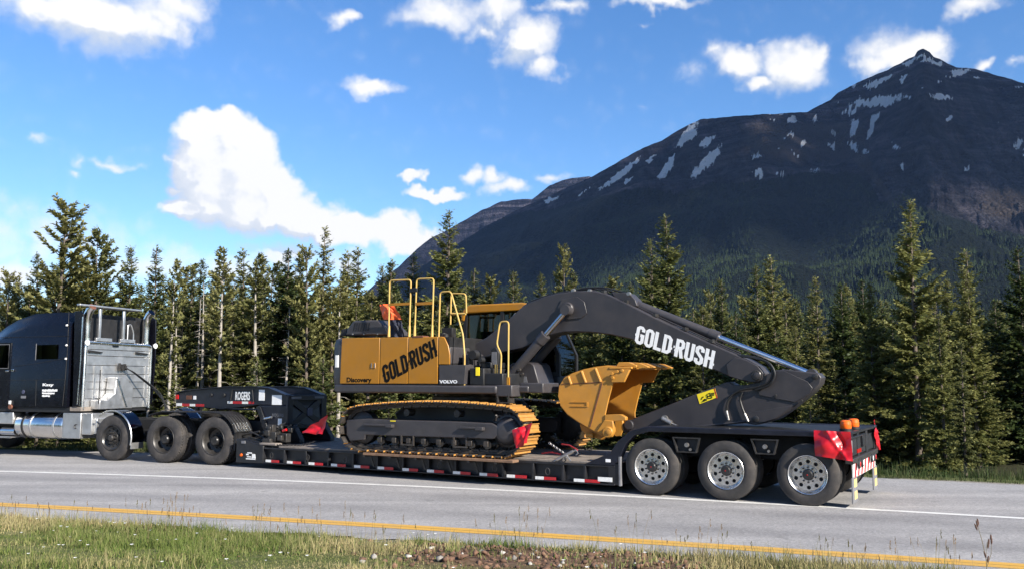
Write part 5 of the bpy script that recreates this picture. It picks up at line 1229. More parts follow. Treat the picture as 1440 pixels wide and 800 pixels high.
# latch, handle, vent, dark tool box with name
x, z = pxy(525,513.5); b_ = MB(); b_.box(x-.055,x+.06,YS-.010,YS+.01,z-.06,z+.06); la = b_.build('door_latch', 'machine_yellow', ex, bevel=.01); b_ = MB(); b_.box(x-.05,x-.03,YS-.016,YS-.009,z-.05,z+.05); b_.box(x+.035,x+.055,YS-.016,YS-.009,z-.05,z+.05); b_.build('latch_bar', 'chain_bright', la)
x0, x1 = pxy(580,475)[0], pxy(595,475)[0]; b_ = MB(); b_.box(x0,x1,YS-.006,YS+.2,ZT-.03,ZT+.012); b_.build('filler_recess', 'rust', ex, bevel=.01)
xa, xb = pxy(617,530)[0]+.01, pxy(655,530)[0]; vb = MB(); vb.prism([(xa,ZD),(xb-.04,ZD),(xb,z512-.02),(xb,z512-.012),(xa,z512-.012)], YS-.004, YS+.5); vb = vb.build('tool_box', 'grey_paint', ex, bevel=.015)
x0, z0 = T.P(618,538.5,YS); x1, z1 = T.P(643.5,533.8,YS)
font_text('VOLVO', (x0,YS-.004,z0), (1,0,0), (0,0,1), (0,-1,0), z1-z0, x1-x0, .05, .004).build('lettering', 'decal_white', vb, smooth=0)
x0, z0 = T.P(487.5,539,YS); x1, z1 = T.P(522.5,530,YS)
dv = font_text('Discovery', (x0,YS,z0), (1,0,0), (0,0,1), (0,-1,0), z1-z0, x1-x0, .035, .003); dv.build('lettering', 'decal_black', ex, smooth=0)
# slanted GOLD RUSH on the doors
p0 = T.P(541.5,538.5,YS); p1 = T.P(616.5,499.5,YS); ux = Vector((p1[0]-p0[0], 0, p1[1]-p0[1])); Wd_ = ux.length; ux.normalize()
q0 = T.P(536.5,512,YS); up_ = Vector((q0[0]-p0[0], 0, q0[1]-p0[1])); hh_ = up_.length*.90; up_.normalize()
block_text('GOLD-RUSH', (p0[0],YS,p0[1]), ux, up_, (0,-1,0), hh_, Wd_, .003).build('lettering', 'decal_black', ex, smooth=0)
# engine hood with louvres
hd = MB(); pr = T.L([(486,471),(488,462),(497,450.5),(531,449.5),(545,464),(546,471)], .45); hd.prism(pr, .45, 1.15); hood = hd.build('engine_hood', 'grey_paint', ex, bevel=.03)
for k in range(7):
    px = 496.5+k*3.3; (xa, za), (xb, zb_) = T.P(px,465,.45), T.P(px+3.4,453.5,.45); b_ = MB(); b_.prism([(xa,za),(xa+.035,za),(xb+.018,zb_),(xb-.017,zb_)], .444, .452); b_.build('louvre', 'near_black', hood)
for px in (496, 512, 531): x, z = T.P(px, 469.5, .45); b_ = MB(); b_.lathe([(.440,.004),(.440,.016),(.452,.018)], c=(x,0,z), n=10); b_.build('bolt', 'chain_bright', hood)
b_ = MB(); b_.prism(T.L([(478,472),(480,463),(487,461),(487,472)], .6), .6, 1.6); b_.build('air_intake', 'near_black', ex, bevel=.02)
b_ = MB(); b_.cyl((-7.35,.75,ZT),(-7.35,.75,ZT+.10),.07,n=14); b_.cyl((-7.15,.55,ZT),(-7.15,.55,ZT+.06),.06,n=14); b_.build('filler_cap', 'near_black', ex)
# handrails
def rail(name, pts, r=.0165, w=None, material='rail_yellow'):
    P3 = [(*T.P(p[0], p[1], p[2])[:1], p[2], T.P(p[0], p[1], p[2])[1]) for p in pts]; b_ = MB(); b_.tube(smooth_path(P3), r, 8); return b_.build(name, material, ex)
def smooth_path(P, rad=.07, n=4):
    out = [Vector(P[0])]
    for i in range(1, len(P)-1):
        a, b, c = Vector(P[i-1]), Vector(P[i]), Vector(P[i+1]); la, lc = (a-b).length, (c-b).length; q = min(rad, la*.45, lc*.45)
        p0, p2 = b+(a-b).normalized()*q, b+(c-b).normalized()*q
        for k in range(n+1): f = k/n; out.append(p0*(1-f)**2+b*2*f*(1-f)+p2*f*f)
    out.append(Vector(P[-1])); return [tuple(p) for p in out]
wr = .22
rA = rail('handrail', [(546.5,474,wr),(548,394.5,wr),(578,393.5,wr),(575.5,474,wr)])
rB = rail('handrail', [(583,474,wr),(586,392.5,wr),(610,391.5,wr),(607.5,474,wr)])
for rr_, (a, b) in ((rA, ((548,427,wr),(577,426,wr))), (rB, ((585,426,wr),(609,425,wr)))):
    (xa, za), (xb, zb_) = T.P(*a), T.P(*b); b_ = MB(); b_.box(xa,xb,wr-.016,wr+.016,za-.045,zb_+.015); b_.build('rail_board', 'machine_yellow', rr_)
for px in (546.8,575.6,583,607.6): x, z = T.P(px, 471, wr); b_ = MB(); b_.cyl((x,wr,z-.03),(x+.005,wr,z+.20),.032,.021,10); b_.build('rail_foot', 'rail_yellow', rA)
(xa, za), (xb, zb_) = T.P(576,409,wr), T.P(587,408,wr); b_ = MB(); b_.box(xa,xb,wr-.022,wr+.022,za-.03,za+.05); b_.build('rail_clamp', 'near_black', rA, bevel=.006)
rail('handrail', [(617,473,.20),(619,410.5,.20),(634,409.5,.20),(651,470,.12),(653.5,500,.06),(653,541,.06)])
rail('handrail', [(633.5,456,1.15),(634.5,412.5,1.15),(655,413,1.15),(656,440,1.15)]); rail('handrail', [(634,441,1.15),(655,441,1.15)], .025)
rail('handrail', [(703.5,543,.30),(705,497,.30),(698.5,484,.30),(703,452,.30),(715.3,451.5,.30),(714.6,545,.30)])
for px in (698, 714.5):
    (xa, za), (xb, zb_) = T.P(px-1.9,546,.30), T.P(px+2,530,.30); b_ = MB(); b_.box(xa,xb,.285,.315,za,zb_); b_.build('rail_bracket', 'machine_yellow', ex)
b_ = MB(); xa, z0 = T.P(697.5,531,.33); z1 = T.P(697.5,512,.33)[1]; b_.box(xa-.02,xa+.02,.32,.35,z0,z1); b_.build('rail_bracket', 'rail_yellow', ex)
# machinery between the tank and the boom foot
xq = pxy(657,520)[0]
b_ = MB(); b_.box(xq,-5.95,.10,1.0,1.83,2.16); b_.box(xq+.02,-6.0,.45,1.0,2.16,2.28); b_.build('battery_box', 'near_black', ex, bevel=.02)
b_ = MB(); b_.box(-6.62,-6.45,.35,.9,2.2,2.45); b_.build('hydraulic_tank', 'grey_paint', ex, bevel=.03)
x0, z0 = T.P(672,521,.10); b_ = MB(); b_.box(x0-.04,x0+.04,.085,.098,z0-.09,z0+.07); b_.build('warning_label', 'decal_yellow', ex)
b_ = MB(); b_.box(-6.05,-5.55,.14,.95,1.83,2.06); b_.build('step_box', 'near_black', ex, bevel=.02)
b_ = MB(); x0, z0 = T.P(697,552,.0); b_.box(-5.66,-5.30,.05,.42,1.62,1.84); b_.box(-5.30,-4.80,.35,1.0,1.69,1.88); b_.build('access_step', 'grey_paint', ex, bevel=.02)
b_ = MB(); b_.box(-5.62,-5.36,.02,.26,1.50,1.525); b_.box(-5.62,-5.60,.03,.25,1.52,1.66); b_.box(-5.38,-5.36,.03,.25,1.52,1.66); b_.build('hanging_step', 'dark_steel', ex)
b_ = MB(); b_.prism([(-6.0,1.84),(-5.22,1.84),(-5.34,2.22),(-5.42,2.28),(-5.8,2.28),(-5.95,2.2)], .97, 1.66); b_.build('boom_base', 'boom_grey', ex, bevel=.02)
x0, z0 = T.P(739,533,.95); b_ = MB(); b_.prism([(x0-.05,z0-.06),(x0+.05,z0-.06),(x0+.02,z0+.06),(x0-.03,z0+.06)], .944, .949); b_.build('warning_label', 'flap_grey', ex)
b_ = MB(); b_.lathe([(-.02,.01),(-.02,.09),(.15,.10)], c=(-6.33,.30,2.42), n=18); b_.lathe([(-.03,.01),(-.03,.05),(.1,.06)], c=(-6.15,.30,2.32), n=14); b_.build('hose_reel', 'near_black', ex)
x0, z0 = T.P(697,503,.55); b_ = MB(); b_.prism([(x0-.10,z0-.18),(x0+.06,z0-.18),(x0+.10,z0+.10),(x0+.02,z0+.22),(x0-.10,z0+.18)], .52, .60); b_.build('side_mirror', 'near_black', ex, bevel=.02)
b_ = MB(); b_.box(x0-.07,x0+.05,.512,.519,z0-.13,z0+.12); b_.build('mirror_glass', 'flap_grey', ex)
x0, z0 = T.P(629,466,.9); b_ = MB(); b_.box(x0-.14,x0+.12,.9,1.05,z0-.12,z0+.08); b_.cyl((x0,.97,z0-.3),(x0,.97,z0-.1),.02,n=8); b_.build('work_lamp', 'near_black', ex, bevel=.02)
def hose(pts, r=.018, parent=None, name='hydraulic_hose', material='rubber'):
    P3 = [(T.P(p[0],p[1],p[2])[0], p[2], T.P(p[0],p[1],p[2])[1]) for p in pts]; b_ = MB(); b_.tube(smooth_path(P3, .3, 6), r, 7); return b_.build(name, material, parent or ex)
hose([(655,492,.7),(672,503,.7),(690,500,.7),(700,492,.75)], .022); hose([(652,500,.6),(656,525,.6),(675,532,.6),(688,520,.6)], .022); hose([(660,505,.8),(680,512,.8),(700,510,.8)], .02)

# ---- cab on the far side
CY0, CY1 = 1.70, 2.56
def cz(px, py): return T.P(px, py, CY0)
cx0 = cz(651,470)[0]; cx1 = cz(786,540)[0]
cb_prof = [(cx0,1.84),(cx0,3.20),(cx0+.10,3.42),(cx1-.62,3.46),(cx1-.30,3.30),(cx1,2.45),(cx1,1.84)]
fl2 = MB(); fl2.prism([(cx0,1.80),(cx1,1.80),(cx1,2.02),(cx0,2.02)], CY0, CY1); cab = fl2.build('cab', 'near_black', ex, bevel=.03)
rf_ = MB(); rp = [(cx0-.05,3.20),(cx0-.045,3.33),(cx0+.0,3.44),(cx0+.08,3.515),(cx0+.20,3.55),(cx1-.85,3.54),(cx1-.55,3.47),(cx1-.45,3.38),(cx0+.12,3.37),(cx0+.06,3.33),(cx0+.04,3.20)]; rf_.prism(rp, CY0-.02, CY1+.02); rf_.build('cab_roof', 'machine_yellow', cab, bevel=.03)
for (a, b) in (((cx0,2.02),(cx0+.06,3.36)), ((cx1-.03,2.02),(cx1-.03,2.45)), ((cx1-.03,2.45),(cx1-.48,3.38)), ((cx0+.98,2.02),(cx0+.98,3.40))):
    for y in (CY0, CY1-.07):
        b_ = MB(); b_.prism([(a[0]-.035,a[1]),(a[0]+.045,a[1]),(b[0]+.045,b[1]),(b[0]-.035,b[1])], y, y+.07); b_.build('cab_pillar', 'near_black', cab)
b_ = MB(); b_.box(cx0,cx1-.02,CY0+.002,CY0+.06,2.021,2.10); b_.build('window_rail', 'near_black', cab)
def pane(poly, y, nm='window'): b_ = MB(); b_.prism(poly, y, y+.008); return b_.build(nm, 'cab_glass', cab)
pane([(cx0+.09,2.10),(cx0+.94,2.10),(cx0+.94,3.34),(cx0+.11,3.34)], CY0+.03); pane([(cx0+1.03,2.10),(cx1-.07,2.10),(cx1-.07,2.44),(cx1-.50,3.34),(cx0+1.03,3.34)], CY0+.03)
pane([(cx0+.09,2.10),(cx0+.94,2.10),(cx0+.94,3.34),(cx0+.11,3.34)], CY1-.04); pane([(cx0+1.03,2.10),(cx1-.07,2.10),(cx1-.07,2.44),(cx1-.50,3.34),(cx0+1.03,3.34)], CY1-.04)
b_ = MB(); b_.add([(cx1-.01,CY0+.07,2.04),(cx1-.01,CY1-.07,2.04),(cx1-.01,CY1-.07,2.45),(cx1-.01,CY0+.07,2.45),(cx1-.46,CY1-.07,3.38),(cx1-.46,CY0+.07,3.38)], [(0,1,2,3),(3,2,4,5)]); b_.build('windscreen', 'cab_glass', cab)
b_ = MB(); b_.add([(cx0+.03,CY0+.07,2.1),(cx0+.03,CY1-.07,2.1),(cx0+.05,CY1-.07,3.34),(cx0+.05,CY0+.07,3.34)], [(0,1,2,3)]); b_.build('rear_window', 'cab_glass', cab)
b_ = MB(); b_.box(cx0+.45,cx0+.95,CY0+.22,CY1-.22,2.02,2.32); b_.prism([(cx0+.40,2.32),(cx0+.55,2.32),(cx0+.46,3.02),(cx0+.34,3.02)], CY0+.24, CY1-.24); b_.build('seat', 'seat_grey', cab, bevel=.04)
x0, z0 = T.P(762,553,CY0); x1, z1 = T.P(780,548,CY0)
font_text('VOLVO', (x0,CY0,z0), (1,0,0), (0,0,1), (0,-1,0), z1-z0, x1-x0, .03, .006).build('lettering', 'flap_grey', cab, smooth=0)
x0, z0 = T.P(783,535,2.3); z1 = T.P(782,485,2.3)[1]; b_ = MB(); b_.cyl((x0,2.3,z0),(x0-.02,2.3,z1),.016,n=8); b_.build('handrail', 'rail_yellow', cab)
b_ = MB(); (xa, za), (xb, zb_) = T.P(756,530,CY0-.04), T.P(772,512,CY0-.04); b_.box(xa,xb,CY0-.05,CY0-.03,za,zb_); b_.build('lower_window', 'cab_glass', cab)
# wiper and mirror stay
rail('mirror_arm', [(708,465,1.5),(725,440,1.5)], .018, material='chain_bright'); 

# ---- boom, stick, bucket
BY0, BY1 = 1.00, 1.46
boom_px = [(657,506),(653,497),(655,489),(668,483),(684,474),(702,460),(718,446),(732,433),(745,425),(765,417),(785,412),(810,409),(835,409),(852,413),(880,426),(920,446),(960,465),(1000,483),(1030,496),(1052,506),(1068,515),(1075,524),(1074,533),(1066,538),(1052,537),(1030,531),(1010,522),(985,512),(950,499),(915,486),(885,476),(860,470.5),(835,467),(812,466),(792,466.5),(772,471),(752,481),(735,489),(715,493),(698,497),(684,503),(670,508)]
b_ = MB(); b_.prism(T.L(boom_px, BY0), BY0, BY1); boom = b_.build('boom', 'boom_grey', ex, bevel=.018)
def disc(px, py, w, r, dep, name, parent, material='boom_grey', n=22):
    x, z = T.P(px, py, w); b_ = MB(); b_.lathe([(w-dep,.003),(w-dep,r*.86),(w-dep*.75,r),(w+.0,r)], c=(x,0,z), n=n); return b_.build(name, material, parent)
# reinforcing plate and pin at the boom crown
b_ = MB(); b_.prism(T.L([(790,421),(812,417),(822,424),(826,440),(818,447),(800,449),(788,443),(785,432)], BY0), BY0-.02, BY0-.001); b_.build('pin_plate', 'boom_grey', boom, bevel=.006)
disc(799,434,BY0-.02,.125,.07,'boom_pin',boom); disc(799,434,BY0-.09,.07,.05,'pin_cap',boom,'dark_steel')
for a, b in (((1034,526),(1063,517)),): pass
b_ = MB(); b_.prism(T.L([(1022,512),(1034,502),(1050,506),(1066,514),(1074,524),(1072,534),(1060,537),(1040,533),(1025,528)], BY0), BY0-.035, BY0-.001); b_.build('tip_plate', 'boom_grey', boom, bevel=.008)
disc(1064,527,BY0-.035,.085,.05,'boom_tip_pin',boom,'dark_steel'); disc(1064,527,BY0-.085,.05,.012,'pin_cap',boom,'boom_grey')
# lettering along the boom
p0 = T.P(892.5,481,BY0); p1 = T.P(1003,519,BY0); ux = Vector((p1[0]-p0[0],0,p1[1]-p0[1])); Wd_ = ux.length; ux.normalize(); q0 = T.P(897,457,BY0); up_ = Vector((q0[0]-p0[0],0,q0[1]-p0[1])); hh_ = up_.length*1.0; up_.normalize()
block_text('GOLD-RUSH', (p0[0],BY0,p0[1]), ux, up_, (0,-1,0), hh_, Wd_, .003).build('lettering', 'decal_white', boom, smooth=0)
# boom cylinders
def cylinder(p0, p1, w, r, frac, name, rodmat='chrome', parent=None):
    (xa, za), (xb, zb_) = T.P(*p0, w), T.P(*p1, w); A, B = Vector((xa,w,za)), Vector((xb,w,zb_)); C = A.lerp(B, frac); dn = (B-A).normalized()
    b_ = MB(); b_.cyl(tuple(A), tuple(C), r, n=20); b_.cyl(tuple(C-dn*.16), tuple(C+dn*.02), r*1.16, n=20); b_.cyl(tuple(A-dn*.05), tuple(A+dn*.12), r*1.1, n=20); ob = b_.build(name, 'grey_paint', parent or ex)
    b_ = MB(); b_.cyl(tuple(C), tuple(B), r*.58, n=16); b_.build('piston_rod', rodmat, ob)
    b_ = MB(); b_.lathe([(-r*1.0,.01),(-r*1.0,r*1.05),(r*1.0,r*1.05),(r*1.0,.01)], c=tuple(B), n=18); b_.build('rod_eye', 'grey_paint', ob)
    return ob
cy1 = cylinder((716,530), (797,436), .86, .095, .63, 'boom_cylinder', 'rod_chrome'); cy2 = cylinder((738,527), (812,440), 1.58, .09, .63, 'boom_cylinder', 'rod_chrome')
hose([(712,530,.80),(722,514,.80),(735,512,.80),(748,490,.80),(756,484,.80)], .016, cy1)
b_ = MB(); x0, z0 = T.P(722,524,.8); 
for k in range(7): b_ = MB(); b_.lathe([(-.03,.006),(-.03,.03),(.03,.03)], c=(x0+rt.uniform(-.14,.22),.80,z0+rt.uniform(-.10,.12)), n=10); b_.build('valve_fitting', 'chain_metal', cy1)
# stick cylinder along the top of the boom
sc_ = cylinder((884,424), (1142,526), 1.32, .088, .515, 'stick_cylinder')
b_ = MB(); b_.prism(T.L([(860,411),(884,412),(893,421),(896,430),(885,432),(868,425)], 1.15), 1.15, 1.49); b_.build('cylinder_bracket', 'boom_grey', boom, bevel=.01)
# pipes and hoses on the boom
for k, (o_, w) in enumerate(((0, 1.10), (3.2, 1.16), (6.0, 1.24))):
    b_ = MB(); P3 = [(T.P(px, py-o_, w)[0], w, T.P(px, py-o_, w)[1]) for px, py in ((832,411),(850,416),(880,429),(940,457.5),(1000,484),(1030,497),(1042,502))]; b_.tube(P3, .013, 7); b_.build('hydraulic_pipe', 'boom_grey' if k else 'dark_steel', boom)
for px, py in ((848,413),(880,427),(920,446),(962,465),(1000,482)):
    x, z = T.P(px, py-1, 1.08); b_ = MB(); b_.box(x-.03,x+.03,1.062,1.28,z-.005,z+.055); b_.build('pipe_clamp', 'dark_steel', boom)
hose([(806,410,1.2),(820,405,1.2),(850,404,1.2),(872,410,1.2),(884,414,1.2)], .018, boom); hose([(800,411,1.3),(822,407,1.3),(848,406,1.3),(870,413,1.3)], .018, boom); hose([(735,432,1.12),(748,423,1.12),(770,415,1.12),(800,409.5,1.12)], .018, boom)
hose([(784,418,1.04),(781,432,1.03),(786,446,1.03),(795,450,1.04)], .012, boom); hose([(822,419,1.03),(825,434,1.02),(822,447,1.03)], .014, boom)
for px, py in ((806,408.5),(829,409),(884,413),(827,441)): x, z = T.P(px, py, 1.04); b_ = MB(); b_.lathe([(-.03,.006),(-.03,.034),(.05,.038)], c=(x,1.04,z), n=10); b_.build('pipe_fitting', 'chain_bright', boom)
hose([(1036,500,1.03),(1058,502,1.0),(1078,508,.98),(1088,522,.97),(1082,538,.97),(1062,545,.99),(1042,547,1.0),(1026,556,1.0),(1021,574,1.0),(1024,590,1.02)], .019, boom, material='rubber')
hose([(1042,499,1.03),(1064,502,1.0),(1083,510,.96),(1091,525,.95),(1084,541,.95),(1062,548,.97)], .019, boom); hose([(1044,551,1.0),(1040,560,1.0),(1044,574,1.0),(1052,592,1.0)], .017, boom)
for a, b in (((1021.5,577),(1024.5,590)), ((1047,581),(1052,592))):
    (xa, za), (xb, zb_) = T.P(*a, .99), T.P(*b, .99); b_ = MB(); b_.cyl((xa,.99,za),(xb,.99,zb_),.024,n=10); b_.build('hose_end', 'chain_bright', boom)
SY0, SY1 = 1.04, 1.42
stick_px = [(868,604),(869,599),(880,592.5),(910,580.5),(946,566.5),(982,552),(1012,540),(1024,536),(1032,541),(1048,541),(1062,538),(1078,526),(1091,520),(1104,519),(1138,523),(1150,524),(1155,530),(1153,539),(1143,551),(1128,563),(1110,577),(1094,588),(1076,594),(1062,597),(1048,594.5),(1020,597),(985,601),(940,604.5),(905,606),(880,607)]
b_ = MB(); b_.prism(T.L(stick_px, SY0), SY0, SY1); stick = b_.build('stick', 'boom_grey', ex, bevel=.016)
b_ = MB(); b_.prism(T.L([(1066,545),(1072,530),(1092,521.5),(1102,520.5),(1136,536),(1143,545),(1139,553),(1118,565),(1094,560.5),(1068,555)], SY0), SY0-.022, SY0-.001); b_.build('cheek_plate', 'boom_grey', stick, bevel=.006)
b_ = MB(); b_.prism(T.L([(1050,580.5),(1116,569),(1105,578),(1092,587.5),(1074,593),(1056,592.5)], SY0), SY0-.016, SY0-.001); b_.build('lower_cheek', 'boom_grey', stick, bevel=.006)
hose([(1100,519,1.07),(1122,527,1.06),(1139,537,1.06),(1143,545,1.06),(1138,553,1.06),(1121,566,1.06)], .016, stick, 'stick_pipe', 'grey_paint')
for px, py, r_ in ((1091,556,.022),(1127,563,.026),(1146,529,.05),(1063,588.5,.055)): disc(px, py, SY0-.02, r_, .02, 'pin_cap', stick, 'dark_steel', 14)
disc(885,597,SY0,.09,.04,'stick_pin',stick)
# tag and yellow sign
sg = MB(); pp = T.L([(980,554),(1005.5,545.5),(1009,558),(984,567.5)], SY0); sg.prism(pp, SY0-.006, SY0-.001); sgo = sg.build('warning_sign', 'decal_yellow', stick, smooth=0)
P_ = [Vector((x, SY0-.007, z)) for x, z in pp]; ux = (P_[1]-P_[0]); uy = (P_[3]-P_[0])
mk = MB()
def sgp(u, v): q = P_[0]+ux*u+uy*v; return tuple(q)
def sline(pts, w=.012): mk.tube([sgp(*p) for p in pts], w, 4)
sline([(.50,.72),(.52,.30),(.70,.28),(.70,.50),(.52,.52),(.74,.62),(.72,.80),(.50,.74)], .008); sline([(.76,.35),(.90,.40),(.84,.62),(.78,.55),(.76,.35)], .007); sline([(.18,.62),(.24,.42),(.32,.46)], .008); sline([(.22,.85),(.32,.72),(.42,.84)], .014)
mk.build('sign_mark', 'decal_black', sgo)
b_ = MB(); b_.add([sgp(.93,0),sgp(.995,0),sgp(.995,.99),sgp(.93,.99)], [(0,1,2,3)]); b_.build('sign_edge', 'reflect_red', sgo, smooth=0)
x, z = T.P(940,592,SY0-.03); b_ = MB(); b_.cyl((x-.10,SY0-.05,z+.05),(x+.06,SY0-.05,z-.03),.05,n=10); b_.cyl((x+.04,SY0-.05,z-.02),(x+.30,SY0-.05,z-.12),.016,n=8); b_.lathe([(-.03,.01),(-.03,.06),(.03,.06)], c=(x-.06,SY0-.05,z+.05), n=12); b_.build('grease_fitting', 'chain_bright', stick)
hose([(958,600,1.05),(990,598,1.05),(1030,594,1.04),(1050,591,1.03)], .018, stick, material='grey_paint')
# ---- bucket
KY0, KY1 = .62, 2.06
side_px = [(854,514),(887,518),(878,537),(862,538),(856,560),(851,582),(851,590),(862,592),(863,608),(856,616),(846,612),(828,601.5),(812,592),(798,582),(788,570),(784.5,556),(786,542),(793,531),(804,525),(820,519.5),(837,516)]
bs_ = MB(); bs_.prism(T.L(side_px, KY0), KY0, KY0+.035); buck = bs_.build('bucket', 'bucket_yellow', ex, bevel=.008)
far_ = [(x, z) for x, z in T.L(side_px, KY0)]; b_ = MB(); b_.prism(far_, KY1-.035, KY1); b_.build('side_plate', 'bucket_yellow', buck, bevel=.008)
shell = T.L([(887,516.5),(854,513),(837,515),(820,518.5),(804,524),(793,530),(785.5,541.5),(783.7,556),(787,570.5),(797,583),(811.5,593),(827.5,602.5),(845,613)], KY0)
cen_ = Vector((sum(p[0] for p in shell)/len(shell), sum(p[1] for p in shell)/len(shell))); inner = []
for x, z in shell: v = (cen_-Vector((x, z))).normalized()*.03; inner.append((x+v.x, z+v.y))
b_ = MB()
for k in range(len(shell)-1): b_.prism([shell[k],shell[k+1],inner[k+1],inner[k]], KY0+.036, KY1-.036)
b_.build('shell', 'bucket_yellow', buck, smooth=50)
# lip with teeth
lp = T.L([(850,512.5),(887,516),(900,509),(880,507)], KY0)
lx, lz = T.P(887,516.5,KY0); b_ = MB(); b_.prism([(lx-.42,lz+.015),(lx+.02,lz+.02),(lx+.02,lz-.02),(lx-.42,lz-.02)], KY0-.015, KY1+.015); b_.build('lip', 'bucket_yellow', buck, bevel=.008)
for k in range(5):
    y = KY0+.12+k*(KY1-KY0-.24)/4; b_ = MB(); b_.prism([(lx-.32,lz+.022),(lx-.26,lz+.10),(lx-.06,lz+.10),(lx+.10,lz+.045),(lx+.10,lz-.0),(lx+.021,lz-.012),(lx+.021,lz+.0215)], y-.075, y+.075); ad = b_.build('tooth_adapter', 'bucket_yellow', buck, bevel=.012)
    b_ = MB(); b_.prism([(lx+.03,lz+.095),(lx+.14,lz+.085),(lx+.30,lz+.02),(lx+.30,lz-.0),(lx+.12,lz-.02),(lx+.102,lz+.03)], y-.055, y+.055); b_.build('tooth', 'bucket_yellow', ad, bevel=.008)
# near side cutter, wear bars, shroud, hinge
b_ = MB(); b_.prism(T.L([(859,529),(874,518.5),(886,519),(878,536.5),(861,537)], KY0), KY0-.03, KY0-.001); sc2 = b_.build('side_cutter', 'bucket_yellow', buck, bevel=.006)
for px, py in ((861,525),(868,522),(875,520.5),(862,531)): disc(px, py, KY0-.03, .028, .022, 'bolt', sc2, 'bucket_yellow', 10)
for a, b in (((799.5,529),(803.5,540)), ((818,521.5),(824,537.5)), ((837.5,517.5),(845,536.5))):
    (xa, za), (xb, zb_) = T.P(*a, KY0), T.P(*b, KY0); b_ = MB(); b_.tube([(xa,KY0-.008,za),(xb,KY0-.008,zb_)], .026, 8); b_.build('wear_bar', 'bucket_yellow', buck)
(xa, za), (xb, zb_) = T.P(846,538,KY0), T.P(829,600,KY0); b_ = MB(); b_.prism([(xa,za),(xa+.02,za),(xb+.02,zb_),(xb,zb_)], KY0-.012, KY0-.001); b_.build('weld_seam', 'rust', buck)
(xa, za), (xb, zb_) = T.P(790,539,KY0), T.P(846,536.5,KY0); b_ = MB(); b_.prism([(xa,za),(xa,za-.014),(xb,zb_-.014),(xb,zb_)], KY0-.008, KY0-.001); b_.build('weld_seam', 'rust', buck)
(xa, za), (xb, zb_) = T.P(803.5,571,KY0), T.P(827,564.5,KY0); b_ = MB()
for q in ((xa,xb,za,za+.012),(xa,xb,zb_-.012,zb_),(xb-.03,xb,za+.012,zb_-.012)): b_.box(q[0],q[1],KY0-.014,KY0-.001,q[2],q[3])
b_.build('name_frame', 'bucket_yellow', buck)
b_ = MB(); b_.prism(T.L([(851,582.5),(873,582),(880,586),(880,590.5),(862,592),(851,590.5)], KY0), KY0-.02, KY0+.10); b_.build('heel_shroud', 'bucket_yellow', buck, bevel=.008)
for y0_, y1_ in ((KY0-.04, KY0+.07), (KY1-.07, KY1+.04), (1.02, 1.09), (1.55, 1.62)):
    b_ = MB(); b_.prism(T.L([(851,590),(863,591),(864,606),(860,614),(853,615),(847,609),(840,606)], KY0), y0_, y1_); b_.build('hinge_ear', 'bucket_yellow', buck, bevel=.01)
disc(855.5,607,KY0-.04,.10,.05,'hinge_pin',buck,'bucket_yellow'); disc(855.5,607,KY0-.09,.05,.014,'pin_cap',buck,'bucket_yellow')
b_ = MB(); b_.prism(T.L([(815,595),(840,607),(852,613),(846,618),(826,612),(817,604)], KY0+.2), KY0+.2, KY0+.3); b_.build('heel_rib', 'bucket_yellow', buck, bevel=.01)
# link between stick and bucket
b_ = MB(); b_.prism(T.L([(852,606),(870,599),(892,596),(890,606),(868,610),(856,613)], 1.12), 1.12, 1.50); b_.build('bucket_link', 'grey_paint', ex, bevel=.015)
x, z = T.P(831,611,.8); b_ = MB(); b_.cyl((x-.06,.74,z),(x+.08,.74,z),.045,n=10); b_.build('bucket_eye', 'bucket_yellow', buck)

# cloths thrown over the front handrail
def xyz(px, py, w): x, z = T.P(px, py, w); return (x, w, z)
cloth(T, [xyz(533,428,.5), xyz(552,427,.5), xyz(566,449,.5), xyz(539,449,.5)], 16, 12, -.05, 21, 'orange_vest', 'bright orange safety vest thrown over the excavator handrail', 'orange_cloth', .03)['category'] = 'vest'
cloth(T, [xyz(548,449,.53), xyz(565,451,.53), xyz(567,474,.50), xyz(549,474,.48)], 14, 12, -.05, 22, 'dark_jacket', 'dark navy jacket hanging below the orange vest on the excavator', 'navy_cloth', .035)['category'] = 'jacket'
# ================================================================== TRACTOR (frame TR)
tk = thing('semi_truck', 'black sleeper semi truck coupled to the low trailer', 'truck', TR, (-4.5, 1.22, 0))
KW = 2.44
# chassis
b_ = MB(); b_.box(-11.2,.95,.78,.87,.72,.98); b_.box(-11.2,.95,KW-.87,KW-.78,.72,.98)
for x in (-8,-6.5,-4.6,-2.3,-.7,.85): b_.box(x-.05,x+.05,.87,KW-.87,.74,.96)
b_.build('chassis_frame', 'near_black', tk, bevel=.01)
for x, fn in ((0.0, wheel_drive), (-1.47, wheel_drive), (-3.08, wheel_single)):
    fn(tk, (x, 0.0, .55)); fn(tk, (x, KW, .55), True)
    b_ = MB(); b_.cyl((x,.45,.55),(x,KW-.45,.55),.075,n=12); b_.lathe([(-.2,.06),(-.12,.17),(.12,.17),(.2,.06)], c=(x,1.22,.55), n=16); b_.box(x-.06,x+.06,.66,.78,.5,.80); b_.box(x-.06,x+.06,KW-.78,KW-.66,.5,.80); b_.build('axle', 'near_black', tk)
wheel_single(tk, (-9.35, .02, .55)); wheel_single(tk, (-9.35, KW-.02, .55), True)
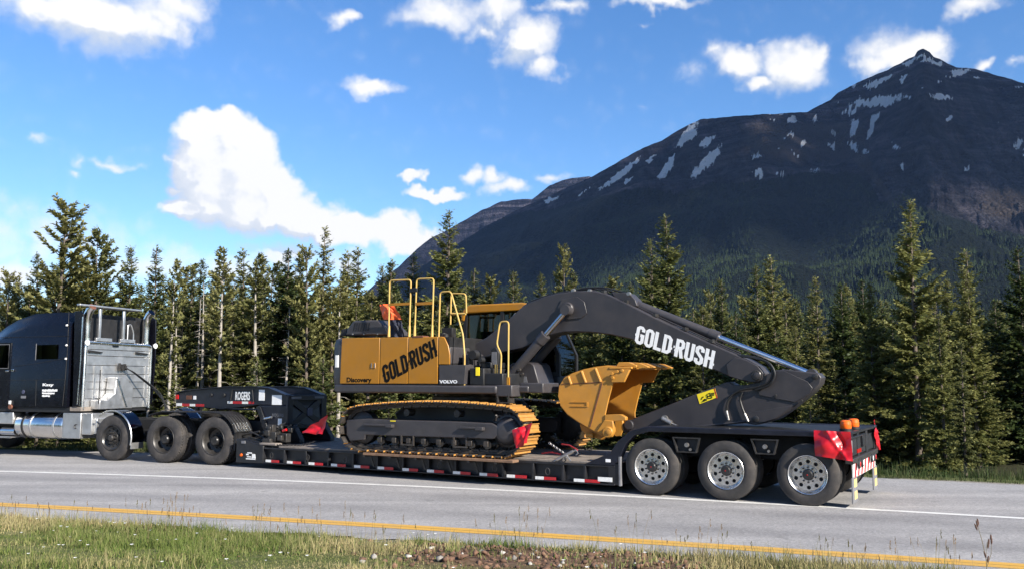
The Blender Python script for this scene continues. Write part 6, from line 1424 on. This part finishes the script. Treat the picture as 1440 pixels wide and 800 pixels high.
# cab and sleeper: lofted cross-sections along x
def section(x, zb, zt, half, top_half, rnd):
    c = KW/2; pts = []
    pts += [(x, c-half, zb), (x, c-half, zt-rnd*2.4)]
    for k in range(1, 7):
        a = R(90*k/6); pts.append((x, c-top_half+rnd*(1-math.sin(a))*0+(-(half-top_half))*(1-math.sin(a))**1.3-rnd*0, zt-rnd*2.4+rnd*2.4*math.sin(a)**.9 if k < 6 else zt))
    mirror = [(x, 2*c-y, z) for x, y, z in pts[::-1]]
    return pts+mirror
cabm = MB()
secs = [section(-4.62,1.27,3.66,1.215,1.02,.16), section(-5.4,1.27,3.68,1.22,1.02,.16), section(-6.15,1.27,3.665,1.22,1.0,.17), section(-6.8,1.26,3.54,1.215,.95,.18), section(-7.3,1.26,3.38,1.205,.88,.2), section(-7.8,1.26,3.16,1.18,.82,.2), section(-8.25,1.25,2.86,1.12,.80,.18), section(-8.75,1.25,2.40,1.05,.80,.15), section(-8.95,1.25,2.05,1.02,.85,.12)]
cabm.loft(secs); cabo = cabm.build('sleeper_cab', 'truck_paint', tk, smooth=50)
hdm = MB(); hdm.loft([section(-8.90,.95,2.02,1.02,.80,.14), section(-10.2,.85,1.86,1.0,.74,.14), section(-11.1,.75,1.72,.95,.68,.14), section(-11.4,.70,1.50,.85,.6,.12)]); hood2 = hdm.build('hood', 'truck_paint', tk, smooth=50)
b_ = MB(); b_.box(-11.62,-11.42,.02,KW-.02,.38,.75); b_.build('front_bumper', 'chrome', tk, bevel=.04)
b_ = MB(); b_.box(-11.43,-11.38,.75,KW-.75,.80,1.48); b_.build('grille', 'chrome', tk, bevel=.01)
for y in (.30, KW-.30): b_ = MB(); b_.lathe([(-.06,.12),(-.09,.09),(-.1,.01)], c=(-11.15,y,1.18), n=16, ax='x'); b_.build('headlight', 'clear_lens', hood2)
for s, y in ((-1, .02), (1, KW-.02)):
    b_ = MB(); b_.prism(arc(-9.35,.55,.70,5,175,14)+arc(-9.35,.55,.62,175,5,14), min(y, y-s*.35), max(y, y-s*.35)); b_.build('front_fender', 'truck_paint', hood2, bevel=.02)
# rear side extenders and cab back trim
YN = KW/2-1.22
b_ = MB(); ep_ = TR.L([(105,437.5),(113,437),(117.5,441),(116,500),(109,571),(102,571)], YN-.01)
b_.prism(ep_, YN-.012, YN+.03); b_.build('side_extender', 'truck_paint', cabo, bevel=.012); b_ = MB(); b_.prism(ep_, KW-YN-.03, KW-YN+.012); b_.build('side_extender', 'truck_paint', cabo, bevel=.012)
b_ = MB(); xs0 = ep_[3][0]; b_.add([], []); b_.prism([(xs0-.37,1.27),(xs0-.36,1.27),(xs0-.36,3.64),(xs0-.37,3.64)], YN+.1, KW-YN-.1); b_.build('cab_back', 'near_black', cabo)
b_ = MB(); (xa, za), (xb, zb_) = TR.P(116.3,445,YN-.02), TR.P(108.5,568,YN-.02); b_.tube([(xa,YN-.02,za),(TR.P(114.5,505,YN)[0],YN-.02,2.4),(xb,YN-.02,zb_)], .014, 6); b_.build('extender_trim', 'polished_alu', cabo)
def side_box(px0, py0, px1, py1, name, material, parent, dep=.006, inner=0.0):
    (xa, za), (xb, zb_) = TR.P(px0, py1, YN), TR.P(px1, py0, YN); b_ = MB(); b_.box(xa,xb,YN-dep,YN+inner,za,zb_); return b_.build(name, material, parent, bevel=.0)
sw = side_box(51.5,484,82.5,504.5,'sleeper_window','dark_glass',cabo,.008)
side_box(50.2,482.8,51.3,505.8,'window_trim','flap_grey',sw,.012)
# door with window, seams and handle
dx = TR.P(14.5,520,YN)[0]
dw = MB(); dw.prism([(dx-1.02,1.30),(dx,1.30),(dx,2.92),(dx-.62,2.92),(dx-.95,2.42),(dx-1.02,2.3)], YN-.006, YN+.004); door = dw.build('door', 'truck_paint', cabo, bevel=.004)
b_ = MB(); b_.prism([(dx-.90,2.26),(dx-.08,2.26),(dx-.08,2.86),(dx-.60,2.86),(dx-.86,2.42)], YN-.010, YN-.0065); b_.build('door_window', 'dark_glass', door)
b_ = MB(); b_.tube([(dx-.91,YN-.011,2.25),(dx-.07,YN-.011,2.25),(dx-.07,YN-.011,2.87),(dx-.61,YN-.011,2.87),(dx-.88,YN-.011,2.42)], .010, 5, closed=True); b_.build('window_seal', 'flap_grey', door)
b_ = MB(); b_.box(dx-.16,dx-.04,YN-.03,YN-.006,2.16,2.20); b_.build('door_handle', 'chrome', door, bevel=.01)
for pts in ([(97,438),(95,490),(92,530),(88,570)], [(0,474),(60,473),(97,472)], [(20,515),(55,510),(94,503)], [(0,534),(50,534),(91,533)], [(51,534),(50,570)]):
    b_ = MB(); b_.tube([(TR.P(p[0],p[1],YN)[0], YN-.001, TR.P(p[0],p[1],YN)[1]) for p in pts], .006, 5); b_.build('panel_seam', 'dark_steel' if pts[0][0] == 97 else 'near_black', cabo)
for px, py in ((94.5,457),(94,485),(93,504)): x, z = TR.P(px,py,YN); b_ = MB(); b_.lathe([(YN-.03,.004),(YN-.03,.022),(YN-.002,.03)], c=(x,0,z), n=12); b_.build('marker_lamp', 'clear_lens', cabo)  # white reflections on the sleeper side, modelled as small clear dots
b_ = MB(); x, z = TR.P(18.5,520,YN); b_.box(x-.05,x+.05,YN-.03,YN-.003,z-.03,z+.03); b_.build('sleeper_handle', 'chrome', cabo, bevel=.008)
# white lettering block and round badge
x0, z0 = TR.P(60,543.5,YN); x1, z1 = TR.P(76,538.5,YN)
font_text('Kzzy', (x0,YN-.006,z0), (1,0,0), (.06,0,1), (0,-1,0), z1-z0, x1-x0, .05, .003).build('lettering', 'decal_white', cabo, smooth=0)
for (pa, pb, seed) in (((59.5,550.3),(81,546.5),1), ((59.5,554),(77,551),2), ((59.5,557.5),(70.5,554.6),3)):      # small illegible lines of print
    (x0, z0), (x1, z1) = TR.P(*pa, YN), TR.P(*pb, YN); b_ = MB(); rr0 = random.Random(seed); x = x0
    while x < x1: w = rr0.uniform(.02, .045); b_.box(x, min(x1, x+w), YN-.0085, YN-.006, z0+rr0.uniform(0, .012), z1-rr0.uniform(0, .014)); x += w+rr0.uniform(.004, .012)
    b_.build('lettering', 'decal_white', cabo, smooth=0, kind='stuff')
x, z = TR.P(33,550.5,YN); b_ = MB(); b_.lathe([(YN-.012,.003),(YN-.012,.05),(YN-.006,.055)], c=(x,0,z), n=18); b_.build('badge', 'decal_navy', cabo); side_box(29.5,556,36.5,559.5,'badge_text','flap_grey',cabo,.008)
# under-cab: tank, straps, boxes, steps
YT = .04
(xa, _), (xb, _) = TR.P(18,600,YT), TR.P(86.5,600,YT); zc_ = .79; rt_ = .335
b_ = MB(); b_.lathe([(xa,.01),(xa,rt_-.06),(xa+.03,rt_-.015),(xa+.06,rt_),(xb-.06,rt_),(xb-.03,rt_-.015),(xb,rt_-.06),(xb,.01)], c=(0,YT+rt_,zc_), n=40, ax='x'); tank = b_.build('fuel_tank', 'tank_alu', tk)
for px in (30, 41, 74): x = TR.P(px,600,YT)[0]; b_ = MB(); b_.lathe([(x-.03,rt_+.001),(x-.028,rt_+.009),(x+.028,rt_+.009),(x+.03,rt_+.001)], c=(0,YT+rt_,zc_), n=40, ax='x', closed=True); b_.build('tank_strap', 'near_black' if px == 30 else 'brushed_alu', tank)
x = TR.P(29,580,YT)[0]; b_ = MB(); b_.cyl((x,YT+.22,zc_+.30),(x,YT+.20,zc_+.37),.05,n=14); b_.build('filler_cap', 'fender_blue', tank)
(xa, _), (xb, _) = TR.P(87.5,600,YT), TR.P(113,600,YT); b_ = MB(); b_.box(xa,xb,YT,.75,.50,1.13); bx_ = b_.build('tool_box', 'brushed_alu', tk, bevel=.012)
x, z = TR.P(107,599,YT); b_ = MB(); b_.tube([(x+.05*math.cos(a),YT-.012,z+.05*math.sin(a)) for a in [R(60+k*30) for k in range(9)]], .010, 6); b_.build('latch', 'dark_steel', bx_)
(xa, _), (xb, _) = TR.P(113.5,600,YT), TR.P(127,600,YT); b_ = MB(); b_.box(xa,xb,YT+.03,.75,.60,1.12); b_.box(xb,xb+.10,YT+.10,.70,.62,1.0); b_.build('battery_box', 'brushed_alu', tk, bevel=.012)
x0 = TR.P(17,600,YT)[0]; b_ = MB(); b_.box(x0-1.35,x0-.02,YT+.02,.72,.82,1.12); b_.build('step_box', 'brushed_alu', tk, bevel=.015)
b_ = MB(); b_.cyl((x0-.05,YT+.2,.62),(x0-.55,YT+.2,.62),.11,n=18); b_.cyl((x0-.6,YT+.2,.60),(x0-1.1,YT+.2,.60),.07,n=14); b_.build('exhaust_muffler', 'tank_alu', tk)
b_ = MB(); b_.box(x0-1.3,x0-.04,YT,YT+.05,.46,.50); b_.box(x0-1.3,x0-.04,YT,YT+.3,.47,.49); b_.build('cab_step', 'brushed_alu', tk)
b_ = MB(); b_.box(-8.2,-4.25,.05,KW-.05,1.14,1.26); b_.build('cab_subframe', 'near_black', tk)
x, z = TR.P(15,566,YN); b_ = MB(); b_.box(x-.03,x+.03,YN-.04,YN-.01,z-.03,z+.06); b_.build('reflector', 'clear_lens', tk); b_ = MB(); b_.lathe([(-.04,.01),(-.04,.06),(-.0,.065)], c=(x+.02,YN,z-.10), n=12); b_.build('side_lamp', 'rust', tk)
x, z = TR.P(104,574,YN); b_ = MB(); b_.box(x-.16,x+.20,YN+.02,.4,z-.06,z+.04); b_.build('mount_block', 'deck_wood', tk)
# headache rack behind the cab: aluminium planks in a frame
XR_ = -4.20; RY0, RY1, RZ0, RZ1 = .10, 2.28, 1.20, 2.90
b_ = MB(); b_.tube(smooth_path([(XR_,RY0,RZ0),(XR_,RY0,RZ1),(XR_,RY1,RZ1-.02),(XR_,RY1,RZ0)], .12), .045, 10); rack = b_.build('headache_rack', 'polished_alu', tk)
zz = [1.22,1.48,1.72,1.90,2.10,2.32,2.56,2.72,2.86]
for k in range(8):
    b_ = MB(); b_.box(XR_-.03+.004*(k % 2),XR_-.005+.004*(k % 2),RY0+.04,RY1-.04,zz[k]+.006,zz[k+1]-.006); b_.build('rack_plank', 'brushed_alu', rack, bevel=.006)
for y in (RY0+.30, RY0+.55, RY1-.18): b_ = MB(); b_.box(XR_-.002,XR_+.02,y,y+.05,1.24,2.30); b_.build('rack_rib', 'brushed_alu', rack)
for y in (RY0+.08, RY1-.55): b_ = MB(); b_.prism([(y,2.70),(y+.42,2.66),(y+.42,2.63),(y,2.64)], XR_, XR_+.05, ax='x'); b_.build('rack_slot', 'near_black', rack)
b_ = MB(); b_.box(XR_,XR_+.014,RY0+.85,RY0+1.05,2.80,2.85); b_.build('rack_decal', 'fender_blue', rack)
# angled aluminium box steps on the lower rack
b_ = MB(); b_.prism([(RY0+.22,1.22),(RY0+1.28,1.22),(RY0+1.28,1.75),(RY0+1.02,2.02),(RY0+.72,2.02),(RY0+.68,1.60),(RY0+.46,1.44),(RY0+.22,1.44)], XR_+.024, XR_+.34, ax='x'); st_ = b_.build('rack_cabinet', 'brushed_alu', rack, bevel=.012)
b_ = MB(); b_.prism([(RY0+.70,1.98),(RY0+.76,1.98),(RY0+1.10,1.26),(RY0+1.04,1.26)], XR_+.341, XR_+.36, ax='x'); b_.build('cabinet_brace', 'polished_alu', st_); b_ = MB(); b_.box(XR_+.341,XR_+.35,RY0+.80,RY0+.83,1.78,1.92); b_.build('cabinet_latch', 'near_black', st_)
b_ = MB(); b_.tube([(XR_+.37,RY0+.16,1.35),(XR_+.37,RY0+.16,2.2)], .013, 6); b_.tube([(XR_+.37,RY0+.16,1.7),(XR_+.37,RY0+.6,1.7)], .010, 6); b_.build('cabinet_rail', 'dark_steel', st_)
for k in range(4):
    b_ = MB(); y = RY0+1.15+.05*k; b_.tube(smooth_path([(XR_+.05,y,2.28),(XR_+.25,y+.15,2.20-.04*k),(XR_+.5,y+.55,1.85-.05*k),(XR_+.8,y+.72,1.55-.1*k),(XR_+1.1,y+.5,1.15)], .3, 6), .009, 6); b_.build('air_line', 'rubber' if k != 1 else 'near_black', tk)
b_ = MB()
for k in range(9): b_.box(XR_+.03,XR_+.10,RY0+1.0+.05*rt.random()+.03*k,RY0+1.04+.03*k,2.18+.12*rt.random(),2.30+.1*rt.random())
b_.build('gladhand_cluster', 'dark_steel', rack)
# exhaust stacks with curved tips
for y, xo in ((.20, 0.0), (2.18, 0.0)):
    x = XR_-.10; b_ = MB(); b_.tube([(x,y,1.3),(x,y,3.30),(x,y,3.50),(x+.03,y,3.62),(x+.09,y,3.72),(x+.17,y,3.79)], [.09,.09,.10,.10,.10,.10], 18); so = b_.build('exhaust_stack', 'tank_alu', tk)
    b_ = MB(); b_.cyl((x+.165,y,3.786),(x+.175,y,3.795),.092,n=18); b_.build('stack_opening', 'rust' if y < 1 else 'fender_blue', so)
    b_ = MB(); b_.lathe([(-.05,.09),(-.05,.1),(.05,.1),(.05,.09)], c=(x,y,2.95), n=18, ax='z', closed=True); b_.build('stack_clamp', 'chrome', so)
for y in (RY0-.02, RY1+.08): b_ = MB(); b_.lathe([(.03,.02),(.05,.06),(.09,.07),(.10,.005)], c=(XR_,y,2.88), n=14, ax='x'); b_.build('work_lamp', 'clear_lens', rack)
# light bar on posts
for y in (.50, 1.28): b_ = MB(); b_.box(XR_-.03,XR_+.03,y-.03,y+.04,2.94,3.78); b_.box(XR_-.02,XR_+.06,y-.12,y+.38,2.93,3.02); b_.build('bar_post', 'brushed_alu', rack, bevel=.008)
b_ = MB(); b_.box(XR_-.06,XR_+.06,-.18,1.85,3.79,3.84); lb = b_.build('light_bar', 'brushed_alu', rack, bevel=.015)
b_ = MB(); b_.box(XR_-.05,XR_+.05,.1,1.6,3.765,3.788); b_.build('light_bar_lamps', 'near_black', lb)
b_ = MB(); b_.tube(smooth_path([(XR_+.02,1.42,2.95),(XR_+.02,1.42,3.40),(XR_+.02,1.52,3.42),(XR_+.02,1.62,3.2),(XR_+.02,1.62,2.95)], .08), .018, 7); b_.build('rack_hoop', 'brushed_alu', rack)
# fenders over the axles
for s, y in ((0, 0.0), (1, KW)):
    y0_, y1_ = (-.02, .36) if s == 0 else (KW-.36, KW+.02)
    b_ = MB(); b_.prism(arc(-3.08,.55,.665,-12,100,16)+arc(-3.08,.55,.64,100,-12,16), y0_, y1_); f_ = b_.build('fender', 'fender_blue', tk, smooth=50)
    b_ = MB(); b_.tube([(x, y0_ if s == 0 else y1_, z) for x, z in arc(-3.08,.55,.652,-14,130,20)], .022, 7); b_.build('fender_trim', 'polished_alu', f_)
    b_ = MB(); b_.prism([(-2.45,.30),(-2.42,.30),(-2.42,.45),(-2.44,.45)], y0_, y1_); b_.build('fender_flap', 'brushed_alu', f_)
    y1_, y0_ = (.62, -.01) if s == 0 else (KW+.01, KW-.62)
    b_ = MB(); pr = arc(-.0,.55,.66,18,92,12)+[(-1.6,1.21),(-1.95,1.12),(-1.95,1.10),(-1.6,1.19)]+arc(-.0,.55,.64,92,18,12); b_.prism(pr, y0_, y1_); f2 = b_.build('quarter_fender', 'near_black', tk, smooth=50)
    for k in range(6):
        yy = y0_+.06+k*.095; b_ = MB(); b_.tube([(x, yy, z) for x, z in arc(0,.55,.668,24,62,8)], .012, 6); b_.build('fender_rib', 'dark_steel', f2)
    for k in range(5):
        yy = y0_+.06+k*.11; b_ = MB(); P3 = arc(0,.55,.676,20,38,3); b_.tube([(P3[0][0],yy+.05,P3[0][1]),(P3[3][0],yy,P3[3][1])], .014, 6); b_.build('fender_stripe', 'polished_alu', f2)
b_ = MB(); b_.lathe([(1.00,.40),(1.05,.50),(1.13,.52),(1.15,.46)], c=(-.75,1.22,0), n=28, ax='z'); b_.box(-1.2,-.3,.85,1.6,.98,1.02); b_.build('fifth_wheel', 'dark_steel', tk)
b_ = MB(); b_.cyl((-.95,1.22,1.1),(-.95,1.22,1.34),.04,n=12); b_.build('king_pin', 'dark_steel', tk)
for y in (.05, KW-.62): b_ = MB(); b_.box(.55,.60,y,y+.57,.35,.85); b_.build('mud_flap', 'near_black', tk)
for s, y in ((0, -.18), (1, KW+.18)): b_ = MB(); b_.box(-8.25,-8.10,y-.05,y+.10,1.95,2.75); b_.build('side_mirror', 'truck_paint', cabo, bevel=.04)

# ================================================================== ROADSIDE PLANTS
# ---- grass and weeds on the near verge, one mass of blades
def blades(n, xr, yfun, hr, wr_, seed, lean=.35, maskfun=None, palette=None, zoff=-.01):
    r = np.random.default_rng(seed); x = r.uniform(*xr, n); y = yfun(x, r)
    if maskfun is not None: k = maskfun(x, y, r); x, y = x[k], y[k]
    n = len(x); z = hgt(x, y)+zoff; h = r.uniform(*hr, n)*(.35+1.25*sstep(.36, .62, fbm(x*1.3, y*1.3, 4, 71))); w = r.uniform(*wr_, n)
    a = r.uniform(0, 2*PI, n); l = r.normal(0, lean, n); l2 = l*r.uniform(1.5, 2.6, n); ca, sa_ = np.cos(a), np.sin(a); ta = r.uniform(0, 2*PI, n); tx, ty = np.cos(ta)*w, np.sin(ta)*w
    p0 = np.stack([x-tx, y-ty, z], -1); p1 = np.stack([x+tx, y+ty, z], -1)
    m = np.stack([x+ca*l*h*.5, y+sa_*l*h*.5, z+h*.55], -1); p2 = m+np.stack([tx*.75, ty*.75, 0*tx], -1); p3 = m-np.stack([tx*.75, ty*.75, 0*tx], -1)
    p4 = np.stack([x+ca*l2*h*.62, y+sa_*l2*h*.62, z+h*(1-.18*np.abs(l2))], -1)
    vs = np.stack([p0, p1, p2, p3, p4], 1).reshape(-1, 3); o = np.arange(n)[:, None]*5
    fs = np.concatenate([o+np.array([[0,1,2]]), o+np.array([[0,2,3]]), o+np.array([[3,2,4]])], 0)
    mixv = np.clip(.40+2.3*(fbm(x*1.1+9, y*1.1, 4, 81)-.47)+r.normal(0, .28, n), 0, 1)
    g0_, g1_ = (np.array(c) for c in palette); col = g0_[None]*(1-mixv[:, None])+g1_[None]*mixv[:, None]; col *= r.uniform(.75, 1.25, n)[:, None]
    return vs, fs, np.repeat(col, 5, 0)
m, t, b = node_mat('grass_blade'); at_ = nd(t, 'ShaderNodeAttribute', attribute_name='tint'); t.links.new(at_.outputs['Color'], b.inputs['Base Color']); b.inputs['Roughness'].default_value = .7; b.inputs['Specular IOR Level'].default_value = .2
tr_ = nd(t, 'ShaderNodeBsdfTranslucent'); t.links.new(at_.outputs['Color'], tr_.inputs[0]); mxn = nd(t, 'ShaderNodeMixShader'); mxn.inputs[0].default_value = .25; t.links.new(b.outputs[0], mxn.inputs[1]); t.links.new(tr_.outputs[0], mxn.inputs[2]); t.links.new(mxn.outputs[0], t.nodes['Material Output'].inputs[0])
def stuff_mesh(parts, name, label, cat, material):
    vs = []; fs = []; cs = []; o = 0
    for v, f, c in parts: vs.append(v); fs.append(f+o); cs.append(c); o += len(v)
    ob = np_mesh(name, np.concatenate(vs), np.concatenate(fs), M[material]); set_attr(ob, 'tint', np.concatenate(cs)); ob['kind'] = 'stuff'; tag(ob, label, cat); return ob
GREEN, STRAW = (.105, .140, .032), (.36, .30, .15)
def verge_y(x, r): return y_near(x)-.10-4.8*r.random(len(x))**1.25
def not_soil(x, y, r): return (r.random(len(x)) > soil_mask(x, y)*.93) & (x-.55*y < 1.5+3*r.random(len(x)))
pts_ = [blades(105000, (-9.5, 6.5), verge_y, (.03, .095), (.0025, .0055), 1, .45, not_soil, (GREEN, STRAW)),
        blades(16000, (-9.5, 6.5), verge_y, (.08, .19), (.0018, .0035), 2, .35, not_soil, (GREEN, (.36, .30, .16))),
        blades(15000, (-9.5, 5.5), verge_y, (.03, .06), (.006, .012), 3, .8, not_soil, ((.055, .10, .02), (.12, .16, .04))),
        blades(3600, (2.0, 6.5), lambda x, r: y_near(x)-.05-.8*r.random(len(x)), (.04, .14), (.003, .005), 4, .4, None, (GREEN, STRAW))]
stuff_mesh(pts_, 'verge_grass', 'short mixed green and straw coloured grass on the near verge', 'grass', 'grass_blade')
# tall stalks with seed heads
def stalks(n, xr, hr, seed, off=(.0, 1.6)):
    r = np.random.default_rng(seed); V = []; Fc = []; Cc = []; o = 0
    cl_ = r.uniform(*xr, max(3, n//9)); x = r.choice(cl_, n)+r.normal(0, .22, n); y = y_near(x)-r.uniform(*off, n); z = hgt(x, y); h = r.uniform(*hr, n)
    for i in range(n):
        a = r.uniform(0, 6.28); l = r.uniform(.02, .25)*h[i]; c = np.array((.27, .21, .12))*r.uniform(.6, 1.1)
        if r.random() < .3: c = np.array((.13, .13, .05))
        k = np.linspace(0, 1, 5); px = x[i]+np.cos(a)*l*k**2; py = y[i]+np.sin(a)*l*k**2; pz = z[i]+h[i]*k; w = .0014*(1.3-k*.7)
        v = np.concatenate([np.stack([px-w, py, pz], -1), np.stack([px+w, py, pz], -1)]); V.append(v)
        for q in range(4): Fc += [(o+q, o+5+q, o+6+q), (o+q, o+6+q, o+1+q)]
        Cc.append(np.repeat(c[None], 10, 0)); o += 10
        for q in range(10):
            f = .80+.02*q; bx_, by_, bz_ = px[-1], py[-1], z[i]+h[i]*f; th = r.uniform(0, 6.28); rr_ = r.uniform(.004, .016)*(1.1-f*.5)
            v = np.array([[bx_, by_, bz_], [bx_+np.cos(th)*rr_+.003, by_+np.sin(th)*rr_, bz_+.018], [bx_+np.cos(th)*rr_*.6, by_+np.sin(th)*rr_*.6, bz_+.035]]); V.append(v); Fc.append((o, o+1, o+2)); Cc.append(np.repeat((c*np.array((.9, .8, .8)))[None], 3, 0)); o += 3
    return np.concatenate(V), np.array(Fc), np.concatenate(Cc)
stuff_mesh([stalks(90, (-4.6, 1.2), (.22, .50), 5), stalks(60, (-8.5, -4), (.15, .34), 6), stalks(46, (1, 4.6), (.15, .42), 7, (.0, .9))], 'tall_stalks', 'thin dry grass stalks with seed heads along the verge edge', 'grass', 'grass_blade')
# white verge flowers
def flowers(n, seed):
    r = np.random.default_rng(seed); x = r.uniform(-8, 1.5, n); y = verge_y(x, r); z = hgt(x, y)+r.uniform(.05, .13, n); V = []; Fc = []; o = 0
    for i in range(n):
        s = r.uniform(.010, .024)
        for q in range(6):
            a = q*PI/3; b2 = a+.8; V += [(x[i], y[i], z[i]), (x[i]+s*np.cos(a), y[i]+s*np.sin(a), z[i]+s*.5), (x[i]+s*np.cos(b2), y[i]+s*np.sin(b2), z[i]+s*.5)]; Fc.append((o, o+1, o+2)); o += 3
    return np.array(V), np.array(Fc), np.tile(np.array([[.8, .8, .78]]), (o, 1))
stuff_mesh([flowers(90, 8)], 'white_flowers', 'tiny white flowers dotted through the near verge grass', 'flowers', 'grass_blade')
# soil clods and stones
m, t, b = node_mat('clod'); geo = nd(t, 'ShaderNodeNewGeometry'); pv = geo.outputs['Position']; at_ = nd(t, 'ShaderNodeAttribute', attribute_name='tint')
t.links.new(mixc(t, 1.0, at_.outputs['Color'], ramp(t, tnoise(t, pv, 45, 6, .7), [(.3, (.6, .6, .6)), (.7, (1.4, 1.4, 1.4))]), 'MULTIPLY'), b.inputs['Base Color']); b.inputs['Roughness'].default_value = .95
def clods(n, seed):
    r = np.random.default_rng(seed); x = r.uniform(-4, 4.6, n); y = y_near(x)-.15-2.6*r.random(n); k = r.random(n) < soil_mask(x, y)*.9+.02; x, y = x[k], y[k]; n = len(x); z = hgt(x, y)
    bm = bmesh.new(); bmesh.ops.create_icosphere(bm, subdivisions=1, radius=1); bv_ = np.array([v.co[:] for v in bm.verts]); bf_ = np.array([[v.index for v in f.verts] for f in bm.faces]); bm.free()
    s = r.uniform(.006, .026, n)*r.choice([.5, .8, 1.6], n); q = bv_[None]*s[:, None, None]*r.uniform(.45, 1.4, (n, len(bv_), 1))*np.stack([r.uniform(.8, 1.3, n), r.uniform(.8, 1.3, n), r.uniform(.6, 1, n)], -1)[:, None, :]
    v = (q+np.stack([x, y, z+s*.35], -1)[:, None, :]).reshape(-1, 3); f = (bf_[None]+(np.arange(n)*len(bv_))[:, None, None]).reshape(-1, 3)
    c = np.where(r.random(n)[:, None] < .05, np.array([[.30, .28, .25]]), np.array([[.13, .072, .045]]))*r.uniform(.55, 1.35, n)[:, None]
    return v, f, np.repeat(c, len(bv_), 0)
stuff_mesh([clods(5200, 9)], 'soil_clods', 'broken brown soil clods and small stones in the bare verge patch', 'soil', 'clod')
# far verge grass and weeds before the trees
def far_y(x, r): return y_far(x)+.15+4.5*r.random(len(x))**1.3
stuff_mesh([blades(26000, (-14, 16), far_y, (.08, .28), (.004, .008), 14, .35, None, ((.032, .055, .015), (.085, .09, .035)))], 'far_verge_grass', 'dark rough grass between the road and the trees', 'grass', 'grass_blade')
# a single tall weed by the yellow line
wx, wy = ground(1388, 806)[:2]; wy -= .35; wx = wx*wy/(wy+.35); wz = float(hgt(wx, wy))
wr0 = bpy.data.objects.new('tall_weed', None); COL.objects.link(wr0); wr0.location = (wx, wy, wz); tag(wr0, 'lone tall weed with drooping dark seed heads beside the yellow line', 'weed')
mat('weed_stem', (.16, .13, .07), .8); mat('seed_head', (.10, .055, .04), .9, var=.3)
b_ = MB(); b_.tube([(0,0,0),(.0,0,.2),(-.03,0,.38),(-.06,.01,.52)], [.004,.0035,.003,.002], 6); b_.tube([(0,0,.12),(.05,0,.25),(.06,0,.36)], [.003,.0025,.002], 5); b_.tube([(0,0,.2),(.02,.02,.3),(.03,.02,.36)], .002, 5); b_.build('stem', 'weed_stem', wr0)
for (x, z, tl_) in ((-.062,.53,-.3),(-.07,.50,-.5),(-.055,.55,-.2),(.06,.37,.1),(.058,.40,.0),(.03,.36,.2),(.0,.24,-.4),(.012,.20,.3),(.022,.33,.3)):
    b_ = MB(); b_.tube([(x,.0,z-.03),(x+tl_*.01,0,z-.01),(x+tl_*.03,0,z+.02),(x+tl_*.05,0,z+.035)], [.003,.009,.008,.002], 6); b_.build('seed_head', 'seed_head', wr0)
# ================================================================== AIR AND CLOUD SHADE
# unseen cumulus bank, added sunward of the mountain to keep it in shade
def shade_cloud_bank():
    r = np.random.default_rng(5); bm = bmesh.new(); bmesh.ops.create_icosphere(bm, subdivisions=3, radius=1); bv_ = np.array([v.co[:] for v in bm.verts]); bf_ = np.array([[v.index for v in f.verts] for f in bm.faces]); bm.free()
    V = []; Fc = []; o = 0
    for k in range(200):
        u, v = r.random(), r.random()
        ty_ = 1700+v*4300; tx_ = -1200+u*5400
        if ty_ < 2500 and tx_ > .25*ty_: ty_ += 900
        tgt = np.array([tx_, ty_, 700.0]); s = np.array(sdir); c = tgt+s*((3300-700)/s[2])
        rad = r.uniform(260, 480); q = bv_*np.array([1, 1, .5])*rad*(1+.25*(fbm(bv_[:,0]*2+k, bv_[:,1]*2+bv_[:,2], 3, k)-.47)[:, None]*2); V.append(q+c); Fc.append(bf_+o); o += len(bv_)
    return np.concatenate(V), np.concatenate(Fc)
m, t, b = node_mat('cloud_white'); b.inputs['Base Color'].default_value = (.85, .85, .86, 1); b.inputs['Roughness'].default_value = 1; b.inputs['Specular IOR Level'].default_value = 0
cvv, cff = shade_cloud_bank(); cl = np_mesh('cloud', cvv, cff, M['cloud_white'], True); setstruct(cl)

tr_ = nd(t, 'ShaderNodeBsdfTransparent'); mxn = nd(t, 'ShaderNodeMixShader'); mxn.inputs[0].default_value = .88      # thin cloud lets some sun through
t.links.new(b.outputs[0], mxn.inputs[1]); t.links.new(tr_.outputs[0], mxn.inputs[2]); t.links.new(mxn.outputs[0], t.nodes['Material Output'].inputs[0])
# valley air
hz = MB(); hz.box(-9000, 9000, -9000, 9000, -6, 2150); me = hz.mesh('haze'); hzo = bpy.data.objects.new('haze', me); COL.objects.link(hzo); hzo['kind'] = 'stuff'
tag(hzo, 'thin bluish valley air between the road and the mountain', 'haze')
hm = bpy.data.materials.new('haze'); hm.use_nodes = True; t = hm.node_tree; t.nodes.clear()
pvn = nd(t, 'ShaderNodeVolumePrincipled'); pvn.inputs['Color'].default_value = (.34, .55, 1.0, 1); pvn.inputs['Density'].default_value = 1.8e-5; pvn.inputs['Anisotropy'].default_value = .1
o_ = nd(t, 'ShaderNodeOutputMaterial'); t.links.new(pvn.outputs[0], o_.inputs['Volume']); me.materials.append(hm)
